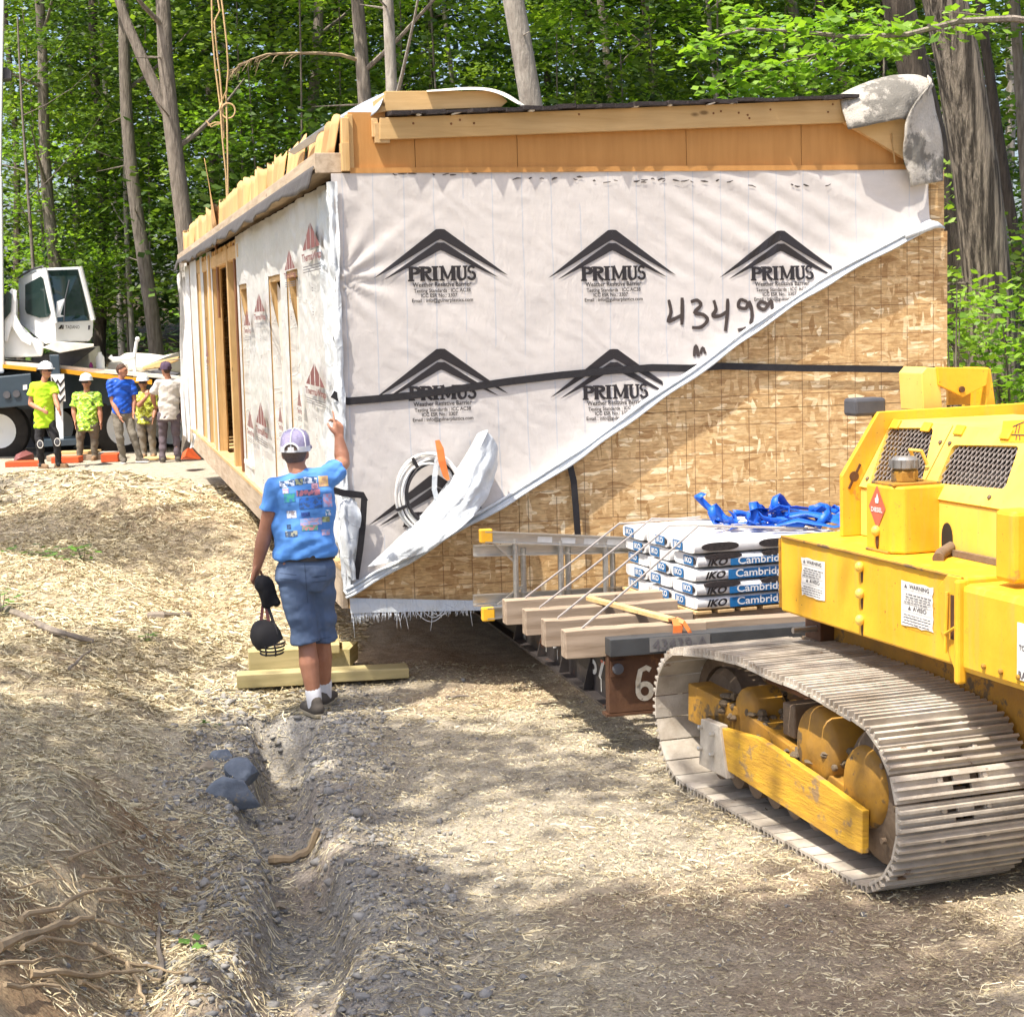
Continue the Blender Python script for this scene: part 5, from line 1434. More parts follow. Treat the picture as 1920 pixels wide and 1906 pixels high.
FL([(1904, 803), (1925, 794)], .006); FL([(1912, 800), (1908, 816)], .005); FL([(1917, 800), (1914, 815)], .005); FL([(1900, 818), (1930, 819)], .005); FL([(1911, 820), (1910, 828)], .005); FL([(1917, 820), (1917, 828)], .005)
pr.build('decal_lettering', MT['ink_brown'], dc, lambda x, y, k: fl_pt(x, y, 0.0165 + k))
MB().tube([fl_pt(0.16, y_seam + .12, 0.03), fl_pt(0.20, y_seam + .12, 0.09), fl_pt(0.20, y_seam + .02, 0.09), fl_pt(0.16, y_seam + .02, 0.03)], 0.009, 8).build('grab_handle', MT['yellow_sunlit'], crawler, smooth=True)

# fuel tank with chamfered corner
tq = CB(1631, 1030, DB + 0.12)
yt1 = tq.y; TB = DB + 0.10
ty0 = yt1 - 0.26
tz = Z1 + 0.315
tk = MB(); tk.prism([(TB, yt1, Z1 + 0.003), (TB, ty0 + 0.05, Z1 + 0.003), (TB + 0.05, ty0, Z1 + 0.003), (TB + 0.27, ty0, Z1 + 0.003), (TB + 0.27, yt1, Z1 + 0.003)], (0, 0, tz - Z1 - 0.003)); tank = tk.build('fuel_tank', MT['yellow'], crawler, bevel=0.01)
MB().box((TB + 0.135, (ty0 + yt1) / 2, tz + 0.006), (0.25, 0.2, 0.012)).build('tank_flange', MT['yellow_dirt_shade'], tank, bevel=0.003)
ctr = (TB + 0.13, (ty0 + yt1) / 2)
MB().lathe([(0.066, 0.012), (0.066, 0.06), (0.055, 0.068)], (ctr[0], ctr[1], tz), (0, 0, 1), 6).build('filler_neck', MT['yellow_dirt_shade'], tank, bevel=0.005)
cp = MB(); cp.lathe([(0.052, 0.068), (0.064, 0.076), (0.064, 0.115), (0.052, 0.128), (0.02, 0.13)], (ctr[0], ctr[1], tz), (0, 0, 1), 24)
for k in range(10):
    a = 2 * math.pi * k / 10; cp.box((ctr[0] + 0.063 * math.cos(a), ctr[1] + 0.063 * math.sin(a), tz + 0.096), (0.016, 0.019, 0.038), Matrix.Rotation(a, 3, 'Z'))
cp.build('filler_cap', mat('worn_grey_cap', (0.26, 0.25, 0.24), (0.15, 0.145, 0.14), 14, 0.5, 0.3), tank)
yc_ = (yt1 + ty0 + 0.05) / 2; zc_ = Z1 + 0.21
MB().add([(TB - 0.003, yc_, zc_ + 0.105), (TB - 0.003, yc_ - 0.075, zc_), (TB - 0.003, yc_, zc_ - 0.105), (TB - 0.003, yc_ + 0.075, zc_)], [(0, 1, 2, 3)]).build('hazard_diamond', MT['red'], tank)
pr = Print(); pr.text('DIESEL', 0, -0.012, 0.03, 0.02, 0.10)
pr.add([(-0.012, 0.02), (0.014, 0.02), (0.018, 0.04), (0.004, 0.068), (-0.004, 0.045), (-0.016, 0.042)], [(0, 1, 2, 3, 4, 5)])
pr.build('hazard_print', MT['white_print'], tank, lambda x, y, k: (TB - 0.005 - k, yc_ - x, zc_ + y))
MB().ball((TB - 0.01, yc_, Z1 + 0.10), (0.022, 0.022, 0.026), 12, 8).build('tank_bolt', MT['yellow_sunlit'], tank, smooth=180)
MB().ball((TB - 0.004, yc_ - .002, Z1 + 0.05), (0.007, 0.011, 0.036), 10, 6).build('rust_streak', MT['steel_rust'], tank, smooth=180)
# exhaust stub in an oval hole, deck rail, upright tube
eq = flank(1778, 1015)
ex = CB(1776, 1012, bA - 0.002)
m = MB(); m.prism([(bA - 0.004, ex.y + 0.045 * math.cos(t), ex.z + 0.09 * math.copysign(abs(math.sin(t)) ** .7, math.sin(t)) - 0.01) for t in [2 * math.pi * k / 24 for k in range(24)]], (0.002, 0, 0)); m.build('exhaust_opening', MT['dark'], crawler)
MB().tube([(bA + 0.05, ex.y, ex.z - 0.02), (bA - 0.10, ex.y - 0.10, ex.z - 0.045), (bA - 0.16, ex.y - 0.17, ex.z - 0.055)], 0.026, 14).build('exhaust_pipe', MT['tread_dirty'], crawler, smooth=True)
MB().span((bA - 0.03, ex.y - 1.2, Z1 + 0.002), (bA - 0.004, ex.y - 0.08, Z1 + 0.03)).build('deck_rail', MT['tread_dirty'], crawler)
up_ = CB(1885, 1035, DB + 0.1)
MB().span((DB + 0.06, up_.y - 0.12, Z1 + 0.002), (DB + 0.19, up_.y + 0.02, Z1 + 0.30)).build('upright_tube', MT['yellow'], crawler, bevel=0.02)
# decal at the right edge
m = MB(); yq = CB(1908, 1140, DB - 0.033).y
m.span((DB - 0.0345, yq - 0.25, Z1 - 0.35), (DB - 0.0325, yq, Z1 - 0.12)); dd = m.build('warning_sticker', MT['sticker'], crawler)
pr = Print(); pr.text('TO', 0.035, 0.13, 0.03, 0.02); pr.text('RA', 0.035, 0.02, 0.04, 0.03)
pr.build('sticker_heading', MT['ink_grey'], dd, lambda x, y, k: (DB - 0.036 - k, yq - x, Z1 - 0.35 + y))
# boom rest bracket on the roof
YB = YA + 0.10
bq = [CAp(*p, YB) for p in ((1732, 770), (1728, 700), (1738, 688), (1760, 690), (1768, 770))]
MB().prism([(p.x, YB, max(p.z, zt - 0.02)) for p in bq], (0, 0.22, 0)).build('bracket_cheek', MT['yellow_sunlit'], crawler, bevel=0.004)
bq = [CAp(*p, YB) for p in ((1851, 688), (1858, 692), (1868, 768), (1848, 768))]
MB().prism([(p.x, YB, max(p.z, zt - 0.02)) for p in bq], (0, 0.22, 0)).build('bracket_cheek', MT['yellow'], crawler, bevel=0.004)
bq = [CAp(*p, YB - 0.012) for p in ((1757, 688), (1855, 690), (1850, 722), (1806, 745), (1760, 722))]
MB().prism([(p.x, YB - 0.012, p.z) for p in bq], (0, 0.024, 0)).build('pin_plate', MT['yellow'], crawler, bevel=0.004)
bp = CAp(1804, 730, YB - 0.02); MB().lathe([(0.016, 0), (0.016, 0.012)], (bp.x, YB - 0.012, bp.z), (0, -1, 0), 14).build('pin', MT['steel_rust'], crawler, smooth=True)
bq = CAp(1807, 748, YB + 0.15)
MB().span((bq.x - 0.1, YB + 0.14, zt), (bq.x + 0.1, YB + 0.16, zt + 0.16)).build('bracket_back', MT['yellow_dirt_shade'], crawler)
# work lamp
lq = CAp(1627, 770, YA + 0.05)
lp_ = MB().box((lq.x, YA + 0.08, lq.z + 0.02), (0.18, 0.12, 0.09)).build('work_lamp', MT['plastic_grey'], crawler, bevel=0.016)
MB().tube([(lq.x + 0.05, YA + 0.08, lq.z - 0.02), (lq.x + 0.06, YA + 0.06, lq.z - 0.16)], 0.01, 8).build('lamp_stem', MT['tread_dirty'], lp_, smooth=True)
# weld beads, hinges, hoses and small hardware
for (p, q) in (((DB - 0.004, yg, Z1 - 0.004), (DB - 0.004, ya - 0.02, Z1 - 0.004)), ((DB + 0.0, ya + 0.003, Z0 + 0.02), (DB + 0.0, ya + 0.003, Z1 - 0.02)), ((TB - 0.004, yt1 - 0.01, Z1 + 0.006), (TB - 0.004, ty0 + 0.05, Z1 + 0.006))):
    p, q = Vector(p), Vector(q); n = 40
    MB().tube([p.lerp(q, i / n) for i in range(n + 1)], [0.007 + 0.003 * rng.random() for i in range(n + 1)], 6).build('weld_bead', MT['yellow_dirt_shade'], crawler, smooth=True)
for y in (YA - 0.06, YA - 0.34, y_seam - 0.08, y_seam - 0.45):
    MB().box(fl_pt(Ln - 0.03, y, 0.018), (0.05, 0.07, 0.014), Matrix.Rotation(math.atan2(zB - zA, bB - bA) * -1, 3, 'Y')).build('hood_hinge', MT['yellow'], crawler, bevel=0.004)
for s_, y in ((0.05, YA - 0.05), (0.05, y_seam + 0.04), (0.05, y_seam - 0.05), (0.05, y_seam - 0.55), (Ln - 0.1, y_seam + 0.03), (Ln - 0.1, y_seam - 0.05)):
    c_ = fl_pt(s_, y, 0.012); MB().lathe([(0.011, 0), (0.011, 0.008), (0.005, 0.011)], c_, fn_, 8).build('hood_bolt', MT['tread_dirty'], crawler)
for k in range(3):
    a = Vector((TB + 0.29, yt1 - 0.06 - 0.05 * k, Z1 + 0.05 + 0.03 * k))
    MB().tube([a + Vector((-0.04, 0, 0)), a + Vector((0.02, -0.02, 0.04)), a + Vector((0.06, -0.1, 0.03)), a + Vector((0.05, -0.3, -0.02)), a + Vector((0.08, -0.5, -0.03))], 0.011, 8).build('hydraulic_hose', MT['strap'], crawler, smooth=True)
for k in range(4):
    MB().lathe([(0.012, 0), (0.012, 0.01), (0.006, 0.014)], (DB - 0.03, yg - 0.2 - 0.12 * k, Z0 + 0.05), (-1, 0, 0), 8).build('body_bolt', MT['yellow_dirt_shade'], crawler)
# ------------------------------------------------------------------ ground
def xch(y):                          # centre line of the washed-out ditch
    return -0.82 - (y - 6.2) * 0.150 + 0.05 * np.sin(y * 1.9)
def bump2(x, y, cx, cy, rx, ry, rot=0.0):
    dx, dy = x - cx, y - cy; c, s = math.cos(rot), math.sin(rot)
    a, b = (c * dx + s * dy) / rx, (-s * dx + c * dy) / ry
    return np.exp(-(a * a + b * b))
MAN = at_z(590, 1338, 0.0)
def gh(x, y):
    x = np.asarray(x, float); y = np.asarray(y, float)
    d = xch(y) - x
    near = smooth01((12.5 - y) / 3.0)
    h = np.zeros_like(x)
    bank = 0.52 * smooth01((d - 0.45) / 0.7) * smooth01((9.0 - y) / 1.2) + (0.30 * smooth01((d - 0.2) / 1.7)) * (1 - smooth01((9.0 - y) / 1.2)) * smooth01((24 - y) / 6)
    bank = bank + 0.12 * smooth01((d - 1.5) / 2.5) * smooth01((22 - y) / 6)
    h += bank
    # ditch with a deep pit at its head and a low dam half way
    dep = 0.19 + 0.20 * smooth01((y - 9.4) / 0.5) * smooth01((11.0 - y) / 0.3) - 0.09 * np.exp(-((y - 8.1) / 0.14) ** 2)
    h -= dep * np.exp(-(d / (0.17 + 0.03 * np.sin(y * 3))) ** 6) * smooth01((11.15 - y) / 0.35) * smooth01((y - 3) / 1)
    # spoil ridges both sides
    lump = 0.5 + fbm(x * 5, y * 5, 3, 3)
    h += 0.10 * np.exp(-((d - 0.33) / 0.16) ** 2) * near * (0.4 + lump) * smooth01((8.8 - y) / 1.5)
    h += 0.07 * np.exp(-((d + 0.36) / 0.2) ** 2) * near * (0.4 + lump)
    # heaps on the left further back
    for (px, py, rx, ry, hh, ro) in ((330, 975, 1.3, 1.9, 0.36, 0.3), (440, 1010, 0.7, 1.4, 0.30, 0.1), (160, 930, 2.0, 1.6, 0.36, 0), (40, 915, 2.0, 1.5, 0.34, 0), (60, 1010, 2.2, 1.0, 0.20, 0.2), (250, 1075, 1.4, 0.8, -0.12, 0.3), (20, 890, 1.0, 1.2, 0.40, 0), (420, 930, 0.6, 0.9, 0.22, 0.4), (230, 1010, 0.5, 1.3, 0.2, 0.9), (120, 1090, 0.4, 1.1, 0.16, 1.1), (380, 1100, 0.35, 0.9, -0.14, 0.5), (300, 1180, 0.5, 0.6, 0.12, 0.2)):
        p = at_z(px, py, 0.2); h += hh * bump2(x, y, p.x, p.y, rx, ry, ro)
    h += (0.05 * fbm(x * 1.3, y * 1.3, 1, 4)) * smooth01((40 - y) / 10) + 0.022 * fbm(x * 7, y * 7, 2, 3) * smooth01((30 - y) / 12)
    left = smooth01((d + 0.1) / 0.5)
    h += (0.07 * fbm(x * 2.6, y * 2.6, 4, 4) + 0.09 * (0.25 - np.abs(fbm(x * 1.1 + 3, y * 0.9, 14, 3)))) * left * smooth01((24 - y) / 4)
    # wheel ruts of the road
    for o in (0.75, 2.5):
        h -= 0.025 * np.exp(-((x - xch(y) - o) / 0.25) ** 2) * near
    # keep what carries weight level
    flat_ = bump2(x, y, MAN.x, MAN.y + 0.02, 0.28, 0.22)
    h = h * (1 - np.clip(flat_ * 1.3, 0, 1))
    cr = np.clip((x - (1.35 + (7.2 - y) * 0.344)) / 0.25, 0, 1)
    h = h * (1 - cr) + (-0.012) * cr
    # unseen bank right of the house, raised to block light beneath it; far off the woodland floor climbs
    h = h * (1 - 0.9 * smooth01((y - 24) / 5))
    h += 0.85 * smooth01((x - (3.18 - 0.241 * (y - 12.8)) - 0.35) / 1.1) * smooth01((y - 11.4) / 1.0) * smooth01((34 - y) / 6)
    h += 0.05 * np.clip(y - 40, 0, 100) + 0.02 * np.clip(x - 8, 0, 60) * smooth01((y - 12) / 6)
    return h
def axis(parts):
    out = []
    for a, b, st in parts:
        n = max(1, int(round((b - a) / st))); out += list(np.linspace(a, b, n, endpoint=False))
    out.append(parts[-1][1]); return np.array(out)
gx = axis(((-80, -12, 4), (-12, -5.2, 0.2), (-5.2, 3.2, 0.03), (3.2, 8, 0.2), (8, 80, 4)))
gy = axis(((-30, 4.5, 2), (4.5, 12.5, 0.03), (12.5, 24, 0.06), (24, 36, 0.2), (36, 140, 3)))
X, Y = np.meshgrid(gx, gy)
Z = gh(X, Y)
nx_, ny_ = len(gx), len(gy)
idx = np.arange(nx_ * ny_).reshape(ny_, nx_)
GF = np.stack([idx[:-1, :-1], idx[:-1, 1:], idx[1:, 1:], idx[1:, :-1]], -1).reshape(-1, 4)
dch = xch(Y) - X
grey = np.exp(-((dch + 0.1) / 0.5) ** 2) * smooth01((13 - Y) / 2) + 0.5 * smooth01((Y - 22) / 3) + 0.45 * smooth01((-dch - 0.3) / 0.5) * smooth01((24 - Y) / 4) * (0.6 + 0.8 * vnoise(X * 0.8, Y * 0.8, 41))
clay = 0.6 * np.exp(-((dch - 0.7) / 0.28) ** 2) * np.clip(0.5 + 2 * fbm(X * 2, Y * 2, 33, 3), 0, 1) * smooth01((9.3 - Y) / 1.0) + 0.6 * bump2(X, Y, *at_z(300, 960, .3).xy, 0.9, 1.0) + 0.5 * bump2(X, Y, *at_z(400, 940, .3).xy, 1.2, 1.2) + 0.3 * smooth01(fbm(X * .7, Y * .7, 8, 3) * 2)
def ground_mat():
    m, nt, p = new_mat('ground_soil')
    vec = coords(nt)
    a1 = nt.nodes.new('ShaderNodeAttribute'); a1.attribute_name = 'grey'
    a2 = nt.nodes.new('ShaderNodeAttribute'); a2.attribute_name = 'clay'
    n1 = noise(nt, vec, 7, 8, 0.7); n2 = noise(nt, coords(nt, (3, 9, 3)), 14, 6, 0.75)
    r1 = ramp(nt, [(0.3, (0.29, 0.24, 0.17)), (0.5, (0.43, 0.365, 0.265)), (0.68, (0.55, 0.48, 0.35))]); nt.links.new(n1, r1.inputs[0])
    r2 = ramp(nt, [(0.35, (0.24, 0.232, 0.222)), (0.65, (0.42, 0.405, 0.38))]); nt.links.new(n1, r2.inputs[0])
    r3 = ramp(nt, [(0.3, (0.20, 0.09, 0.03)), (0.7, (0.40, 0.20, 0.075))]); nt.links.new(n1, r3.inputs[0])
    col = mixc(nt, a1.outputs['Fac'], r1.outputs[0], r2.outputs[0]); col = mixc(nt, a2.outputs['Fac'], col, r3.outputs[0])
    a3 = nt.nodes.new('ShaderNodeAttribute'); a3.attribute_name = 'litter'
    r4 = ramp(nt, [(0.48, (0, 0, 0)), (0.62, (1, 1, 1))]); nt.links.new(n2, r4.inputs[0])
    col = mixc(nt, math_n(nt, 'MULTIPLY', r4.outputs[0], 0.45), col, (0.52, 0.43, 0.26))
    sp_ = ramp(nt, [(0.36, (0.62, 0.6, 0.58)), (0.5, (1, 1, 1)), (0.66, (1.35, 1.32, 1.25))]); nt.links.new(noise(nt, vec, 75, 4, 0.75), sp_.inputs[0])
    col = mixc(nt, 1.0, col, sp_.outputs[0], 'MULTIPLY')
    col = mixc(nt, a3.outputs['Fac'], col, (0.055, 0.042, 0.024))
    nt.links.new(col, p.inputs['Base Color']); p.inputs['Roughness'].default_value = 0.95; p.inputs['Specular IOR Level'].default_value = 0.15
    bump(nt, p, math_n(nt, 'ADD', n1, math_n(nt, 'MULTIPLY', n2, 0.6)), 0.9, 0.03)
    return m
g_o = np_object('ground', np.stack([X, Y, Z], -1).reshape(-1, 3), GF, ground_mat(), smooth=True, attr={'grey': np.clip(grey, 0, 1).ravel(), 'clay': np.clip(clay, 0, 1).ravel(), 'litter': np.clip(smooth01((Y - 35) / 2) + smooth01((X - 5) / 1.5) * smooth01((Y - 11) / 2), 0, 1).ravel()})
tag(g_o, kind='structure')

# straw mulch: thin bent stalks lying on the soil
def straw(n, xr, yr, lmin, lmax, w, dens, seed):
    r = np.random.default_rng(seed)
    x = r.uniform(*xr, n); y = r.uniform(*yr, n)
    keep = r.random(n) < dens(x, y); x, y = x[keep], y[keep]; n = len(x)
    L = r.uniform(lmin, lmax, n) / 2; a = r.uniform(0, 2 * np.pi, n)
    tilt = r.normal(0, 0.22, n); bend = r.normal(0, 0.25, n); ww = w * r.uniform(0.6, 1.4, n)
    z = gh(x, y)
    dx, dy = np.cos(a), np.sin(a)
    P = []
    for t in (-1, 0, 1):
        aa = a + bend * t; px = x + np.cos(aa) * L * t; py = y + np.sin(aa) * L * t
        pz = gh(px, py) * 0.6 + z * 0.4 + 0.008 + np.abs(tilt) * L * (t + 1) * 0.6 + 0.006 * r.random(n)
        sx, sy = -np.sin(aa) * ww / 2, np.cos(aa) * ww / 2; sz = ww * 0.5 * r.normal(0, 1, n)
        P += [np.stack([px - sx, py - sy, pz - sz], -1), np.stack([px + sx, py + sy, pz + sz], -1)]
    V = np.stack(P, 1).reshape(-1, 3); b = np.arange(n)[:, None] * 6
    Fc = np.concatenate([b + np.array([[0, 1, 3, 2]]), b + np.array([[2, 3, 5, 4]])])
    return V, Fc, np.repeat(r.random(n), 6)
def dens_near(x, y):
    d = xch(y) - x
    q = 0.30 + 0.75 * np.clip(fbm(x * 1.6, y * 1.6, 6, 3) + 0.45, 0, 1)
    rd = np.clip(fbm(x * 0.9, y * 0.9, 26, 3) * 2.2 + 0.45, 0.08, 1)
    q = q * np.where(d < 0, 0.30 * rd, 0.9)
    q = q * (1 - 0.75 * np.exp(-((d + 0.05) / 0.35) ** 2)) * (1 - 0.35 * np.exp(-((d - 0.7) / 0.22) ** 2) * (y < 9.2))
    return q
MT['straw'] = None
def straw_mat():
    m, nt, p = new_mat('straw')
    a = nt.nodes.new('ShaderNodeAttribute'); a.attribute_name = 'tint'
    rp = ramp(nt, [(0.0, (0.22, 0.17, 0.10)), (0.35, (0.47, 0.39, 0.235)), (0.75, (0.60, 0.52, 0.33)), (1.0, (0.72, 0.65, 0.46))])
    nt.links.new(a.outputs['Fac'], rp.inputs[0]); nt.links.new(rp.outputs[0], p.inputs['Base Color'])
    p.inputs['Roughness'].default_value = 0.6; p.inputs['Specular IOR Level'].default_value = 0.3
    return m
SM = straw_mat()
vs1 = straw(105000, (-3.4, 2.6), (5.6, 11.5), 0.025, 0.10, 0.0031, dens_near, 1)
vs2 = straw(80000, (-6.5, -1.2), (11.0, 20), 0.045, 0.14, 0.0052, lambda x, y: 0.35 + 0.7 * np.clip(fbm(x, y, 6, 3) + 0.4, 0, 1), 2)
vs3 = straw(14000, (-10, -3), (19, 27), 0.1, 0.25, 0.011, lambda x, y: 0.6 + 0 * x, 3)
for nm, (V, Fc, tn) in zip(('straw_mulch', 'straw_mulch', 'straw_mulch'), (vs1, vs2, vs3)):
    pass
off = 0; VV, FF, TT = [], [], []
vs4 = straw(60000, (-1.6, 2.8), (5.6, 12.5), 0.012, 0.045, 0.0026, lambda x, y: 0.3 + 0.7 * np.clip(fbm(x * 1.3, y * 1.3, 46, 3) + 0.5, 0, 1), 5)
for V, Fc, tn in (vs1, vs2, vs3, vs4):
    VV.append(V); FF.append(Fc + off); TT.append(tn); off += len(V)
st_o = np_object('straw_mulch', np.concatenate(VV), np.concatenate(FF), SM, attr={'tint': np.concatenate(TT)})
tag(st_o, 'pale straw mulch scattered over the bank and road', 'straw', kind='stuff')
# clods of grey earth along the ditch
def clods(n, seed):
    r = np.random.default_rng(seed)
    ico = bmesh.new(); bmesh.ops.create_icosphere(ico, subdivisions=1, radius=1.0)
    bv = np.array([v.co[:] for v in ico.verts]); bf = np.array([[v.index for v in f.verts] for f in ico.faces]); ico.free()
    y = r.uniform(5.7, 12, n); side = r.choice((0, 1, 2), n, p=(0.45, 0.35, 0.2))
    d = np.where(side == 0, r.normal(0.33, 0.16, n), np.where(side == 1, r.normal(-0.36, 0.2, n), r.uniform(-3, 3, n)))
    x = xch(y) - d
    s = np.clip(r.lognormal(-4.75, 0.5, n), 0.004, 0.032) * np.where(side == 2, 0.6, 1.0)
    z = gh(x, y)
    sc = s[:, None] * r.uniform(0.6, 1.3, (n, 3)); sc[:, 2] *= 0.7
    V = bv[None] * sc[:, None, :] * (1 + 0.45 * r.normal(0, 1, (n, len(bv), 1)).clip(-1, 1))
    a = r.uniform(0, 6.28, n); c, q = np.cos(a), np.sin(a)
    V = np.stack([V[..., 0] * c[:, None] - V[..., 1] * q[:, None], V[..., 0] * q[:, None] + V[..., 1] * c[:, None], V[..., 2]], -1)
    V += np.stack([x, y, z + s * 0.25], -1)[:, None, :]
    return V.reshape(-1, 3), (bf[None] + np.arange(n)[:, None, None] * len(bv)).reshape(-1, 3)
V, Fc = clods(9000, 4)
MT['clod'] = mat('grey_clod', (0.34, 0.325, 0.30), (0.20, 0.19, 0.175), 3, 0.95, bmp=0.8, bscale=40)
tag(np_object('earth_clods', V, Fc, MT['clod']), 'grey crumbly clods of earth lining the ditch', 'earth', kind='stuff')
def gz(x, y):
    return float(gh(np.array([x]), np.array([y]))[0])
def g_at(px, py):
    """pixel -> point where the view ray meets the modelled ground"""
    z = 0.0
    for _ in range(25):
        p = at_z(px, py, z); z = 0.5 * z + 0.5 * gz(p.x, p.y)
    return at_z(px, py, z)

# stones by the ditch
def stone(label, px, py, r_, seed, m, dz=0.0):
    p = g_at(px, py); rr = random.Random(seed)
    bm = bmesh.new(); bmesh.ops.create_icosphere(bm, subdivisions=4, radius=1.0)
    pl = [(Vector((rr.gauss(0, 1), rr.gauss(0, 1), rr.gauss(0, 1))).normalized(), rr.uniform(0.5, 0.82)) for _ in range(15)]
    mb = MB(); vs_ = []
    for v in bm.verts:
        q = v.co.copy()
        for n_, k in pl:
            e = q.dot(n_) - k
            if e > 0: q -= n_ * e
        vs_.append((p.x + q.x * r_[0], p.y + q.y * r_[1], p.z + q.z * r_[2] + dz))
    vs_ = [(a + 0.012 * fbm(a * 14, c * 14 + b_ * 9, seed, 3), b_ + 0.012 * fbm(b_ * 14, c * 11, seed + 5, 3), c + 0.01 * fbm(a * 12, b_ * 12, seed + 9, 3)) for a, b_, c in vs_]
    mb.add(vs_, [tuple(v.index for v in f.verts) for f in bm.faces]); bm.free()
    tag(mb.build('stone', m, origin=(p.x, p.y, p.z), smooth=38), label, 'stone', 'stones half buried by the ditch')
MT['bluestone'] = mat('blue_grey_stone', (0.19, 0.215, 0.25), (0.10, 0.12, 0.15), 7, 0.8, bmp=0.9, bscale=22, spot=(0.6, (0.33, 0.27, 0.18), 9))
MT['tanstone'] = mat('tan_stone', (0.36, 0.29, 0.2), (0.22, 0.18, 0.13), 6, 0.85, bmp=0.5, bscale=25)
stone('large blue-grey stone half buried on the ditch bank', 440, 1500, (0.17, 0.13, 0.12), 1, MT['bluestone'], 0.02)
stone('rounded grey stone with brown patch above the large blue-grey stone', 455, 1470, (0.12, 0.11, 0.10), 2, MT['bluestone'], 0.05)
stone('small dark stone at the top of the ditch stone group', 415, 1420, (0.09, 0.08, 0.06), 3, MT['bluestone'])
stone('small tan stone left of the ditch stone group', 385, 1440, (0.07, 0.06, 0.05), 4, MT['tanstone'])
stone('flat grey stone lying on the right of the road', 1130, 1675, (0.10, 0.06, 0.02), 5, MT['tanstone'])
stone('flat grey stone in the bottom of the ditch', 518, 1700, (0.06, 0.04, 0.02), 6, MT['tanstone'])
# exposed roots on the cut bank, lower left
MT['root'] = mat('pale_root', (0.42, 0.32, 0.20), (0.26, 0.19, 0.115), 8, 0.85, bmp=0.6, bscale=30)
MT['branch'] = mat('grey_branch', (0.26, 0.22, 0.18), (0.15, 0.125, 0.10), 10, 0.9, bmp=0.6, bscale=40)
def stick(name, label, pts, r0, r1, cat, grp, m, lift=0.03, seed=0):
    rr = random.Random(seed); P = []
    n = len(pts)
    base = [g_at(*p) for p in pts]
    for i in range(n - 1):
        a, b, c, d = base[max(i - 1, 0)], base[i], base[i + 1], base[min(i + 2, n - 1)]
        for t in (0, .33, .66):
            q = 0.5 * (2 * b + (c - a) * t + (2 * a - 5 * b + 4 * c - d) * t * t + (3 * b - a - 3 * c + d) * t ** 3)
            P.append(q + Vector((rr.uniform(-.008, .008), rr.uniform(-.008, .008), lift + rr.uniform(-.008, .01))))
    P.append(base[-1] + Vector((0, 0, lift)))
    k = len(P)
    if name == 'tree_root':
        r0, r1 = r0 * 0.6, r1 * 0.45
    m_ = MB(); m_.tube(P, [(r0 + (r1 - r0) * i / (k - 1)) * rr.uniform(0.8, 1.2) for i in range(k)], 7)
    if name == 'tree_root':
        for q in P[1:-1]:
            for _ in range(1):
                e = Vector((rr.uniform(-.09, .09), rr.uniform(-.06, .06), rr.uniform(-.09, .02))); m_.tube([q, q + e * .5 + Vector((0, 0, .01)), q + e], [0.0022, .0016, .0008], 4)
    tag(m_.build(name, m, origin=base[0], smooth=True), label, cat, grp)
G = 'bare roots sticking out of the cut bank'
roots = [([(130, 1632), (190, 1608), (260, 1590)], .012, .005, 'thin forked root uppermost on the cut bank'),
         ([(160, 1668), (230, 1665), (310, 1658)], .012, .006, 'straight pale root just below the uppermost forked root'),
         ([(35, 1745), (110, 1725), (175, 1690), (240, 1692), (303, 1690)], .018, .008, 'long kinked root crossing the middle of the cut bank'),
         ([(190, 1708), (220, 1712), (245, 1705)], .011, .006, 'short stub of root under the long kinked root'),
         ([(0, 1800), (60, 1775), (130, 1755), (175, 1742)], .035, .018, 'thickest grey root at the left, pointing up right'),
         ([(180, 1752), (220, 1758), (252, 1768)], .012, .006, 'short root right of the thickest grey root'),
         ([(40, 1805), (80, 1785), (130, 1790), (185, 1800)], .018, .010, 'white curved root below the thickest grey root'),
         ([(180, 1796), (240, 1825), (300, 1842), (350, 1846)], .02, .008, 'long root reaching farthest right toward the clods'),
         ([(60, 1850), (120, 1848), (190, 1852), (250, 1845), (303, 1860)], .024, .010, 'wavy root low on the bank left of the clods'),
         ([(0, 1830), (60, 1828), (105, 1818)], .014, .008, 'short root at the left edge above the wavy root'),
         ([(150, 1868), (190, 1880), (215, 1900)], .016, .008, 'root curving down at the bottom edge'),
         ([(90, 1640), (120, 1670), (135, 1690)], .008, .004, 'hair-thin root hanging at the left of the upper bank'),
         ([(240, 1830), (262, 1870), (272, 1906)], .016, .012, 'dark upright root at the bottom beside the clods'),
         ([(255, 1535), (280, 1532), (300, 1522)], .014, .006, 'stub of root high on the orange clay face')]
roots += [([(20, 1690), (70, 1680), (120, 1672)], .009, .004, 'thin root left of the straight pale root'), ([(230, 1600), (260, 1620), (290, 1612)], .007, .003, 'thin curled root beside the orange clay'), ([(110, 1815), (170, 1822), (225, 1812)], .010, .005, 'slim root between the white curved root and the wavy root'),
          ([(10, 1880), (60, 1872), (130, 1884)], .016, .009, 'pale root crossing the bottom left corner'), ([(200, 1730), (260, 1738), (300, 1728)], .007, .003, 'thread-like root right of the short stub')]
for k, (p, a, b, lab) in enumerate(roots):
    stick('tree_root', lab, p, a, b, 'root', G, MT['root'], 0.05, k)
stick('fallen_branch', 'dark grey fallen branch lying across the straw at the left edge', [(-20, 1138), (40, 1160), (100, 1190), (175, 1210)], .035, .02, 'branch', None, MT['branch'], 0.03, 31)
stick('fallen_branch', 'short weathered log lying on bright straw left of the man', [(280, 1160), (320, 1160), (352, 1158)], .035, .03, 'branch', None, MT['branch'], 0.02, 32)
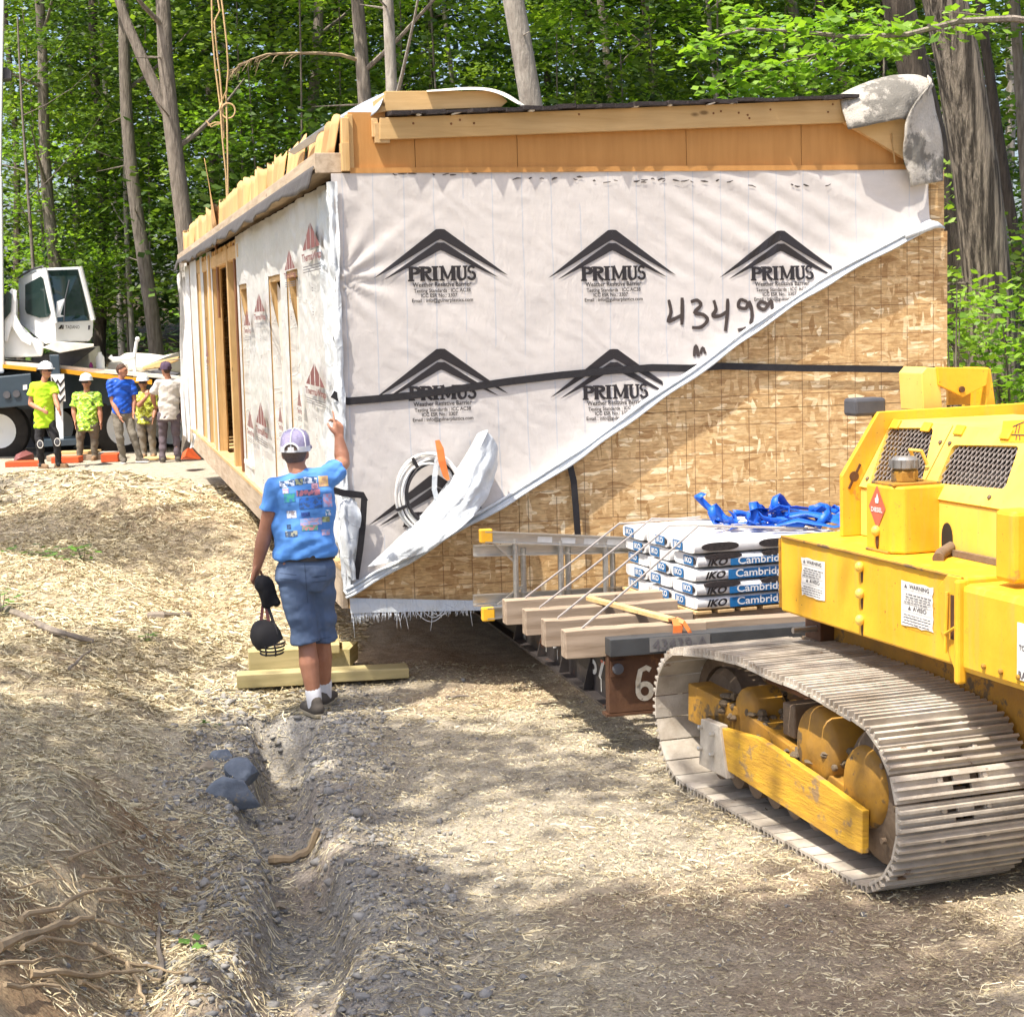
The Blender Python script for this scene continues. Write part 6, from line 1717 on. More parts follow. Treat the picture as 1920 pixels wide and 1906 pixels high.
stick('fallen_branch', 'thin dark stick propped upright in straw on the bank', [(130, 1270), (150, 1250), (172, 1230)], .012, .006, 'branch', None, MT['branch'], 0.05, 33)
stick('fallen_branch', 'dark twig standing by the roots near the clods', [(300, 1850), (300, 1790), (298, 1720)], .012, .005, 'branch', None, MT['branch'], 0.03, 34)
stick('fallen_branch', 'curved pale bark strip damming the ditch', [(505, 1625), (545, 1620), (580, 1600), (598, 1565)], .025, .018, 'branch', None, MT['root'], 0.03, 35)
stick('fallen_branch', 'small black stick on the road near the house shadow', [(838, 1313), (850, 1310), (880, 1308)], .012, .008, 'branch', None, MT['branch'], 0.01, 36)
MT['weed'] = leaf_mat('weed_leaf', (0.13, 0.26, 0.04), (0.07, 0.16, 0.025), 0.25)
def weed(label, px, py, n, sp, h, seed, lf=0.09):
    p = g_at(px, py); r = np.random.default_rng(seed); mb = MB(); tn = []
    for k in range(n):
        a = r.uniform(0, 6.28); d = sp * r.random() ** .5; c = Vector((math.cos(a) * d, math.sin(a) * d, h * r.uniform(.3, 1)))
        b = r.uniform(0, 6.28); L = lf * r.uniform(.6, 1.3); q = Vector((math.cos(b), math.sin(b), r.uniform(-.5, .4))).normalized() * L; s_ = q.cross(Vector((0, 0, 1))).normalized() * L * .35
        mb.add([c, c + q * .5 + s_, c + q, c + q * .5 - s_], [(0, 1, 2, 3)]); tn += [float(r.random())] * 4
    root = thing('weed', label, 'plant', p, group='weeds sprouting in the straw')
    o = mb.build('leaves', MT['weed'], root)
    a_ = o.data.attributes.new('tint', 'FLOAT', 'POINT'); a_.data.foreach_set('value', tn)
    m = MB()
    for k in range(3):
        m.tube([(0, 0, -0.02), (r.uniform(-.05, .05), r.uniform(-.05, .05), h * .8)], 0.004, 5)
    m.build('stem', MT['branch'], root)
weed('bright green weed clump in straw on the left bank', 58, 1055, 60, 0.28, 0.16, 1)
weed('small green weed right of the bright clump on left bank', 155, 1052, 26, 0.14, 0.16, 2)
weed('dark green weed at the left edge above the fallen branch', 3, 1150, 20, 0.10, 0.2, 3)
weed('single small weed in shaded straw below the short log', 277, 1205, 8, 0.05, 0.08, 4, 0.07)
weed('yellowish weed tuft between bank heaps left', 105, 1060, 22, 0.12, 0.12, 5)
weed('tiny weed leaf among the roots', 365, 1778, 5, 0.03, 0.04, 6, 0.06)
weed('little weed in straw above the ditch stones', 395, 1365, 9, 0.06, 0.05, 7, 0.05)
# ------------------------------------------------------------------ crane truck at the left, about 34 m away
CY0 = 34.0
cb = at(60, 862, CY0); cb.z = 0
crane = thing('crane_truck', 'white mobile crane with glazed cab on dark grey carrier, yellow striped deck', 'crane', cb)
def Q(x, y, d=0.0):
    return at(x, y, CY0 + d)
def pz(name, px, d0, d1, m, parent=None, bevel=0.0):
    """polygon in the picture plane at depth d0, carried back to depth d1"""
    a = [Q(x, y, d0) for x, y in px]
    o = MB().prism(a, (-0.275 * (d1 - d0), d1 - d0, 0)).build(name, MT[m] if isinstance(m, str) else m, parent or crane, origin=cb, bevel=bevel)
    return o
# boom column at the left edge, turret, engine hood
pz('boom', [(-90, -260), (12, -260), (2, 330), (-90, 330)], 0.2, 1.2, 'white', bevel=0.03)
pz('boom_base', [(-90, 330), (4, 330), (8, 700), (-90, 700)], 0.0, 1.4, 'white', bevel=0.04)
pz('boom_sheave', [(0, 128), (14, 126), (22, 134), (22, 148), (0, 150)], 0.3, 0.7, 'plastic_grey', bevel=0.02)
pz('turret', [(-20, 575), (20, 548), (34, 560), (32, 600), (62, 632), (84, 640), (80, 668), (-20, 672)], 0.3, 2.6, 'white', bevel=0.04)
pz('turret_arch', [(8, 560), (22, 540), (32, 545), (30, 590), (44, 618), (60, 640), (58, 650), (40, 640), (22, 612), (14, 640), (8, 640)], 0.15, 0.32, 'white', bevel=0.02)
pz('turret_window', [(8, 555), (14, 545), (22, 552), (20, 585), (8, 600)], 0.1, 0.14, 'glass')
# cab: left flank, front with windscreen, roof rail
flank_ = [Q(34, 522, 0.9), Q(82, 503, 0.0), Q(101, 600, -0.1), Q(103, 642, -0.1), Q(84, 645, 0.1), Q(36, 606, 0.9)]
front_ = [Q(82, 503, 0.0), Q(151, 500, 0.35), Q(176, 600, 0.45), Q(174, 630, 0.45), Q(168, 640, 0.42), Q(103, 642, -0.1), Q(101, 600, -0.1)]
cabm = MB(); cabm.prism(flank_, (0.25, 1.0, 0)); cabm.prism(front_, (-0.8, 1.4, 0.0))
cabo = cabm.build('cab', MT['white'], crane, origin=cb, bevel=0.03)
def off(px, d):
    return [Q(x, y, q - d) for (x, y, q) in px]
sg = off([(47, 534, .66), (76, 518, .12), (80, 522, .06), (94, 586, -.05), (90, 594, 0), (74, 596, .22), (50, 588, .62), (47, 580, .66)], 0.035)
MB().prism(sg, (0.01, 0.02, 0)).build('side_window', MT['glass'], cabo, origin=cb)
ws = off([(87, 507, 0.0), (149, 505, .33), (168, 601, .42), (107, 604, -.06)], 0.04)
wso = MB().prism(ws, (0, 0.02, 0)).build('windscreen', MT['glass'], cabo, origin=cb)
MB().tube(off([(120, 602, .05), (122, 560, .1), (130, 525, .15)], 0.06), 0.012, 6).build('wiper', MT['plastic_grey'], wso, origin=cb)
MB().tube(off([(35, 520, .85), (58, 506, .45), (80, 499, 0.1), (82, 505, .02)], 0.05), 0.022, 8).build('roof_rail', MT['plastic_grey'], cabo, origin=cb)
MB().tube(off([(150, 500, .33), (160, 540, .38), (175, 600, .44)], 0.06), 0.05, 8).build('corner_pillar', MT['white'], cabo, origin=cb)
MB().tube(off([(84, 503, .0), (93, 548, -.05), (104, 606, -.1)], 0.05), 0.045, 8).build('corner_pillar', MT['white'], cabo, origin=cb)
pl_ = off([(152, 611, .4), (169, 610, .44), (168, 618, .44), (154, 619, .4)], 0.05); MB().prism(pl_, (0, .01, 0)).build('name_plate', MT['plastic_grey'], cabo, origin=cb)
pr = Print(); pr.text('TADANO', 0, 0, 0.09, 0.01, 0.27)
def on_front(x, y, k):
    return Q(x, y, -0.1 + (x - 101) / 75 * 0.55 - 0.055 - k) - cb
pr.build('maker_lettering', MT['ink'], cabo, lambda x, y, k: on_front(136 + x * 97, 613.5 - y * 97, k))
pr = Print(); pr.add([(-.06, -.04), (0.0, -.04), (.03, .04), (-.01, .04)], [(0, 1, 2, 3)]); a2_ = Q(115, 613, 0.04)
pr.add([(0.005, -.04), (.045, -.04), (.045, .04), (.035, .04)], [(0, 1, 2, 3)])
pr.build('maker_mark', MT['ink'], cabo, lambda x, y, k: on_front(115 + x * 97, 613 - y * 97, k))
pz('cab_step', [(80, 652), (105, 640), (176, 645), (176, 650), (112, 662)], -0.1, 1.2, 'white_dirty', bevel=0.01)
pz('turntable', [(60, 668), (180, 652), (130, 690), (60, 690)], 0.6, 2.2, 'plastic_grey')
# carrier
pz('carrier_frame', [(-60, 692), (130, 700), (340, 724), (340, 752), (130, 765), (-60, 770)], 0.6, 2.6, 'slate')
pz('carrier_deck', [(-60, 672), (100, 684), (340, 706), (340, 712), (100, 692), (-60, 680)], 0.05, 2.9, 'white_dirty')
pz('reflector_stripe', [(5, 683), (68, 689), (68, 696), (5, 690)], -0.02, 0.04, 'stripe')
pz('reflector_stripe', [(114, 691), (285, 712), (285, 721), (114, 699)], -0.02, 0.04, 'stripe')
pz('outrigger_box', [(-60, 712), (58, 700), (62, 760), (-60, 770)], -0.35, 0.5, 'slate', bevel=0.02)
for x, y in ((13, 740), (31, 738)):
    c_ = Q(x, y, -0.36); MB().lathe([(0.07, 0), (0.07, 0.02)], c_, (0, -1, 0), 16).build('outrigger_hole', MT['plastic_grey'], crane, origin=cb)
pz('warning_tag', [(43, 722), (51, 721), (51, 730), (43, 731)], -0.37, -0.352, 'sticker')
pz('jack_housing', [(93, 665), (111, 665), (113, 700), (122, 752), (100, 754), (96, 705)], -0.3, 0.1, 'slate', bevel=0.02)
jz = pz('hazard_panel', [(95, 702), (120, 701), (123, 752), (99, 754)], -0.34, -0.302, 'sticker')
for k in range(3):
    y = 706 + 16 * k
    MB().prism([Q(x, yy, -0.35) for x, yy in ((96.5, y), (104, y + 11), (108, y + 5), (112.5, y + 13), (121, y + 2), (121, y + 7), (112.5, y + 19), (108, y + 11), (104, y + 17), (96.5, y + 6))], (0, 0.008, 0)).build('hazard_chevron', MT['ink'], jz, origin=cb)
pz('jack_leg', [(104, 752), (118, 752), (119, 830), (106, 830)], -0.2, -0.02, 'white')
pz('jack_pad', [(70, 826), (145, 824), (146, 834), (70, 838)], -0.6, 0.5, 'slate')
def wheel(x, y, rpx, d, yaw=0.0):
    c_ = Q(x, y, d); r_ = rpx * (CY0 + d) / F_PX
    ax = Vector((math.sin(yaw), -math.cos(yaw), 0))
    w_ = MB().lathe([(r_ * .55, -0.30), (r_ * .9, -0.30), (r_, -0.25), (r_, -0.03), (r_ * .93, 0.0), (r_ * .58, 0.0)], c_, ax, 32).build('wheel', MT['rubber'], crane, origin=cb, smooth=True)
    MB().lathe([(r_ * .56, 0.005), (r_ * .60, 0.01), (r_ * .5, 0.0), (r_ * .44, -0.09), (r_ * .2, -0.10), (r_ * .18, 0.0), (0.02, 0.02)], c_, ax, 28).build('rim', MT['white'], w_, origin=cb, smooth=True)
    for k in range(8):
        a = 2 * math.pi * k / 8; sdv = ax.orthogonal().normalized(); ov = ax.cross(sdv)
        MB().lathe([(0.025, 0), (0.025, 0.05)], c_ + sdv * (r_ * .33 * math.cos(a)) + ov * (r_ * .33 * math.sin(a)) - ax * 0.09, ax, 6).build('wheel_nut', MT['red'] if x > 200 else MT['alu'], w_, origin=cb)
wheel(-2, 808, 54, 0.5); wheel(112, 800, 52, 1.6, 0.9); wheel(232, 800, 58, 0.8, 0.65); wheel(320, 800, 54, 2.0)
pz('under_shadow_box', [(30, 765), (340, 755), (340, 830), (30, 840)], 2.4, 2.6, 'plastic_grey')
# things lying on the deck
def loose(name, label, cat, px, d0, d1, m, bevel=0.02):
    a = [Q(x, y, d0) for x, y in px]; o_ = sum(a, Vector()) / len(a)
    return tag(MB().prism(a, (0, d1 - d0, 0)).build(name, MT[m], origin=o_, bevel=bevel), label, cat)
loose('tool_chest', 'tan tool chest on the crane deck beside the cab', 'tool chest', [(112, 672), (150, 655), (166, 650), (170, 690), (112, 688)], 1.2, 2.2, 'white_dirty')
for nm, lab, x, y0, y1, r_, m in (('water_bottle', 'magenta bottle standing on the crane deck', 171.5, 679, 699, 0.038, 'red'), ('gas_bottle', 'white cylinder standing on the crane deck beside the magenta bottle', 189, 660, 700, 0.085, 'white')):
    a, b = Q(x, y1, 0.6), Q(x, y0, 0.6); h = (b - a).length
    MTm = flat('magenta_plastic', (0.45, 0.03, 0.25), 0.4) if m == 'red' else MT[m]
    tag(MB().lathe([(r_, 0), (r_, h * .75), (r_ * .5, h * .9), (r_ * .45, h)], a, (0, 0, 1), 16).build(nm, MTm, origin=a, smooth=True), lab, 'bottle')
def heap(name, label, cat, px, d, depth, m, seed):
    """crumpled sheet over a pile: outline in the picture, domed toward the camera"""
    a = [Q(x, y, d) for x, y in px]; o_ = sum(a, Vector()) / len(a)
    mb = MB(); n = len(a); K = 7; V = []
    for k in range(K + 1):
        t = k / K
        for i, p in enumerate(a):
            q = p.lerp(o_, t); w_ = math.sin(t * math.pi / 2)
            j = 0.16 * float(fbm(q.x * 3 + seed, q.z * 4, seed, 3))
            V.append(Vector((q.x, q.y - depth * w_ + j, q.z + 0.05 * j)))
    F_ = [(k * n + i, k * n + (i + 1) % n, (k + 1) * n + (i + 1) % n, (k + 1) * n + i) for k in range(K) for i in range(n)]
    B_ = [p + Vector((0, depth, 0)) for p in a]
    V += B_; F_ += [((K + 1) * n + i, (K + 1) * n + (i + 1) % n, (i + 1) % n, i) for i in range(n)] + [tuple((K + 1) * n + i for i in range(n))]
    mb.add(V, F_)
    return tag(mb.build(name, MT[m], origin=o_, smooth=30), label, cat)
heap('canvas_bundle', 'crumpled off-white canvas bundle on the crane deck behind the workers', 'canvas', [(195, 705), (205, 680), (235, 662), (270, 664), (300, 668), (335, 660), (340, 690), (335, 712), (280, 716), (240, 710)], 1.4, 0.6, 'white_dirty', 2)
loose('wood_panel', 'tan wooden panel leaning on the canvas bundle', 'panel', [(266, 688), (300, 676), (335, 668), (335, 676), (300, 690), (268, 694)], 0.7, 0.8, 'pine_x')
loose('solar_panel', 'dark panel lying on the crane deck beneath the tan panel', 'panel', [(268, 698), (300, 692), (336, 700), (320, 708), (275, 706)], 0.6, 0.9, 'plastic_grey')
hk = thing('deck_davit', 'white bent steel davit arm standing on the crane deck', 'davit', Q(253, 716, 0.4))
o_ = Q(253, 716, 0.4)
MB().tube([Q(253, 716, .4), Q(252, 668, .4), Q(256, 640, .4)], 0.035, 8).build('post', MT['white'], hk, origin=o_, smooth=True)
MB().tube([Q(253, 668, .4), Q(242, 672, .4), Q(212, 674, .4), Q(206, 668, .4)], 0.05, 8).build('arm', MT['white'], hk, origin=o_, smooth=True)
MB().ball(Q(258, 636, .4), 0.05).build('knob', MT['white'], hk, origin=o_, smooth=True)
# cribbing and clutter on the ground by the truck
def crib(name, label, x0, x1, y0, y1, Y_, dep, m, cat='cribbing'):
    a = at(x0, y1, Y_); b = at(x1, y0, Y_)
    p = Vector(((a.x + b.x) / 2, Y_, min(a.z, b.z)))
    o = MB().box((0, dep / 2, (abs(b.z - a.z)) / 2), (abs(b.x - a.x), dep, abs(b.z - a.z))).build(name, MT[m], bevel=0.01)
    o.location = (p.x, p.y, max(0.0, p.z)); o.rotation_euler.z = rng.uniform(-.06, .06)
    return tag(o, label, cat, 'cribbing under the crane')
crib('crib_block', 'long orange-painted crib beam left of the worker in yellow', 10, 76, 869, 881, 31.8, 0.3, 'orange')
crib('crib_block', 'orange crib beam between the yellow-shirted and camouflage workers', 96, 148, 866, 879, 32.4, 0.3, 'orange')
crib('crib_block', 'short orange crib block just left of the worker in blue', 190, 221, 861, 877, 32.4, 0.4, 'orange')
crib('crib_block', 'brown timber mat behind the yellow-shirted worker', 88, 195, 853, 866, 33.0, 0.6, 'weathered_x')
crib('crib_block', 'pale timber plank on top of the brown timber mat', 110, 180, 845, 853, 33.2, 0.4, 'pine_x')
crib('crib_block', 'pale plank on the ground under the workers at right', 262, 345, 862, 868, 32.6, 0.5, 'pine_x')
crib('crib_block', 'white board on the ground between camouflage and blue workers', 180, 225, 848, 855, 33.2, 0.4, 'white_dirty')
heap('rag_pile', 'dark rags dropped on the ground in front of the orange block', 'rags', [(150, 884), (165, 874), (190, 868), (215, 872), (212, 882), (180, 886)], -2.2, 0.2, 'strap', 5)
heap('tool_bag', 'dark red tool bag on the orange crib beam', 'bag', [(25, 868), (30, 852), (42, 846), (56, 852), (58, 868)], -1.6, 0.25, 'ink_red', 7)
heap('tarp_heap', 'orange and white tarp heap at the far foot of the house', 'tarp', [(338, 862), (342, 848), (352, 840), (362, 852), (372, 862)], -4.0, 0.3, 'orange', 9)
# ------------------------------------------------------------------ people
def hand(mb, w, d, n, th, curl, s=1.0, point=False):
    """palm, four bent fingers of unequal length and a thumb from the side of the palm"""
    d, n, th = Vector(d).normalized(), Vector(n).normalized(), Vector(th).normalized()
    for o in (-0.026, 0.0, 0.026):
        mb.cone(w + th * o * 0.6 * s, 0.019 * s, w + d * 0.085 * s + th * o * s, 0.0165 * s, 8)
    for i, L in enumerate((0.072, 0.082, 0.076, 0.060)):
        p = w + (d * 0.09 + th * (0.031 - 0.0205 * i)) * s
        c = 0.08 if (point and i == 0) else curl
        a = 0.35 * c; rad = 0.0098 * s
        for k, fr_ in enumerate((0.45, 0.32, 0.23)):
            a += c * (0.9 if k else 0.5)
            q = p + (d * math.cos(a) + n * math.sin(a)) * L * fr_ * s * 1.1
            mb.cone(p, rad, q, rad * 0.9, 8); p = q; rad *= 0.9
    p = w + (d * 0.025 + th * 0.034) * s
    q = p + (d * 0.6 + th * 0.65 + n * 0.25).normalized() * 0.045 * s; r_ = q + (d * 0.85 + n * 0.5).normalized() * 0.035 * s
    mb.cone(p, 0.013 * s, q, 0.011 * s, 8); mb.cone(q, 0.011 * s, r_, 0.009 * s, 8)

root_parts = {}
def person(label, J, face, look, mats, voxel=0.011, hat=None, fat=1.0, sleeve=0.55, leg_end=1.0, hands=None, group='workers standing by the crane', belt=None, glasses=False, shirt_fn=None, hem=0.10, toes=None):
    """J: world joints; face: chest direction; look: head direction; one fused body, clothes as child meshes"""
    f = Vector(face).normalized(); up = Vector((0, 0, 1)); r_ = f.cross(up).normalized()    # r_ = the figure's right
    lk = Vector(look).normalized(); lr = lk.cross(up).normalized()
    base = (J['anL'] + J['anR']) / 2; base = Vector((base.x, base.y, min(J['anL'].z, J['anR'].z) - 0.085))
    root = thing('person', label, 'person', base, group=group)
    rot = math.atan2(r_.y, r_.x)
    sc, hc = (J['shL'] + J['shR']) / 2, (J['hipL'] + J['hipR']) / 2
    body = MB()
    h = J['head']
    hr = Matrix((lr, lk, up)).transposed()
    body.ball(h + up * 0.015, (0.076, 0.095, 0.112), 16, 12, hr)
    body.ball(h - up * 0.055 + lk * 0.022, (0.056, 0.068, 0.062), 12, 8, hr)             # jaw
    body.cone(h + lk * 0.092 + up * 0.012, 0.009, h + lk * 0.112 - up * 0.02, 0.014, 8)   # nose
    body.ball(h + lk * 0.088 + up * 0.035, (0.05, 0.012, 0.012), 10, 6, hr)               # brow
    body.ball(h + lk * 0.088 - up * 0.052, (0.026, 0.012, 0.01), 10, 6, hr)               # mouth
    for s_ in (-1, 1):
        body.ball(h + lr * 0.077 * s_ - lk * 0.008 - up * 0.005, (0.012, 0.022, 0.032), 10, 8, hr)
    body.cone(sc + up * 0.03, 0.062, h - up * 0.06 - lk * 0.015, 0.055, 12)
    body.ells([(sc + up * 0.03, 0.12 * fat, 0.07), (sc - up * 0.06, 0.16 * fat, 0.09), (sc.lerp(hc, .5), 0.14 * fat, 0.09), (hc, 0.14 * fat, 0.09), (hc - up * 0.08, 0.11 * fat, 0.08)], 16, rot)
    for s_ in 'LR':
        sh_, el, wr_ = J['sh' + s_], J['el' + s_], J['wr' + s_]
        bk = 0.5 + 0.5 * fat; body.cone(sh_, 0.058 * bk, el, 0.044 * bk, 12); body.cone(el, 0.043 * bk, el.lerp(wr_, 0.35), 0.047 * bk, 12); body.cone(el.lerp(wr_, 0.35), 0.047 * bk, wr_, 0.029 * bk, 12)
        hp_, kn, an = J['hip' + s_], J['kn' + s_], J['an' + s_]
        lg_ = 1.0 if leg_end < 0.6 else 0.78
        body.cone(hp_, 0.085 * lg_, kn, 0.058 * lg_, 12); body.cone(kn, 0.057 * lg_, kn.lerp(an, .3) - f * 0.012, 0.065 * lg_, 12); body.cone(kn.lerp(an, .3) - f * 0.012, 0.064 * lg_, an, 0.039, 12)
        td = Vector(toes[s_]).normalized() if toes else f
        body.cone(an - up * 0.03, 0.035, an - up * 0.05 + td * 0.13, 0.03, 10)
        hd = (hands or {}).get(s_, {})
        hand(body, wr_, hd.get('d', (wr_ - el)), hd.get('n', f if s_ == 'L' else f), hd.get('t', f), hd.get('curl', 0.35), 1.0, hd.get('point', False))
    bo = remesh(body, voxel, 3).build('body', mats['skin'], root, smooth=180, origin=base)
    # shirt
    st = MB()
    st.ells([(sc + up * 0.055, 0.075, 0.07), (sc + up * 0.03, 0.145 * fat, 0.095), (sc - up * 0.05, 0.188 * fat, 0.118), (sc.lerp(hc, .35), 0.182 * fat, 0.125), (sc.lerp(hc, .75), 0.18 * fat, 0.132 * fat), (hc - up * (hem - 0.03), 0.185 * fat, 0.14 * fat), (hc - up * hem, 0.18 * fat, 0.135 * fat)], 20, rot)
    for s_ in 'LR':
        sh_, el = J['sh' + s_], J['el' + s_]
        e_ = sh_.lerp(el, sleeve)
        bk = 0.5 + 0.5 * fat; st.cone(sh_ - up * 0.008, 0.072 * bk, sh_.lerp(el, sleeve * .5), 0.072 * bk, 12); st.tube([sh_, sh_.lerp(el, sleeve * .5), e_], [0.066 * bk, 0.073 * bk, 0.077 * bk], 14)
        st.cone(sc + up * 0.0, 0.084, sh_ - up * 0.008, 0.072 * bk, 12)
    sd_ = base.x * 3
    def folds(p, n):
        a = 0.018 * float(fbm(p.x * 7 + p.z * 5, p.z * 9 - p.x * 4 + p.y * 5, 7, 3)) + 0.005 * math.sin(p.z * 55 - p.x * 40 + 6 * vnoise(p.x * 6, p.z * 6, 5)) * (0.5 + vnoise(p.x * 5, p.z * 5, 15)) + 0.006 * math.sin(p.z * 26 + p.x * 17 + 4 * float(vnoise(p.x * 4, p.z * 4, 3)))
        return p + n * a
    smb = remesh(st, voxel, 2, shirt_fn or folds)
    so_ = smb.build('shirt', mats['shirt'], root, smooth=180, origin=base)
    # trousers or shorts
    tr = MB()
    tr.ells([(hc + up * 0.075, 0.155 * fat, 0.112 * fat), (hc + up * 0.02, 0.168 * fat, 0.125 * fat), (hc - up * 0.07, 0.172 * fat, 0.13 * fat), (hc - up * 0.14, 0.13 * fat, 0.10 * fat)], 18, rot)
    for s_ in 'LR':
        hp_, kn, an = J['hip' + s_], J['kn' + s_], J['an' + s_]
        if leg_end < 0.6:
            e_ = hp_.lerp(kn, leg_end / 0.5); tr.tube([hp_ + up * 0.02, hp_ - up * 0.06, hp_.lerp(e_, .6), e_], [0.085 * fat, 0.108 * fat, 0.098, 0.100], 16)
        else:
            tr.cone(hp_ - up * 0.02, 0.102 * fat, kn, 0.074, 12); tr.cone(kn, 0.075, an + up * 0.0, 0.058, 12); tr.cone(an + up * 0.02, 0.06, an - up * 0.02 + f * 0.01, 0.064, 12)
    def folds2(p, n):
        return p + n * (0.016 * float(fbm(p.x * 8 + p.y * 3, p.z * 11, 9, 3)) + 0.005 * math.sin(p.z * 34 + p.x * 11 + 5 * float(vnoise(p.x * 5, p.z * 5, 2))))
    tmb = remesh(tr, voxel, 2, folds2)
    to_ = tmb.build('trousers' if leg_end > 0.6 else 'shorts', mats['pants'], root, smooth=180, origin=base)
    # shoes
    for s_ in 'LR':
        an = J['an' + s_]; td = Vector(toes[s_]).normalized() if toes else f
        z0 = an.z - 0.085; g0 = Vector((an.x, an.y, z0))
        us = MB(); us.cone(g0 - td * 0.04 + up * 0.05, 0.046, g0 + td * 0.06 + up * 0.048, 0.043, 12); us.cone(g0 + td * 0.06 + up * 0.045, 0.043, g0 + td * 0.155 + up * 0.036, 0.036, 12); us.cone(g0 - td * 0.03 + up * 0.07, 0.04, g0 - td * 0.02 + up * 0.10, 0.038, 12)
        sh_o = remesh(us, max(voxel * .8, .006), 2).build('shoe', mats['shoe'], root, smooth=180, origin=base)
        sd2 = td.cross(up); pts = []
        for k in range(24):
            t = 2 * math.pi * k / 24; pts.append(g0 + td * (0.055 + 0.142 * math.cos(t)) + sd2 * (0.048 * math.copysign(abs(math.sin(t)) ** .7, math.sin(t))))
        MB().prism(pts, (0, 0, 0.026)).build('sole', mats.get('sole', mats['shoe']), sh_o, origin=base, bevel=0.006)
    if belt:
        b = MB(); b.ells([(hc + up * 0.055, 0.172 * fat, 0.129 * fat), (hc + up * 0.09, 0.170 * fat, 0.127 * fat)], 28, rot); b.build('belt', belt, root, smooth=30, origin=base)
    for s_ in (-1, 1):
        MB().ball(h + lk * 0.083 + lr * 0.03 * s_ + up * 0.018, 0.0105, 8, 6).build('eye', MT['ink'], bo, origin=base)
    if glasses:
        g_ = MB(); g_.box(h + lk * 0.098 + up * 0.02, (0.12, 0.012, 0.034), hr); g_.box(h + lk * 0.04 + up * 0.02 + lr * 0.078, (0.006, 0.11, 0.01), hr); g_.box(h + lk * 0.04 + up * 0.02 - lr * 0.078, (0.006, 0.11, 0.01), hr)
        g_.build('sunglasses', MT['ink'], bo, origin=base, bevel=0.004)
    # hair
    if hat != 'none':
        hm = MB(); hm.ball(h + up * 0.03 - lk * 0.012, (0.083, 0.098, 0.105), 16, 12, hr)
        hv = remesh(hm, 0.01, 1)
        ctr = h
        keep = [i for i, p in enumerate(hv.v) if (Vector(p) - ctr).dot(up) > 0.035 + 0.55 * max(0, (Vector(p) - ctr).dot(lk)) or (Vector(p) - ctr).dot(lk) < -0.035 and (Vector(p) - ctr).dot(up) > -0.055]
        ks = set(keep); hv.f = [q for q in hv.f if all(i in ks for i in q)]
        hv.build('hair', mats.get('hair', MT['hair']), root, smooth=180, origin=base, solid=0.008)
    if hat == 'hard':
        c_ = h + up * 0.055
        hm = MB(); rings = []
        for (k, z, e) in ((1.0, 0.0, 0), (0.98, 0.04, 0), (0.86, 0.085, 0), (0.62, 0.115, 0), (0.3, 0.13, 0), (0.04, 0.134, 0)):
            rings.append([c_ + hr @ Vector((0.118 * k * math.cos(t), 0.138 * k * math.sin(t), z)) for t in [2 * math.pi * q / 28 for q in range(28)]])
        hm.loft(rings)
        hat_o = hm.build('hard_hat', mats['hat'], root, smooth=60, origin=base)
        br_ = MB(); br_.prism([c_ + hr @ Vector((0.13 * math.cos(t), 0.145 * math.sin(t) + (0.04 * max(0, math.sin(t)) ** 2), -0.004)) for t in [2 * math.pi * q / 28 for q in range(28)]], (0, 0, 0.01)); br_.build('hat_brim', mats['hat'], hat_o, origin=base, bevel=0.003)
        rg = MB(); rg.tube([c_ + hr @ Vector((0, 0.13 * math.cos(t), 0.02 + 0.117 * math.sin(t))) for t in [math.pi * q / 14 for q in range(1, 14)]], 0.012, 8, 0.5); rg.build('hat_ridge', mats['hat'], hat_o, origin=base, smooth=True)
    if hat == 'cap':
        c_ = h + up * 0.045
        hm = MB(); rings = []
        for k, z in ((1.0, -0.02), (1.0, 0.02), (0.93, 0.06), (0.75, 0.09), (0.4, 0.106), (0.05, 0.11)):
            rings.append([c_ + hr @ Vector((0.092 * k * math.cos(t), 0.11 * k * math.sin(t) - 0.004, z)) for t in [2 * math.pi * q / 32 for q in range(32)]])
        hm.loft(rings)
        co_ = hm.build('cap', mats['hat'], root, smooth=60, origin=base)
        bl = MB(); bl.grid(10, 4, lambda i, j: c_ + hr @ Vector((0.085 * math.cos(math.pi * (0.08 + 0.84 * i)), 0.085 + 0.02 * math.sin(math.pi * i) + 0.075 * j * math.sin(math.pi * (0.1 + 0.8 * i)), -0.012 - 0.02 * j - 0.012 * math.cos(2 * math.pi * i) * -1)))
        bl.build('cap_bill', mats['hat'], co_, origin=base, smooth=180, solid=0.006)
        sm_ = MB()
        for a_ in (30, 90, 150, 210, 270, 330):
            sm_.tube([c_ + hr @ Vector((0.093 * k * math.cos(R(a_)), 0.111 * k * math.sin(R(a_)) - 0.004, z + 0.001)) for k, z in ((1.0, -0.02), (1.0, 0.02), (0.935, 0.06), (0.76, 0.09), (0.42, 0.106), (0.05, 0.112))], 0.0045, 6)
        sm_.ball(c_ + up * 0.112, 0.009, 8, 6)
        sm_.build('cap_seams', mats.get('hat_trim', mats['hat']), co_, origin=base, smooth=True)
        bnd = MB(); bnd.lathe([(1.0, -0.03), (1.0, 0.004)], (0, 0, 0), (0, 0, 1), 32)
        bnd.v = [tuple(c_ + hr @ Vector((x * 0.0945, y * 0.1125 - 0.004, z))) for x, y, z in bnd.v]; bnd.f = bnd.f[:-2]
        bnd.build('cap_band', mats.get('hat_trim', mats['hat']), co_, origin=base, solid=0.003)
        ar = MB(); ar.tube([c_ + hr @ Vector((0.05 * math.cos(t), -0.112 - 0.004, -0.018 + 0.045 * math.sin(t))) for t in [math.pi * q / 12 for q in range(13)]], 0.008, 6, .5); ar.build('cap_arch', mats.get('hat_trim', mats['hat']), co_, origin=base, smooth=True)
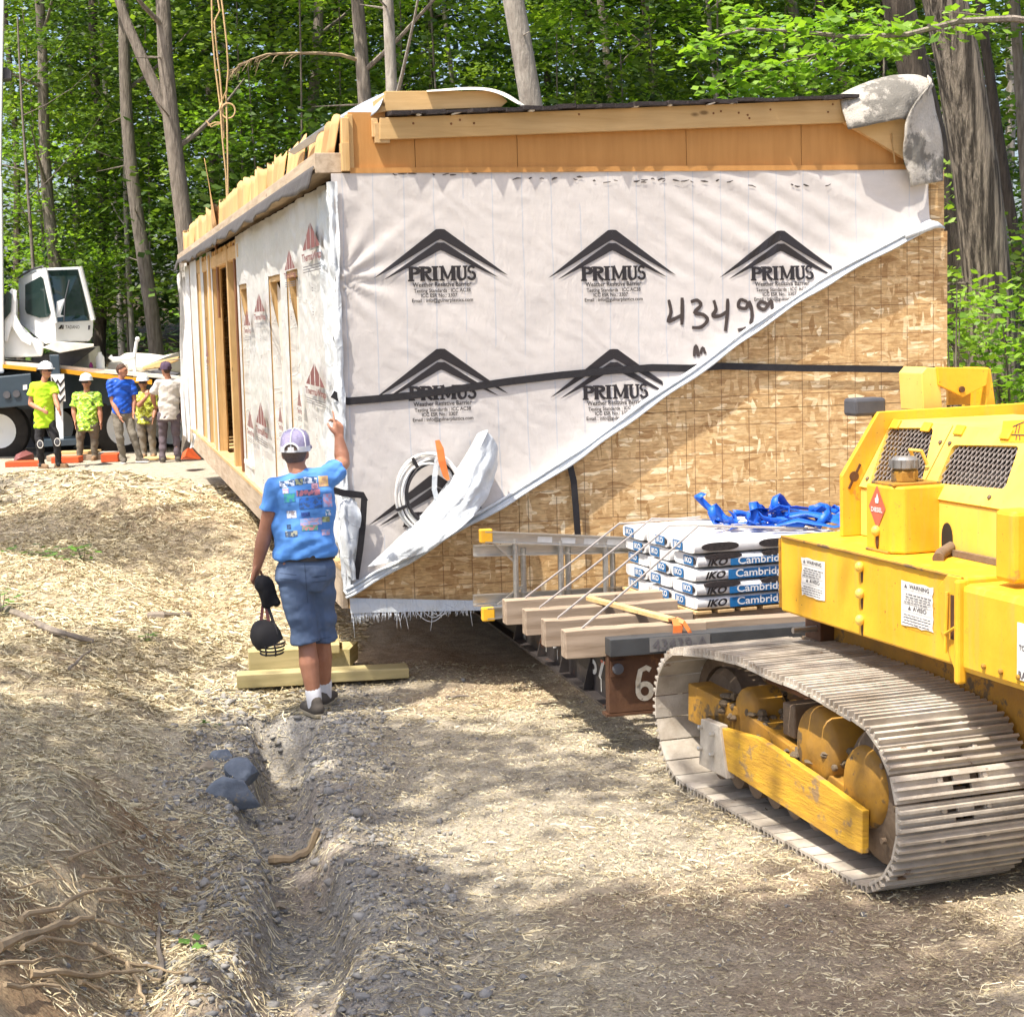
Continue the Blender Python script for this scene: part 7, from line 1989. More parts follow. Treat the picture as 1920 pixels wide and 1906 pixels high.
        op = MB(); op.prism([c_ + hr @ Vector((0.042 * math.cos(t), -0.1155, -0.016 + 0.038 * math.sin(t))) for t in [math.pi * q / 12 for q in range(13)]], hr @ Vector((0, 0.004, 0))); op.build('cap_opening', mats.get('hair', MT['hair']), co_, origin=base)
    root_parts[root.name] = (to_, tmb)
    return root, so_, smb, base

def cloth(name, c, rough=0.85):
    m = mat(name, c, tuple(q * 0.8 for q in c), 9, rough, 0, 0.35, 160, bdist=0.002)
    return m
MT['blue_tee'] = cloth('sky_blue_cotton', (0.10, 0.29, 0.72))
MT['navy_short'] = cloth('slate_blue_twill', (0.095, 0.14, 0.235))
MT['lime'] = cloth('hi_vis_yellow', (0.50, 0.82, 0.03))
MT['polo'] = cloth('royal_blue_knit', (0.012, 0.09, 0.52), 0.5)
MT['greyshirt'] = cloth('off_white_cotton', (0.56, 0.52, 0.47))
MT['khaki'] = cloth('grey_khaki', (0.20, 0.18, 0.145))
MT['olive'] = cloth('olive_canvas', (0.15, 0.13, 0.095))
MT['blackcloth'] = cloth('black_canvas', (0.018, 0.017, 0.019))
MT['mauve'] = cloth('dusty_purple_denim', (0.115, 0.09, 0.105))
def camo(name, cs):
    m, nt, p = new_mat(name)
    n = noise(nt, coords(nt, (1, 1, 1.6)), 16, 3, 0.55, 0.8)
    rp = ramp(nt, [(0.42, cs[0]), (0.44, cs[1]), (0.52, cs[1]), (0.53, cs[2]), (0.60, cs[2]), (0.61, cs[3])]); nt.links.new(n, rp.inputs[0])
    nt.links.new(rp.outputs[0], p.inputs['Base Color']); p.inputs['Roughness'].default_value = 0.85
    return m
MT['camo'] = camo('hi_vis_camouflage', ((0.09, 0.17, 0.03), (0.28, 0.52, 0.04), (0.55, 0.85, 0.06), (0.75, 0.9, 0.4)))
MT['camo2'] = camo('yellow_camouflage', ((0.17, 0.17, 0.03), (0.42, 0.48, 0.05), (0.70, 0.78, 0.08), (0.8, 0.85, 0.4)))
MT['hat_white'] = mat('white_helmet_plastic', (0.80, 0.82, 0.85), (0.74, 0.76, 0.8), 8, 0.3)
MT['cap_mesh'] = mat('lavender_mesh', (0.42, 0.38, 0.56), (0.32, 0.29, 0.45), 60, 0.8, bmp=0.6, bscale=200)
MT['cap_dark'] = cloth('plum_cotton', (0.08, 0.05, 0.09))
MT['sock'] = cloth('white_sock', (0.78, 0.78, 0.80))
MT['shoe_grey'] = cloth('grey_shoe', (0.10, 0.085, 0.07))
MT['sole'] = flat('tan_sole', (0.34, 0.29, 0.2))
MT['boot'] = cloth('tan_boot', (0.25, 0.155, 0.085))

def JJ(Y, d):
    return {k: at(v[0], v[1], Y + (v[2] if len(v) > 2 else 0)) for k, v in d.items()}
# the man in the blue T-shirt, pointing at the house
Jm = JJ(11.02, {'head': (554, 850, 0.05), 'shL': (518, 912, 0.0), 'shR': (612, 896, 0.02), 'elL': (499, 990, 0.02), 'wrL': (482, 1062, 0.03), 'elR': (643, 868, 0.22), 'wrR': (636, 822, 0.26),
                 'hipL': (551, 1062, 0.0), 'hipR': (594, 1064, 0.06), 'knL': (576, 1212, 0.0), 'knR': (604, 1205, 0.14), 'anL': (590, 1312, -0.04), 'anR': (608, 1292, 0.24)})
for k, px in (('anL', None), ('anR', None)):
    Jm[k].z = gz(Jm[k].x, Jm[k].y) + 0.088
man, tee, tee_mb, mbase = person('man in sky-blue T-shirt, slate shorts and white cap, pointing at the house corner', Jm, (0.10, 1, 0), (0.12, 1, 0),
    {'skin': MT['skin_tan'], 'shirt': MT['blue_tee'], 'pants': MT['navy_short'], 'shoe': MT['shoe_grey'], 'sole': MT['sole'], 'hat': MT['cap_mesh'], 'hat_trim': MT['sock'], 'hair': mat('grey_stubble', (0.16, 0.11, 0.085), (0.1, 0.07, 0.055), 80, 0.8)},
    voxel=0.0075, hat='cap', fat=1.12, sleeve=0.58, leg_end=0.47, belt=MT['strap'], group=None, hem=-0.065,
    hands={'L': {'curl': 0.75, 'n': (0.8, 0.4, 0), 't': (0.3, 0.95, 0)}, 'R': {'d': (-0.05, 0.25, 1), 'n': (-0.75, 0.6, 0.0), 't': (-0.6, -0.5, 0.3), 'curl': 0.85, 'point': True}},
    toes={'L': (-0.45, 0.75, 0), 'R': (0.25, 1, 0)})
for s_ in 'LR':
    an = Jm['an' + s_]; k_ = Jm['kn' + s_]
    m = MB(); m.cone(an - Vector((0, 0, .02)), 0.047, an.lerp(k_, 0.22), 0.052, 14); m.build('sock', MT['sock'], man, smooth=180, origin=mbase)
# sponsor print on the back of the T-shirt
bvh = BVHTree.FromPolygons([Vector(p) for p in tee_mb.v], tee_mb.f)
def decal(x0, y0, x1, y1, c, rot_=0.0, c2=None):
    nx, ny = 8, 6; V, ok = [], []
    xc, yc = (x0 + x1) / 2, (y0 + y1) / 2
    for j in range(ny + 1):
        for i in range(nx + 1):
            dx, dy = x0 + (x1 - x0) * i / nx - xc, y0 + (y1 - y0) * j / ny - yc
            px, py = xc + dx * math.cos(rot_) - dy * math.sin(rot_), yc + dx * math.sin(rot_) + dy * math.cos(rot_)
            d_ = ray(px, py).normalized(); hit = bvh.ray_cast(EYE, d_)
            ok.append(hit[0] is not None); V.append((hit[0] + hit[1].normalized() * 0.0025 if hit[1].dot(d_) < 0 else hit[0] - d_ * 0.003) if hit[0] is not None else Vector())
    m = MB(); m.v = [tuple(v) for v in V]
    m.f = [q for q in [(j * (nx + 1) + i, j * (nx + 1) + i + 1, (j + 1) * (nx + 1) + i + 1, (j + 1) * (nx + 1) + i) for j in range(ny) for i in range(nx)] if all(ok[k] for k in q)]
    tee_c = (0.10, 0.29, 0.72); mx = lambda q: tuple(0.78 * a + 0.22 * b for a, b in zip(q, tee_c))
    c = mx(c); c2 = mx(c2) if c2 else None
    key = ('print', c, c2)
    if key not in MT:
        MT[key] = mat('shirt_print', c, c2 or tuple(q * .6 for q in c), 45, 0.8, detail=2, lo=0.46, hi=0.54)
    m.build('shirt_print', MT[key], tee, origin=mbase, smooth=180)
W_, K_ = (0.7, 0.72, 0.75), (0.02, 0.025, 0.04)
for a in ((524, 902, 538, 914, K_, W_), (539, 899, 552, 911, K_, W_), (553, 897, 568, 909, (.35, .33, .05), K_), (569, 894, 594, 906, K_, W_), (597, 892, 615, 912, (0.75, 0.45, 0.03), (.6, .3, .03)),
          (530, 915, 541, 925, (.6, .25, .3), W_), (556, 918, 600, 929, K_, (.5, .12, .06)), (584, 906, 596, 916, (.65, .3, .3), None), (533, 925, 554, 941, (.03, .3, .12), (.02, .15, .3)), (561, 932, 604, 953, (.02, .12, .5), (.03, .05, .12)),
          (606, 925, 622, 950, (.65, .3, .36), (.3, .4, .7)), (538, 957, 556, 971, (.3, .22, .14), W_), (565, 960, 581, 968, (.04, .07, .35), None), (610, 955, 620, 966, W_, (.05, .2, .3)),
          (563, 971, 603, 984, (.65, .38, .42), (.3, .4, .7)), (604, 968, 618, 978, (.5, .5, .1), None), (566, 984, 596, 994, (.1, .35, .15), (.6, .2, .08)), (538, 983, 546, 992, K_, None), (535, 995, 558, 1006, (.05, .05, .04), (.5, .45, .2)), (603, 992, 618, 1003, (.6, .35, .4), (.3, .4, .7))):
    decal(*a[:4], a[4], 0.07 * -1, a[5])
# pocket welts, seam and belt loops of the shorts
sh_part, sh_mb = root_parts[man.name]
bvh = BVHTree.FromPolygons([Vector(p) for p in sh_mb.v], sh_mb.f)
tee_keep, tee = tee, sh_part
MT['stitch'] = cloth('dark_stitching', (0.05, 0.075, 0.13))
def seam(x0, y0, x1, y1, w):
    V = []
    n = 14; L = math.hypot(x1 - x0, y1 - y0); nx, ny = -(y1 - y0) / L * w / 2, (x1 - x0) / L * w / 2
    for i in range(n + 1):
        for s_ in (-1, 1):
            d_ = ray(x0 + (x1 - x0) * i / n + nx * s_, y0 + (y1 - y0) * i / n + ny * s_).normalized(); hit = bvh.ray_cast(EYE, d_)
            if hit[0] is None: return
            V.append(hit[0] - d_ * 0.002)
    m = MB(); m.add(V, [(2 * i, 2 * i + 1, 2 * i + 3, 2 * i + 2) for i in range(n)]); m.build('seam', MT['stitch'], sh_part, origin=mbase)
seam(524, 1074, 556, 1078, 1.6); seam(584, 1082, 612, 1079, 1.6); seam(571, 1056, 577, 1130, 1.0); seam(524, 1084, 556, 1088, 0.9); seam(584, 1092, 612, 1089, 0.9)
seam(528, 1196, 575, 1202, 1.0); seam(584, 1200, 620, 1194, 1.0)
# what he carries: a black caged helmet hanging by its straps
hp0 = at(486, 1095, 11.02)
helm = thing('black_helmet', 'black caged helmet hanging by red-edged straps from the man\'s left hand', 'helmet', hp0)
HC = at(500, 1195, 11.0)
m = MB(); rings = []
for k, z in ((0.9, -0.05), (1.0, 0.0), (0.93, 0.05), (0.7, 0.09), (0.35, 0.11), (0.05, 0.115)):
    rings.append([HC + Vector((0.10 * k * math.cos(t), 0.12 * k * math.sin(t), z)) for t in [2 * math.pi * q / 24 for q in range(24)]])
m.loft(rings); m.v = [tuple(HC + Matrix.Rotation(R(-28), 3, 'Y') @ (Vector(p) - HC)) for p in m.v]; m.v = [tuple(Vector(p) + Vector((0.02 * fbm(p[0] * 15, p[2] * 15, 2, 2), 0, 0.03 * fbm(p[0] * 11, p[2] * 9, 4, 2)))) for p in m.v]; m.build('shell', MT['blackcloth'], helm, smooth=50, origin=hp0)
for k in range(4):
    m = MB(); m.tube([HC + Vector((0.03 + 0.085 * math.cos(t) * (1 - .05 * k), -0.10 * math.sin(t), -0.03 - 0.022 * k)) for t in [math.pi * q / 10 for q in range(11)]], 0.006, 6); m.build('cage_bar', MT['strap'], helm, smooth=True, origin=hp0)
for dx in (0.0, 0.06):
    m = MB(); m.tube([HC + Vector((dx, -0.1, -0.02)), HC + Vector((dx + 0.01, -0.115, -0.075)), HC + Vector((dx + .005, -0.1, -0.1))], 0.006, 6); m.build('cage_bar', MT['strap'], helm, smooth=True, origin=hp0)
for k, (dx, c) in enumerate(((-0.03, 'ink_red'), (0.05, 'strap'), (0.02, 'ink_red'))):
    m = MB(); m.ribbon([hp0 + Vector((0.01, 0, 0.0)), hp0 + Vector((0.03 + dx * .3, -0.01, -0.12)), HC + Vector((dx, -0.02, 0.10)), HC + Vector((dx * 1.4, -0.06, 0.03))], 0.02, (1, 0.3, 0)); m.build('strap', MT[c], helm, origin=hp0, solid=0.003)
m = MB(); m.cone(hp0 + Vector((0.02, -0.02, 0.015)), 0.05, hp0 + Vector((0.045, -0.01, -0.13)), 0.035, 12); m.cone(hp0 + Vector((0.05, 0, 0.02)), 0.035, hp0 + Vector((0.10, 0.01, -0.12)), 0.03, 12)
remesh(m, 0.01, 2, lambda p, n: p + n * 0.012 * float(fbm(p.x * 18, p.z * 18, 3, 3))).build('folded_strap', MT['blackcloth'], helm, smooth=180, origin=hp0)

# the workers by the crane
def ground_feet(J, z=0.0):
    for s_ in 'LR':
        g_ = gz(J['an' + s_].x, J['an' + s_].y); J['an' + s_].z = max(J['an' + s_].z, g_ + 0.088) if J['an' + s_].z - g_ < 0.25 else g_ + 0.09
    return J
J1 = ground_feet(JJ(31.4, {'head': (86, 697), 'shL': (101, 723, 0.05), 'shR': (63, 722, -0.05), 'elL': (105, 752, -.1), 'wrL': (110, 766, -0.3), 'elR': (57, 757, -0.05), 'wrR': (80, 769, -0.25), 'hipL': (92, 789, 0.03), 'hipR': (74, 789, -0.03), 'knL': (106, 828, -0.1), 'knR': (74, 832, -0.1), 'anL': (110, 868, 0), 'anR': (78, 870, 0)}))
p1, _, _, b1_ = person('worker in plain hi-vis yellow T-shirt, white hard hat and black knee-padded trousers', J1, (0.55, -0.83, 0), (0.9, -0.4, 0), {'skin': MT['skin'], 'shirt': MT['lime'], 'pants': MT['blackcloth'], 'shoe': MT['boot'], 'hat': MT['hat_white']}, hat='hard', glasses=True, hem=0.12,
       toes={'L': (1, -0.25, 0), 'R': (0.7, -0.6, 0)}, hands={'L': {'curl': 0.7, 'n': (0, .3, -1), 't': (-.5, -.5, .7)}, 'R': {'curl': 0.5, 'n': (-.1, .9, 0), 't': (0, 0, 1)}})
for k in ('knL', 'knR'):
    MB().ball(J1[k] + Vector((0.04, -0.075, 0.0)), (0.055, 0.035, 0.075), 12, 8).build('knee_pad', MT['plastic_grey'], p1, smooth=180, origin=b1_)
    m = MB(); c_ = J1[k] + Vector((0.04, -0.10, 0)); m.tube([c_ + Vector((0.05 * math.cos(t), -0.004, 0.068 * math.sin(t))) for t in [2 * math.pi * q / 16 for q in range(17)]], 0.006, 6); m.build('knee_pad_trim', MT['sticker'], p1, smooth=True, origin=b1_)
J2 = ground_feet(JJ(33.0, {'head': (162, 718), 'shL': (183, 741), 'shR': (143, 741), 'elL': (187, 767), 'wrL': (189, 790, -0.05), 'elR': (138, 767), 'wrR': (141, 789, -0.05), 'hipL': (175, 795), 'hipR': (153, 795), 'knL': (177, 826), 'knR': (150, 826), 'anL': (178, 862), 'anR': (150, 862)}))
person('stocky worker in green camouflage hi-vis shirt with hard hat, arms at his sides', J2, (0, -1, 0), (0, -1, 0), {'skin': MT['skin'], 'shirt': MT['camo'], 'pants': MT['olive'], 'shoe': MT['boot'], 'hat': MT['hat_white']}, hat='hard', glasses=True, fat=1.1, sleeve=0.8, hem=0.12)
J3 = ground_feet(JJ(32.0, {'head': (229, 696), 'shL': (246, 717, 0.1), 'shR': (207, 717, -0.08), 'elL': (252, 748, 0.1), 'wrL': (250, 770, 0.0), 'elR': (211, 753, -0.1), 'wrR': (223, 778, -0.2), 'hipL': (240, 773, 0.04), 'hipR': (220, 773, -0.04), 'knL': (249, 815, -0.05), 'knR': (224, 817, -0.1), 'anL': (262, 858), 'anR': (231, 862)}))
person('bareheaded man in royal-blue polo shirt and grey trousers looking toward the house', J3, (0.6, -0.8, 0), (1.0, -0.25, 0), {'skin': MT['skin'], 'shirt': MT['polo'], 'pants': MT['khaki'], 'shoe': MT['shoe_grey'], 'sole': MT['sticker']}, hat=None, fat=1.08, sleeve=0.75, belt=MT['strap'], hem=0.02, toes={'L': (1, -.4, 0), 'R': (.3, -1, 0)})
J4 = ground_feet(JJ(33.2, {'head': (268, 719), 'shL': (288, 742), 'shR': (256, 742), 'elL': (291, 768), 'wrL': (288, 782, -.1), 'elR': (261, 760, -0.25), 'wrR': (275, 744, -0.3), 'hipL': (283, 782), 'hipR': (263, 782), 'knL': (285, 818), 'knR': (267, 818), 'anL': (288, 856), 'anR': (270, 858)}))
person('worker in yellow camouflage shirt and hard hat, raising a hand to the mouth', J4, (0.2, -1, 0), (0.1, -1, 0), {'skin': MT['skin_tan'], 'shirt': MT['camo2'], 'pants': MT['khaki'], 'shoe': MT['boot'], 'hat': MT['hat_white']}, hat='hard', glasses=True, sleeve=0.8, hem=0.12, hands={'R': {'d': (0, .2, 1), 'n': (0.1, 1, 0), 't': (0.9, 0, .2), 'curl': 0.9}})
J5 = ground_feet(JJ(32.0, {'head': (311, 694), 'shL': (297, 717, -0.02), 'shR': (337, 717, 0.04), 'elL': (286, 741, 0.0), 'wrL': (290, 760, 0.18), 'elR': (343, 748, 0.1), 'wrR': (341, 776, 0.15), 'hipL': (305, 776, 0), 'hipR': (328, 776, 0.03), 'knL': (306, 817, 0.08), 'knR': (330, 816, 0.08), 'anL': (305, 860), 'anR': (334, 858, 0.1)}))
person('man in off-white work shirt and plum cap seen from behind beside the house', J5, (-0.25, 1, 0), (-0.7, 0.7, 0), {'skin': MT['skin_tan'], 'shirt': MT['greyshirt'], 'pants': MT['mauve'], 'shoe': MT['shoe_grey'], 'hat': MT['cap_dark']}, hat='cap', fat=1.05, sleeve=0.85, hem=0.1, hands={'L': {'d': (.8, .2, -.6), 'curl': 0.4}})
# ------------------------------------------------------------------ trees
MT['bark_grey'] = mat('grey_bark', (0.30, 0.26, 0.215), (0.12, 0.10, 0.08), 5, 0.95, bmp=1.0, bscale=9, stretch=(4, 4, 0.7), bdist=0.03, rand=0.2)
MT['bark_pale'] = mat('pale_bark', (0.46, 0.42, 0.36), (0.22, 0.19, 0.16), 4, 0.9, bmp=0.8, bscale=8, stretch=(3, 3, 0.8), bdist=0.03, rand=0.1)
MT['bark_dark'] = mat('dark_bark', (0.13, 0.105, 0.08), (0.045, 0.035, 0.027), 5, 0.95, bmp=1.0, bscale=9, stretch=(5, 5, 0.6), bdist=0.04, rand=0.25)
MT['bark_ridge'] = mat('ridged_bark', (0.31, 0.26, 0.20), (0.05, 0.04, 0.03), 3.2, 0.95, bmp=1.0, bscale=7, stretch=(7, 7, 0.45), bdist=0.08, lo=0.42, hi=0.58)
MT['leaf'] = leaf_mat('maple_leaf', (0.20, 0.30, 0.04), (0.035, 0.08, 0.012), 0.40)
MT['leaf_dark'] = leaf_mat('forest_leaf', (0.12, 0.21, 0.035), (0.02, 0.05, 0.010), 0.34)
MT['leaf_lime'] = leaf_mat('beech_leaf', (0.22, 0.36, 0.04), (0.12, 0.24, 0.025), 0.42, 0.2)
def leaf_cloud(centres, per, spread, size, r, flat_=0.3, tilt=0.5):
    """rhombic leaves gathered in flattened sprays round the centres"""
    n = len(centres) * per
    c = np.repeat(centres, per, 0)
    p = c + r.normal(0, 1, (n, 3)) * np.array([spread, spread, spread * flat_])
    a = r.uniform(0, 2 * np.pi, n); d = np.stack([np.cos(a), np.sin(a), r.normal(-0.15, 0.3, n)], -1); d /= np.linalg.norm(d, axis=1)[:, None]
    nn = np.stack([r.normal(0, tilt, n), r.normal(0, tilt, n), np.ones(n)], -1)
    s = np.cross(d, nn); s /= np.linalg.norm(s, axis=1)[:, None]
    L = size * r.uniform(0.6, 1.35, n)[:, None]
    V = np.stack([p - d * L * .5, p + s * L * .31 - d * L * .05, p + d * L * .5, p - s * L * .31 - d * L * .05], 1).reshape(-1, 3)
    F_ = np.arange(n * 4).reshape(n, 4)
    t = np.repeat(np.clip(np.repeat(r.normal(0.48, 0.25, len(centres)), per) + r.normal(0, 0.3, n), 0, 1), 4)
    return V, F_, t
def crown_variant(name, seed, nclump, per, rx, z0, z1, spread, size, m, shell=0.35, thin=0.0):
    r = np.random.default_rng(seed)
    c = []
    while len(c) < nclump:
        q = r.uniform(-1, 1, 3)
        rr = math.hypot(q[0], q[1])
        if rr > 1 or rr < shell * r.random(): continue
        t = (q[2] + 1) / 2; w_ = (0.45 + 0.75 * math.sin(math.pi * min(1, t * 0.9 + 0.12)))
        if rr > w_: continue
        if t < 0.5 and r.random() < thin: continue
        c.append((q[0] * rx, q[1] * rx, z0 + (z1 - z0) * t))
    V, F_, t = leaf_cloud(np.array(c), per, spread, size, r)
    o = np_object(name, V, F_, m, attr={'tint': t}); me = o.data
    bpy.data.objects.remove(o)
    return me
CROWN = [crown_variant('crown', 1, 210, 72, 3.4, 2.0, 18, 0.36, 0.165, MT['leaf'], thin=0.45), crown_variant('crown', 2, 200, 72, 3.0, 3.0, 17, 0.38, 0.165, MT['leaf'], thin=0.45),
         crown_variant('crown', 3, 200, 72, 3.6, 1.0, 17, 0.36, 0.165, MT['leaf_dark'], thin=0.45), crown_variant('crown', 4, 200, 72, 3.0, 4.0, 18, 0.36, 0.16, MT['leaf_dark'], thin=0.4)]
SAP = [crown_variant('crown', 11, 48, 60, 1.5, 0.6, 5.0, 0.34, 0.12, MT['leaf'], 0.1), crown_variant('crown', 12, 42, 60, 1.3, 0.8, 6.0, 0.34, 0.12, MT['leaf_lime'], 0.1), crown_variant('crown', 13, 50, 60, 1.7, 0.3, 4.0, 0.36, 0.12, MT['leaf_dark'], 0.1)]
def trunk_mesh(r0, h, lean, seed, m, limbs=5, fork=None, sides=12, zl=4.0, dead=0):
    rr = random.Random(seed); mb = MB(); n = 16; pts, rs = [], []
    wob = rr.uniform(0, 6); amp = r0 * 0.5
    for i in range(n + 1):
        t = i / n; z = -0.3 + (h + 0.3) * t
        pts.append(Vector((lean[0] * z + amp * math.sin(z * 0.7 + wob), lean[1] * z + amp * math.cos(z * 0.6 + wob), z)))
        rs.append(r0 * (1 - 0.62 * t) * (1 + 0.45 * math.exp(-max(z, 0) / 0.35)))
    mb.tube(pts, rs, sides)
    for k in range(limbs):
        z = zl + (h * 0.9 - zl) * (k + rr.random()) / limbs; i = min(n - 1, int((z + 0.3) / (h + 0.3) * n)); p = pts[i].lerp(pts[i + 1], 0.5)
        a = rr.uniform(0, 6.28); L = rr.uniform(1.2, 2.8); q0 = rs[i] * 0.4
        d = Vector((math.cos(a), math.sin(a), rr.uniform(0.2, 0.8)))
        mb.tube([p, p + d * L * .3, p + d * L * .65 + Vector((0, 0, .1)), p + d * L + Vector((0, 0, .35))], [q0, q0 * .75, q0 * .5, q0 * .15], 6)
    for k in range(dead):
        z = rr.uniform(2, 8); i = min(n - 1, int((z + 0.3) / (h + 0.3) * n)); p = pts[i]
        a = rr.uniform(0, 6.28); d = Vector((math.cos(a), math.sin(a), rr.uniform(-.2, .3))); L = rr.uniform(.3, 1.0)
        mb.tube([p, p + d * L * .5, p + d * L], [0.02, .014, .004], 5)
    if fork:
        z, dx, L = fork; i = int((z + 0.3) / (h + 0.3) * n); p = pts[i]; q0 = rs[i] * 0.8
        mb.tube([p, p + Vector((dx * .35, 0, L * .3)), p + Vector((dx * .7, 0, L * .65)), p + Vector((dx, 0, L))], [q0, q0 * .9, q0 * .75, q0 * .5], 10)
    return mb.mesh('trunk', m, smooth=50)
GT = 'forest trees behind the house'
def tree(label, x, y, r0, h, lean, bark, crown, seed, cscale=1.0, cz=0.0, back=0.0, name='forest_tree', group=GT, **kw):
    z = gz(x, y)
    root = thing(name, label, 'tree', (x, y, z), group=group)
    o = bpy.data.objects.new('trunk', trunk_mesh(r0, h, lean, seed, MT[bark], **kw)); COL.objects.link(o); o.parent = root
    c = bpy.data.objects.new('crown', crown); COL.objects.link(c); c.parent = root
    c.scale = (cscale,) * 3; c.rotation_euler.z = seed * 1.7; c.location = (lean[0] * h * .45, lean[1] * h * .45 + back, cz)
    return root
def px_tree(label, xt, yt, xb, yb, wpx, Y_, bark, crown, seed, h=17, **kw):
    """trunk whose axis passes through two picture points at depth Y_"""
    a, b = at(xt, yt, Y_), at(xb, yb, Y_)
    z0 = gz(b.x, Y_); lean = (a.x - b.x) / (a.z - b.z)
    x = b.x - lean * (b.z - z0); r0 = wpx * Y_ / F_PX / 2 * 1.12
    kw.setdefault('back', 2.4)
    return tree(label, x, Y_, r0, h, (lean, 0.0), bark, crown, seed, **kw)
C_ = CROWN
px_tree('slim brown trunk at far left rising beside the crane cab', 66, 0, 106, 480, 24, 40, 'bark_grey', C_[0], 1, cz=3.0, dead=6)
px_tree('tall grey trunk forking at the top beside the far end of the house', 318, 60, 343, 470, 34, 32.5, 'bark_grey', C_[3], 2, fork=(6.8, -1.0, 2.6), cz=4.5, dead=5)
px_tree('grey trunk behind the roof left of the pale trunk pair', 590, 30, 582, 240, 24, 41, 'bark_grey', C_[1], 3, cz=3)
t4 = px_tree('dark grey trunk carrying a long dead branch to the left above the roof', 664, 0, 688, 190, 30, 31, 'bark_grey', C_[3], 4, cz=5, dead=4)
px_tree('pale straight trunk directly above the short upper beam', 724, 0, 727, 170, 25, 28, 'bark_pale', C_[1], 5, cz=5, dead=9)
px_tree('thick pale trunk with dark scars standing behind the roof middle', 962, 0, 986, 200, 47, 24, 'bark_pale', C_[3], 6, cz=6.5, dead=7, zl=8)
px_tree('thin dark trunk between the pale trunks above the roof', 806, 0, 806, 170, 16, 48, 'bark_dark', C_[0], 7)
px_tree('left of two thin dark trunks right of the scarred pale trunk', 1096, 0, 1114, 195, 17, 44, 'bark_dark', C_[2], 8)
px_tree('right of two thin dark trunks right of the scarred pale trunk', 1125, 0, 1141, 195, 18, 40, 'bark_grey', C_[0], 9, cz=3)
px_tree('slender pale stem above the middle right of the roof', 1326, 0, 1340, 190, 11, 36, 'bark_pale', SAP[0], 10, h=13, cz=3)
px_tree('brown trunk leaning behind the lime leaves above the roof', 1478, 0, 1512, 160, 24, 36, 'bark_grey', C_[1], 11, cz=4)
px_tree('leaning thin trunk next to the folded roofing felt', 1543, 40, 1582, 175, 18, 34, 'bark_dark', C_[0], 12, cz=4)
px_tree('grey trunk half hidden by the lime beech leaves', 1420, 0, 1462, 180, 20, 42, 'bark_grey', C_[2], 13)
px_tree('thick dark trunk just right of the house corner, behind the ridged trunk', 1706, 60, 1812, 680, 62, 21, 'bark_dark', C_[3], 14, cz=6, zl=8)
px_tree('thickest ridged trunk at right edge, lit on its left side', 1758, 0, 1856, 640, 86, 17.5, 'bark_ridge', C_[1], 15, cz=7, zl=9, sides=18, dead=5)
px_tree('thin black trunk at the right edge behind the ridged trunk', 1848, 60, 1902, 420, 20, 24, 'bark_dark', C_[3], 16, cz=5)
px_tree('slim grey trunk at the upper right corner', 1898, 0, 1925, 300, 22, 27, 'bark_grey', C_[0], 17, cz=5)
px_tree('thin pale stem left of the forked trunk', 236, 260, 246, 620, 11, 42, 'bark_pale', SAP[2], 18, h=12, cz=4)
px_tree('dark trunk deep in shade behind the crane cab', 186, 320, 192, 680, 22, 46, 'bark_dark', C_[2], 19)
px_tree('wiry thin stem beside the slim brown trunk at far left', 46, 240, 60, 500, 8, 38, 'bark_grey', SAP[1], 20, h=9, cz=2)
# more trunks standing deeper in the wood, told apart by where they show
rt = random.Random(77)
deep = [(20, 'far left edge above the crane'), (140, 'between the crane cab and the slim brown trunk'), (215, 'above the crane deck'), (275, 'above the blue polo worker'), (400, 'left of the hanging rope'), (455, 'right of the hanging rope'), (520, 'above the middle of the long wall'), (545, 'just left of the upper roof corner'), (625, 'above the roof underlay'), (770, 'behind the upper beam'), (880, 'left of the scarred pale trunk'), (1035, 'just right of the scarred pale trunk'), (1190, 'above the right half of the rake beam'), (1255, 'above the third logo'), (1385, 'left of the lime leaves'), (1625, 'above the folded felt'), (1660, 'right above the felt fold'), (1800, 'behind the ridged trunk'), (1880, 'at the right edge low down')]
for k, (x, where) in enumerate(deep):
    Y_ = rt.uniform(36, 56); a = at(x, 300, Y_)
    tree('distant dark forest trunk ' + where, a.x, Y_, rt.uniform(.1, .2), rt.uniform(14, 18), (rt.uniform(-.06, .03), 0), rt.choice(('bark_dark', 'bark_grey', 'bark_grey', 'bark_pale')), C_[k % 4], 40 + k, limbs=2, sides=8, cscale=rt.uniform(.9, 1.15), cz=rt.uniform(-1, 3), back=2.5, dead=5, group='distant forest trees')
# understory saplings filling the wood edge
sapl = [(95, 37, 'low at far left behind the boom'), (150, 40, 'behind the crane cab roof'), (225, 39, 'above the canvas bundle'), (270, 36, 'left of the forked trunk'), (330, 38, 'behind the forked trunk'), (395, 34, 'at the far roof end'), (450, 33, 'behind the rope'), (505, 31, 'above the long eave'), (560, 29, 'left of the underlay sheet'), (640, 33, 'behind the roof corner'), (760, 32, 'behind the short upper beam'), (850, 30, 'left of the scarred trunk'), (910, 33, 'touching the scarred trunk'), (1040, 30, 'right of the scarred trunk'), (1090, 34, 'under the thin dark trunks'), (1180, 29, 'above the rake beam'), (1260, 31, 'above the sprayed number'), (1350, 28, 'left of the beech leaves'), (1450, 30, 'below the beech leaves'), (1540, 27, 'left of the felt'), (1650, 29, 'behind the felt'), (1830, 26, 'between the big trunks at right'), (1905, 22, 'at the right edge')]
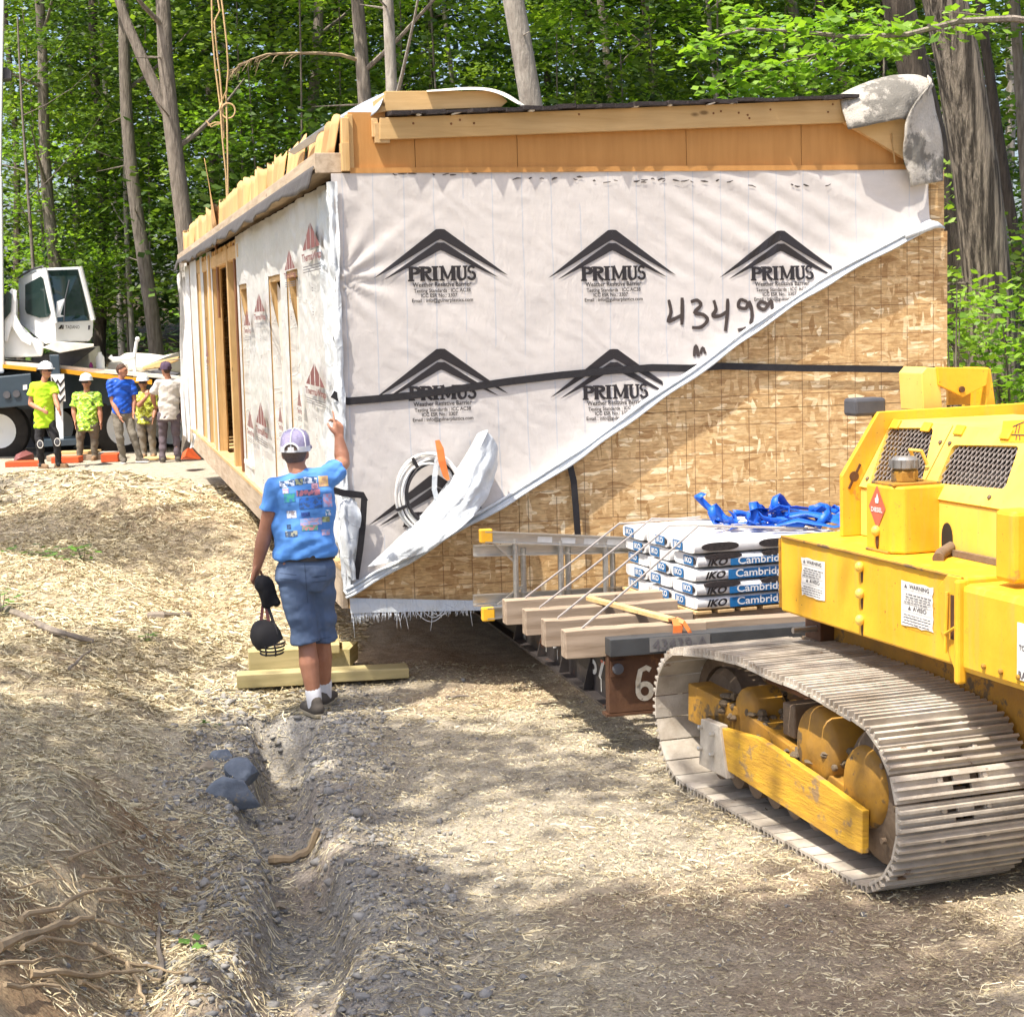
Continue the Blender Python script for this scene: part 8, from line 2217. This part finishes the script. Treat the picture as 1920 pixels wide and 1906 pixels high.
for k, (x, Y_, where) in enumerate(sapl):
    Y_ += 6; a = at(x, 420, Y_); z = gz(a.x, Y_)
    tall = rt.uniform(1.0, 1.7)
    tree('leafy sapling ' + where, a.x, Y_, 0.035, 6.5 * tall, (rt.uniform(-.05, .05), 0), 'bark_grey', SAP[k % 3], 80 + k, limbs=3, sides=6, cscale=tall, cz=rt.uniform(0.5, 3.5) if x > 340 else rt.uniform(0, 3.0), name='sapling', group='saplings at the wood edge', zl=1.0)
# far wood: one mass of foliage
r = np.random.default_rng(5)
cc = np.stack([r.uniform(-34, 34, 1300), r.uniform(62, 88, 1300), 0.3 + 22 * r.random(1300) ** 1.3], -1)
cc[:, 2] += 0.05 * (cc[:, 1] - 40)
V, F_, t = leaf_cloud(cc, 52, 1.0, 0.55, r, 0.5)
tag(np_object('far_wood', V, F_, MT['leaf_dark'], attr={'tint': t}), 'dense green wood filling the far background', 'wood', kind='stuff')
# dead branch with drooping twigs on the trunk above the roof
b0_ = at(664, 102, 31); pts = [at(x, y, 31 - 0.6 * i / 5) for i, (x, y) in enumerate(((668, 112), (640, 103), (600, 100), (550, 100), (500, 102), (470, 112), (440, 132)))]
dbr = MB(); dbr.tube([p - t4.location for p in pts], [0.035, .03, .026, .022, .018, .012, .006], 6)
for k in range(26):
    i = rng.uniform(2.6, 5.9); a = pts[int(i)].lerp(pts[int(i) + 1], i % 1) - t4.location; L = rng.uniform(.15, .45)
    dbr.tube([a, a + Vector((-L * .5, rng.uniform(-.1, .1), -L * .2)), a + Vector((-L * .75, rng.uniform(-.2, .2), -L * .75))], [0.009, .007, .003], 4)
dbr.build('dead_branch', MT['root'], t4, smooth=True)
# ropes hanging from the crane out of view
rp_ = thing('hanging_rope', 'tan tag lines hanging from the crane into the house roof', 'rope', at(424, 375, 24))
ro = at(424, 375, 24)
for pts in ([(396, -40), (398, 60), (404, 130), (413, 200), (417, 260), (424, 330), (426, 385)], [(410, -40), (418, 20), (425, 80), (428, 130), (424, 180), (426, 240), (427, 300), (428, 385)], [(402, -40), (412, 20), (402, 40), (406, 90), (412, 140), (418, 210), (420, 260)], [(428, 130), (425, 170), (416, 190), (412, 205)]):
    MB().tube([at(x, y, 24 + rng.uniform(-.05, .05)) for x, y in pts], 0.013, 6).build('rope_strand', MT['rope'], rp_, origin=ro, smooth=True)
MB().tube([at(428 + 13 * math.cos(t), 208 + 14 * math.sin(t), 24) for t in [2 * math.pi * q / 20 for q in range(21)]], 0.012, 6).build('rope_loop', MT['rope'], rp_, origin=ro, smooth=True)
for pts in ([(414, 232), (405, 234), (396, 238), (386, 226)], [(414, 230), (402, 230), (390, 236)]):
    MB().tube([at(x, y, 24) for x, y in pts], 0.01, 5).build('rope_tail', MT['rope'], rp_, origin=ro, smooth=True)
# beech reaching in from the right: trunk out of view, long leafy limb
bx = at(2060, 300, 15.0); bz = gz(bx.x, 15.0)
be = thing('beech_tree', 'lime-green beech branch reaching in at the upper right', 'tree', (bx.x, 15.0, bz))
bo_ = Vector((bx.x, 15.0, bz))
MB().tube([bo_ + Vector((0, 0, -0.2)), bo_ + Vector((0.02, 0, 2)), bo_ + Vector((0, 0, 5)), bo_ + Vector((0.1, 0, 9))], [0.16, .12, .1, .05], 12).build('trunk', MT['bark_grey'], be, origin=bo_, smooth=True)
lines_ = [[(2060, 60), (1900, 35), (1800, 40), (1700, 65), (1600, 70), (1500, 60), (1400, 55), (1320, 75), (1300, 95)], [(1700, 65), (1640, 45), (1580, 30), (1540, 40)], [(1600, 70), (1540, 100), (1460, 120), (1380, 140), (1340, 165)], [(1560, 75), (1500, 130), (1440, 165), (1370, 185)], [(1650, 60), (1600, 100), (1560, 140), (1520, 150)], [(1480, 62), (1420, 30), (1360, 20)], [(1620, 68), (1660, 85), (1700, 90)], [(1800, 40), (1850, 30), (1760, 20)]]
bm_ = MB(); cen = []
for k, ln in enumerate(lines_):
    P = [at(x, y, 14.3 + 0.15 * k - 0.6 * (i / len(ln))) for i, (x, y) in enumerate(ln)]
    bm_.tube(P, [(0.03 if k == 0 else 0.012) * (1 - 0.8 * i / (len(P) - 1)) for i in range(len(P))], 6)
    for i in range(len(P) - 1):
        if ln[i][0] > 1830: continue
        for t in np.linspace(0, 1, 6):
            q = P[i].lerp(P[i + 1], t); cen.append((q.x, q.y, q.z - 0.02))
bm_.build('limb', MT['bark_grey'], be, origin=bo_, smooth=True)
V, F_, t = leaf_cloud(np.array(cen) - np.array(bo_), 9, 0.11, 0.105, np.random.default_rng(9), 0.6, 0.6)
np_object('leaves', V, F_, MT['leaf_lime'], be, attr={'tint': t})
def shrub(label, px, py, Y_, n, sp, per, size, seed, m='leaf', hz=0.6):
    p = at(px, py, Y_); z = gz(p.x, Y_); r = np.random.default_rng(seed); base = Vector((p.x, Y_, z))
    root = thing('shrub', label, 'shrub', base, group='shrubs at the right edge')
    c = np.stack([r.normal(0, sp, n), r.normal(0, sp, n), (p.z - z) + r.normal(0, hz, n)], -1); c[:, 2] = np.maximum(c[:, 2], 0.1)
    V, F_, t = leaf_cloud(c, per, 0.16, size, r, 0.5, 0.6)
    np_object('leaves', V, F_, MT[m], root, attr={'tint': t})
    m_ = MB()
    for k in range(min(n, 14)):
        m_.tube([(0, 0, -.1), (c[k, 0] * .4, c[k, 1] * .4, c[k, 2] * .6), tuple(c[k])], [0.014, .01, .004], 5)
    m_.build('stems', MT['bark_grey'], root, smooth=True)
shrub('bright green shrub at the right edge behind the crawler bracket', 1900, 690, 16.5, 40, 0.42, 40, 0.10, 3, 'leaf_lime', 0.45)
shrub('small leafy shoot just right of the OSB corner', 1790, 590, 14.5, 7, 0.08, 16, 0.10, 4, 'leaf_lime', 0.14)
shrub('green undergrowth right of the ridged trunk', 1905, 560, 19.5, 40, 0.7, 40, 0.11, 5, 'leaf', 0.8)
# trees standing left of the camera, out of view, whose shade falls on the road and bank
SH = [crown_variant('crown', 21, 25, 150, 2.5, 7.0, 12.0, 0.30, 0.16, MT['leaf'], 0.1), crown_variant('crown', 22, 29, 150, 2.6, 6.5, 12.5, 0.30, 0.16, MT['leaf'], 0.1), crown_variant('crown', 23, 14, 140, 1.2, 8.0, 11.0, 0.30, 0.16, MT['leaf'], 0.0)]
for k, (x, y, ci, lab) in enumerate(((-4.2, 5.2, 0, 'tree left of the viewpoint shading the middle of the road'), (-6.6, 6.8, 1, 'tree on the left bank shading the straw slope'), (-4.4, 2.2, 1, 'tree behind the viewpoint shading the near road'), (-6.4, 3.0, 0, 'tree left of the viewpoint shading the rooty bank'), (-7.6, 14.8, 2, 'slim tree on the left dappling the bank heaps'), (-9.6, 10.6, 2, 'slim tree on the left above the fallen branch'), (-12.0, 19.2, 0, 'tree beyond the left edge shading the bank heaps'), (-2.2, 2.6, 2, 'tree beside the viewpoint shading the road foreground'), (8.5, 16.0, 1, 'tree right of the house shading its far side'), (9.0, 23.0, 0, 'tree beyond the house shading its rear corner'))):
    tree(lab, x, y, 0.14, 12.5, (0.0, 0), 'bark_grey', SH[ci], 120 + k, group='shade trees outside the view', name='shade_tree', zl=7.0, limbs=4)
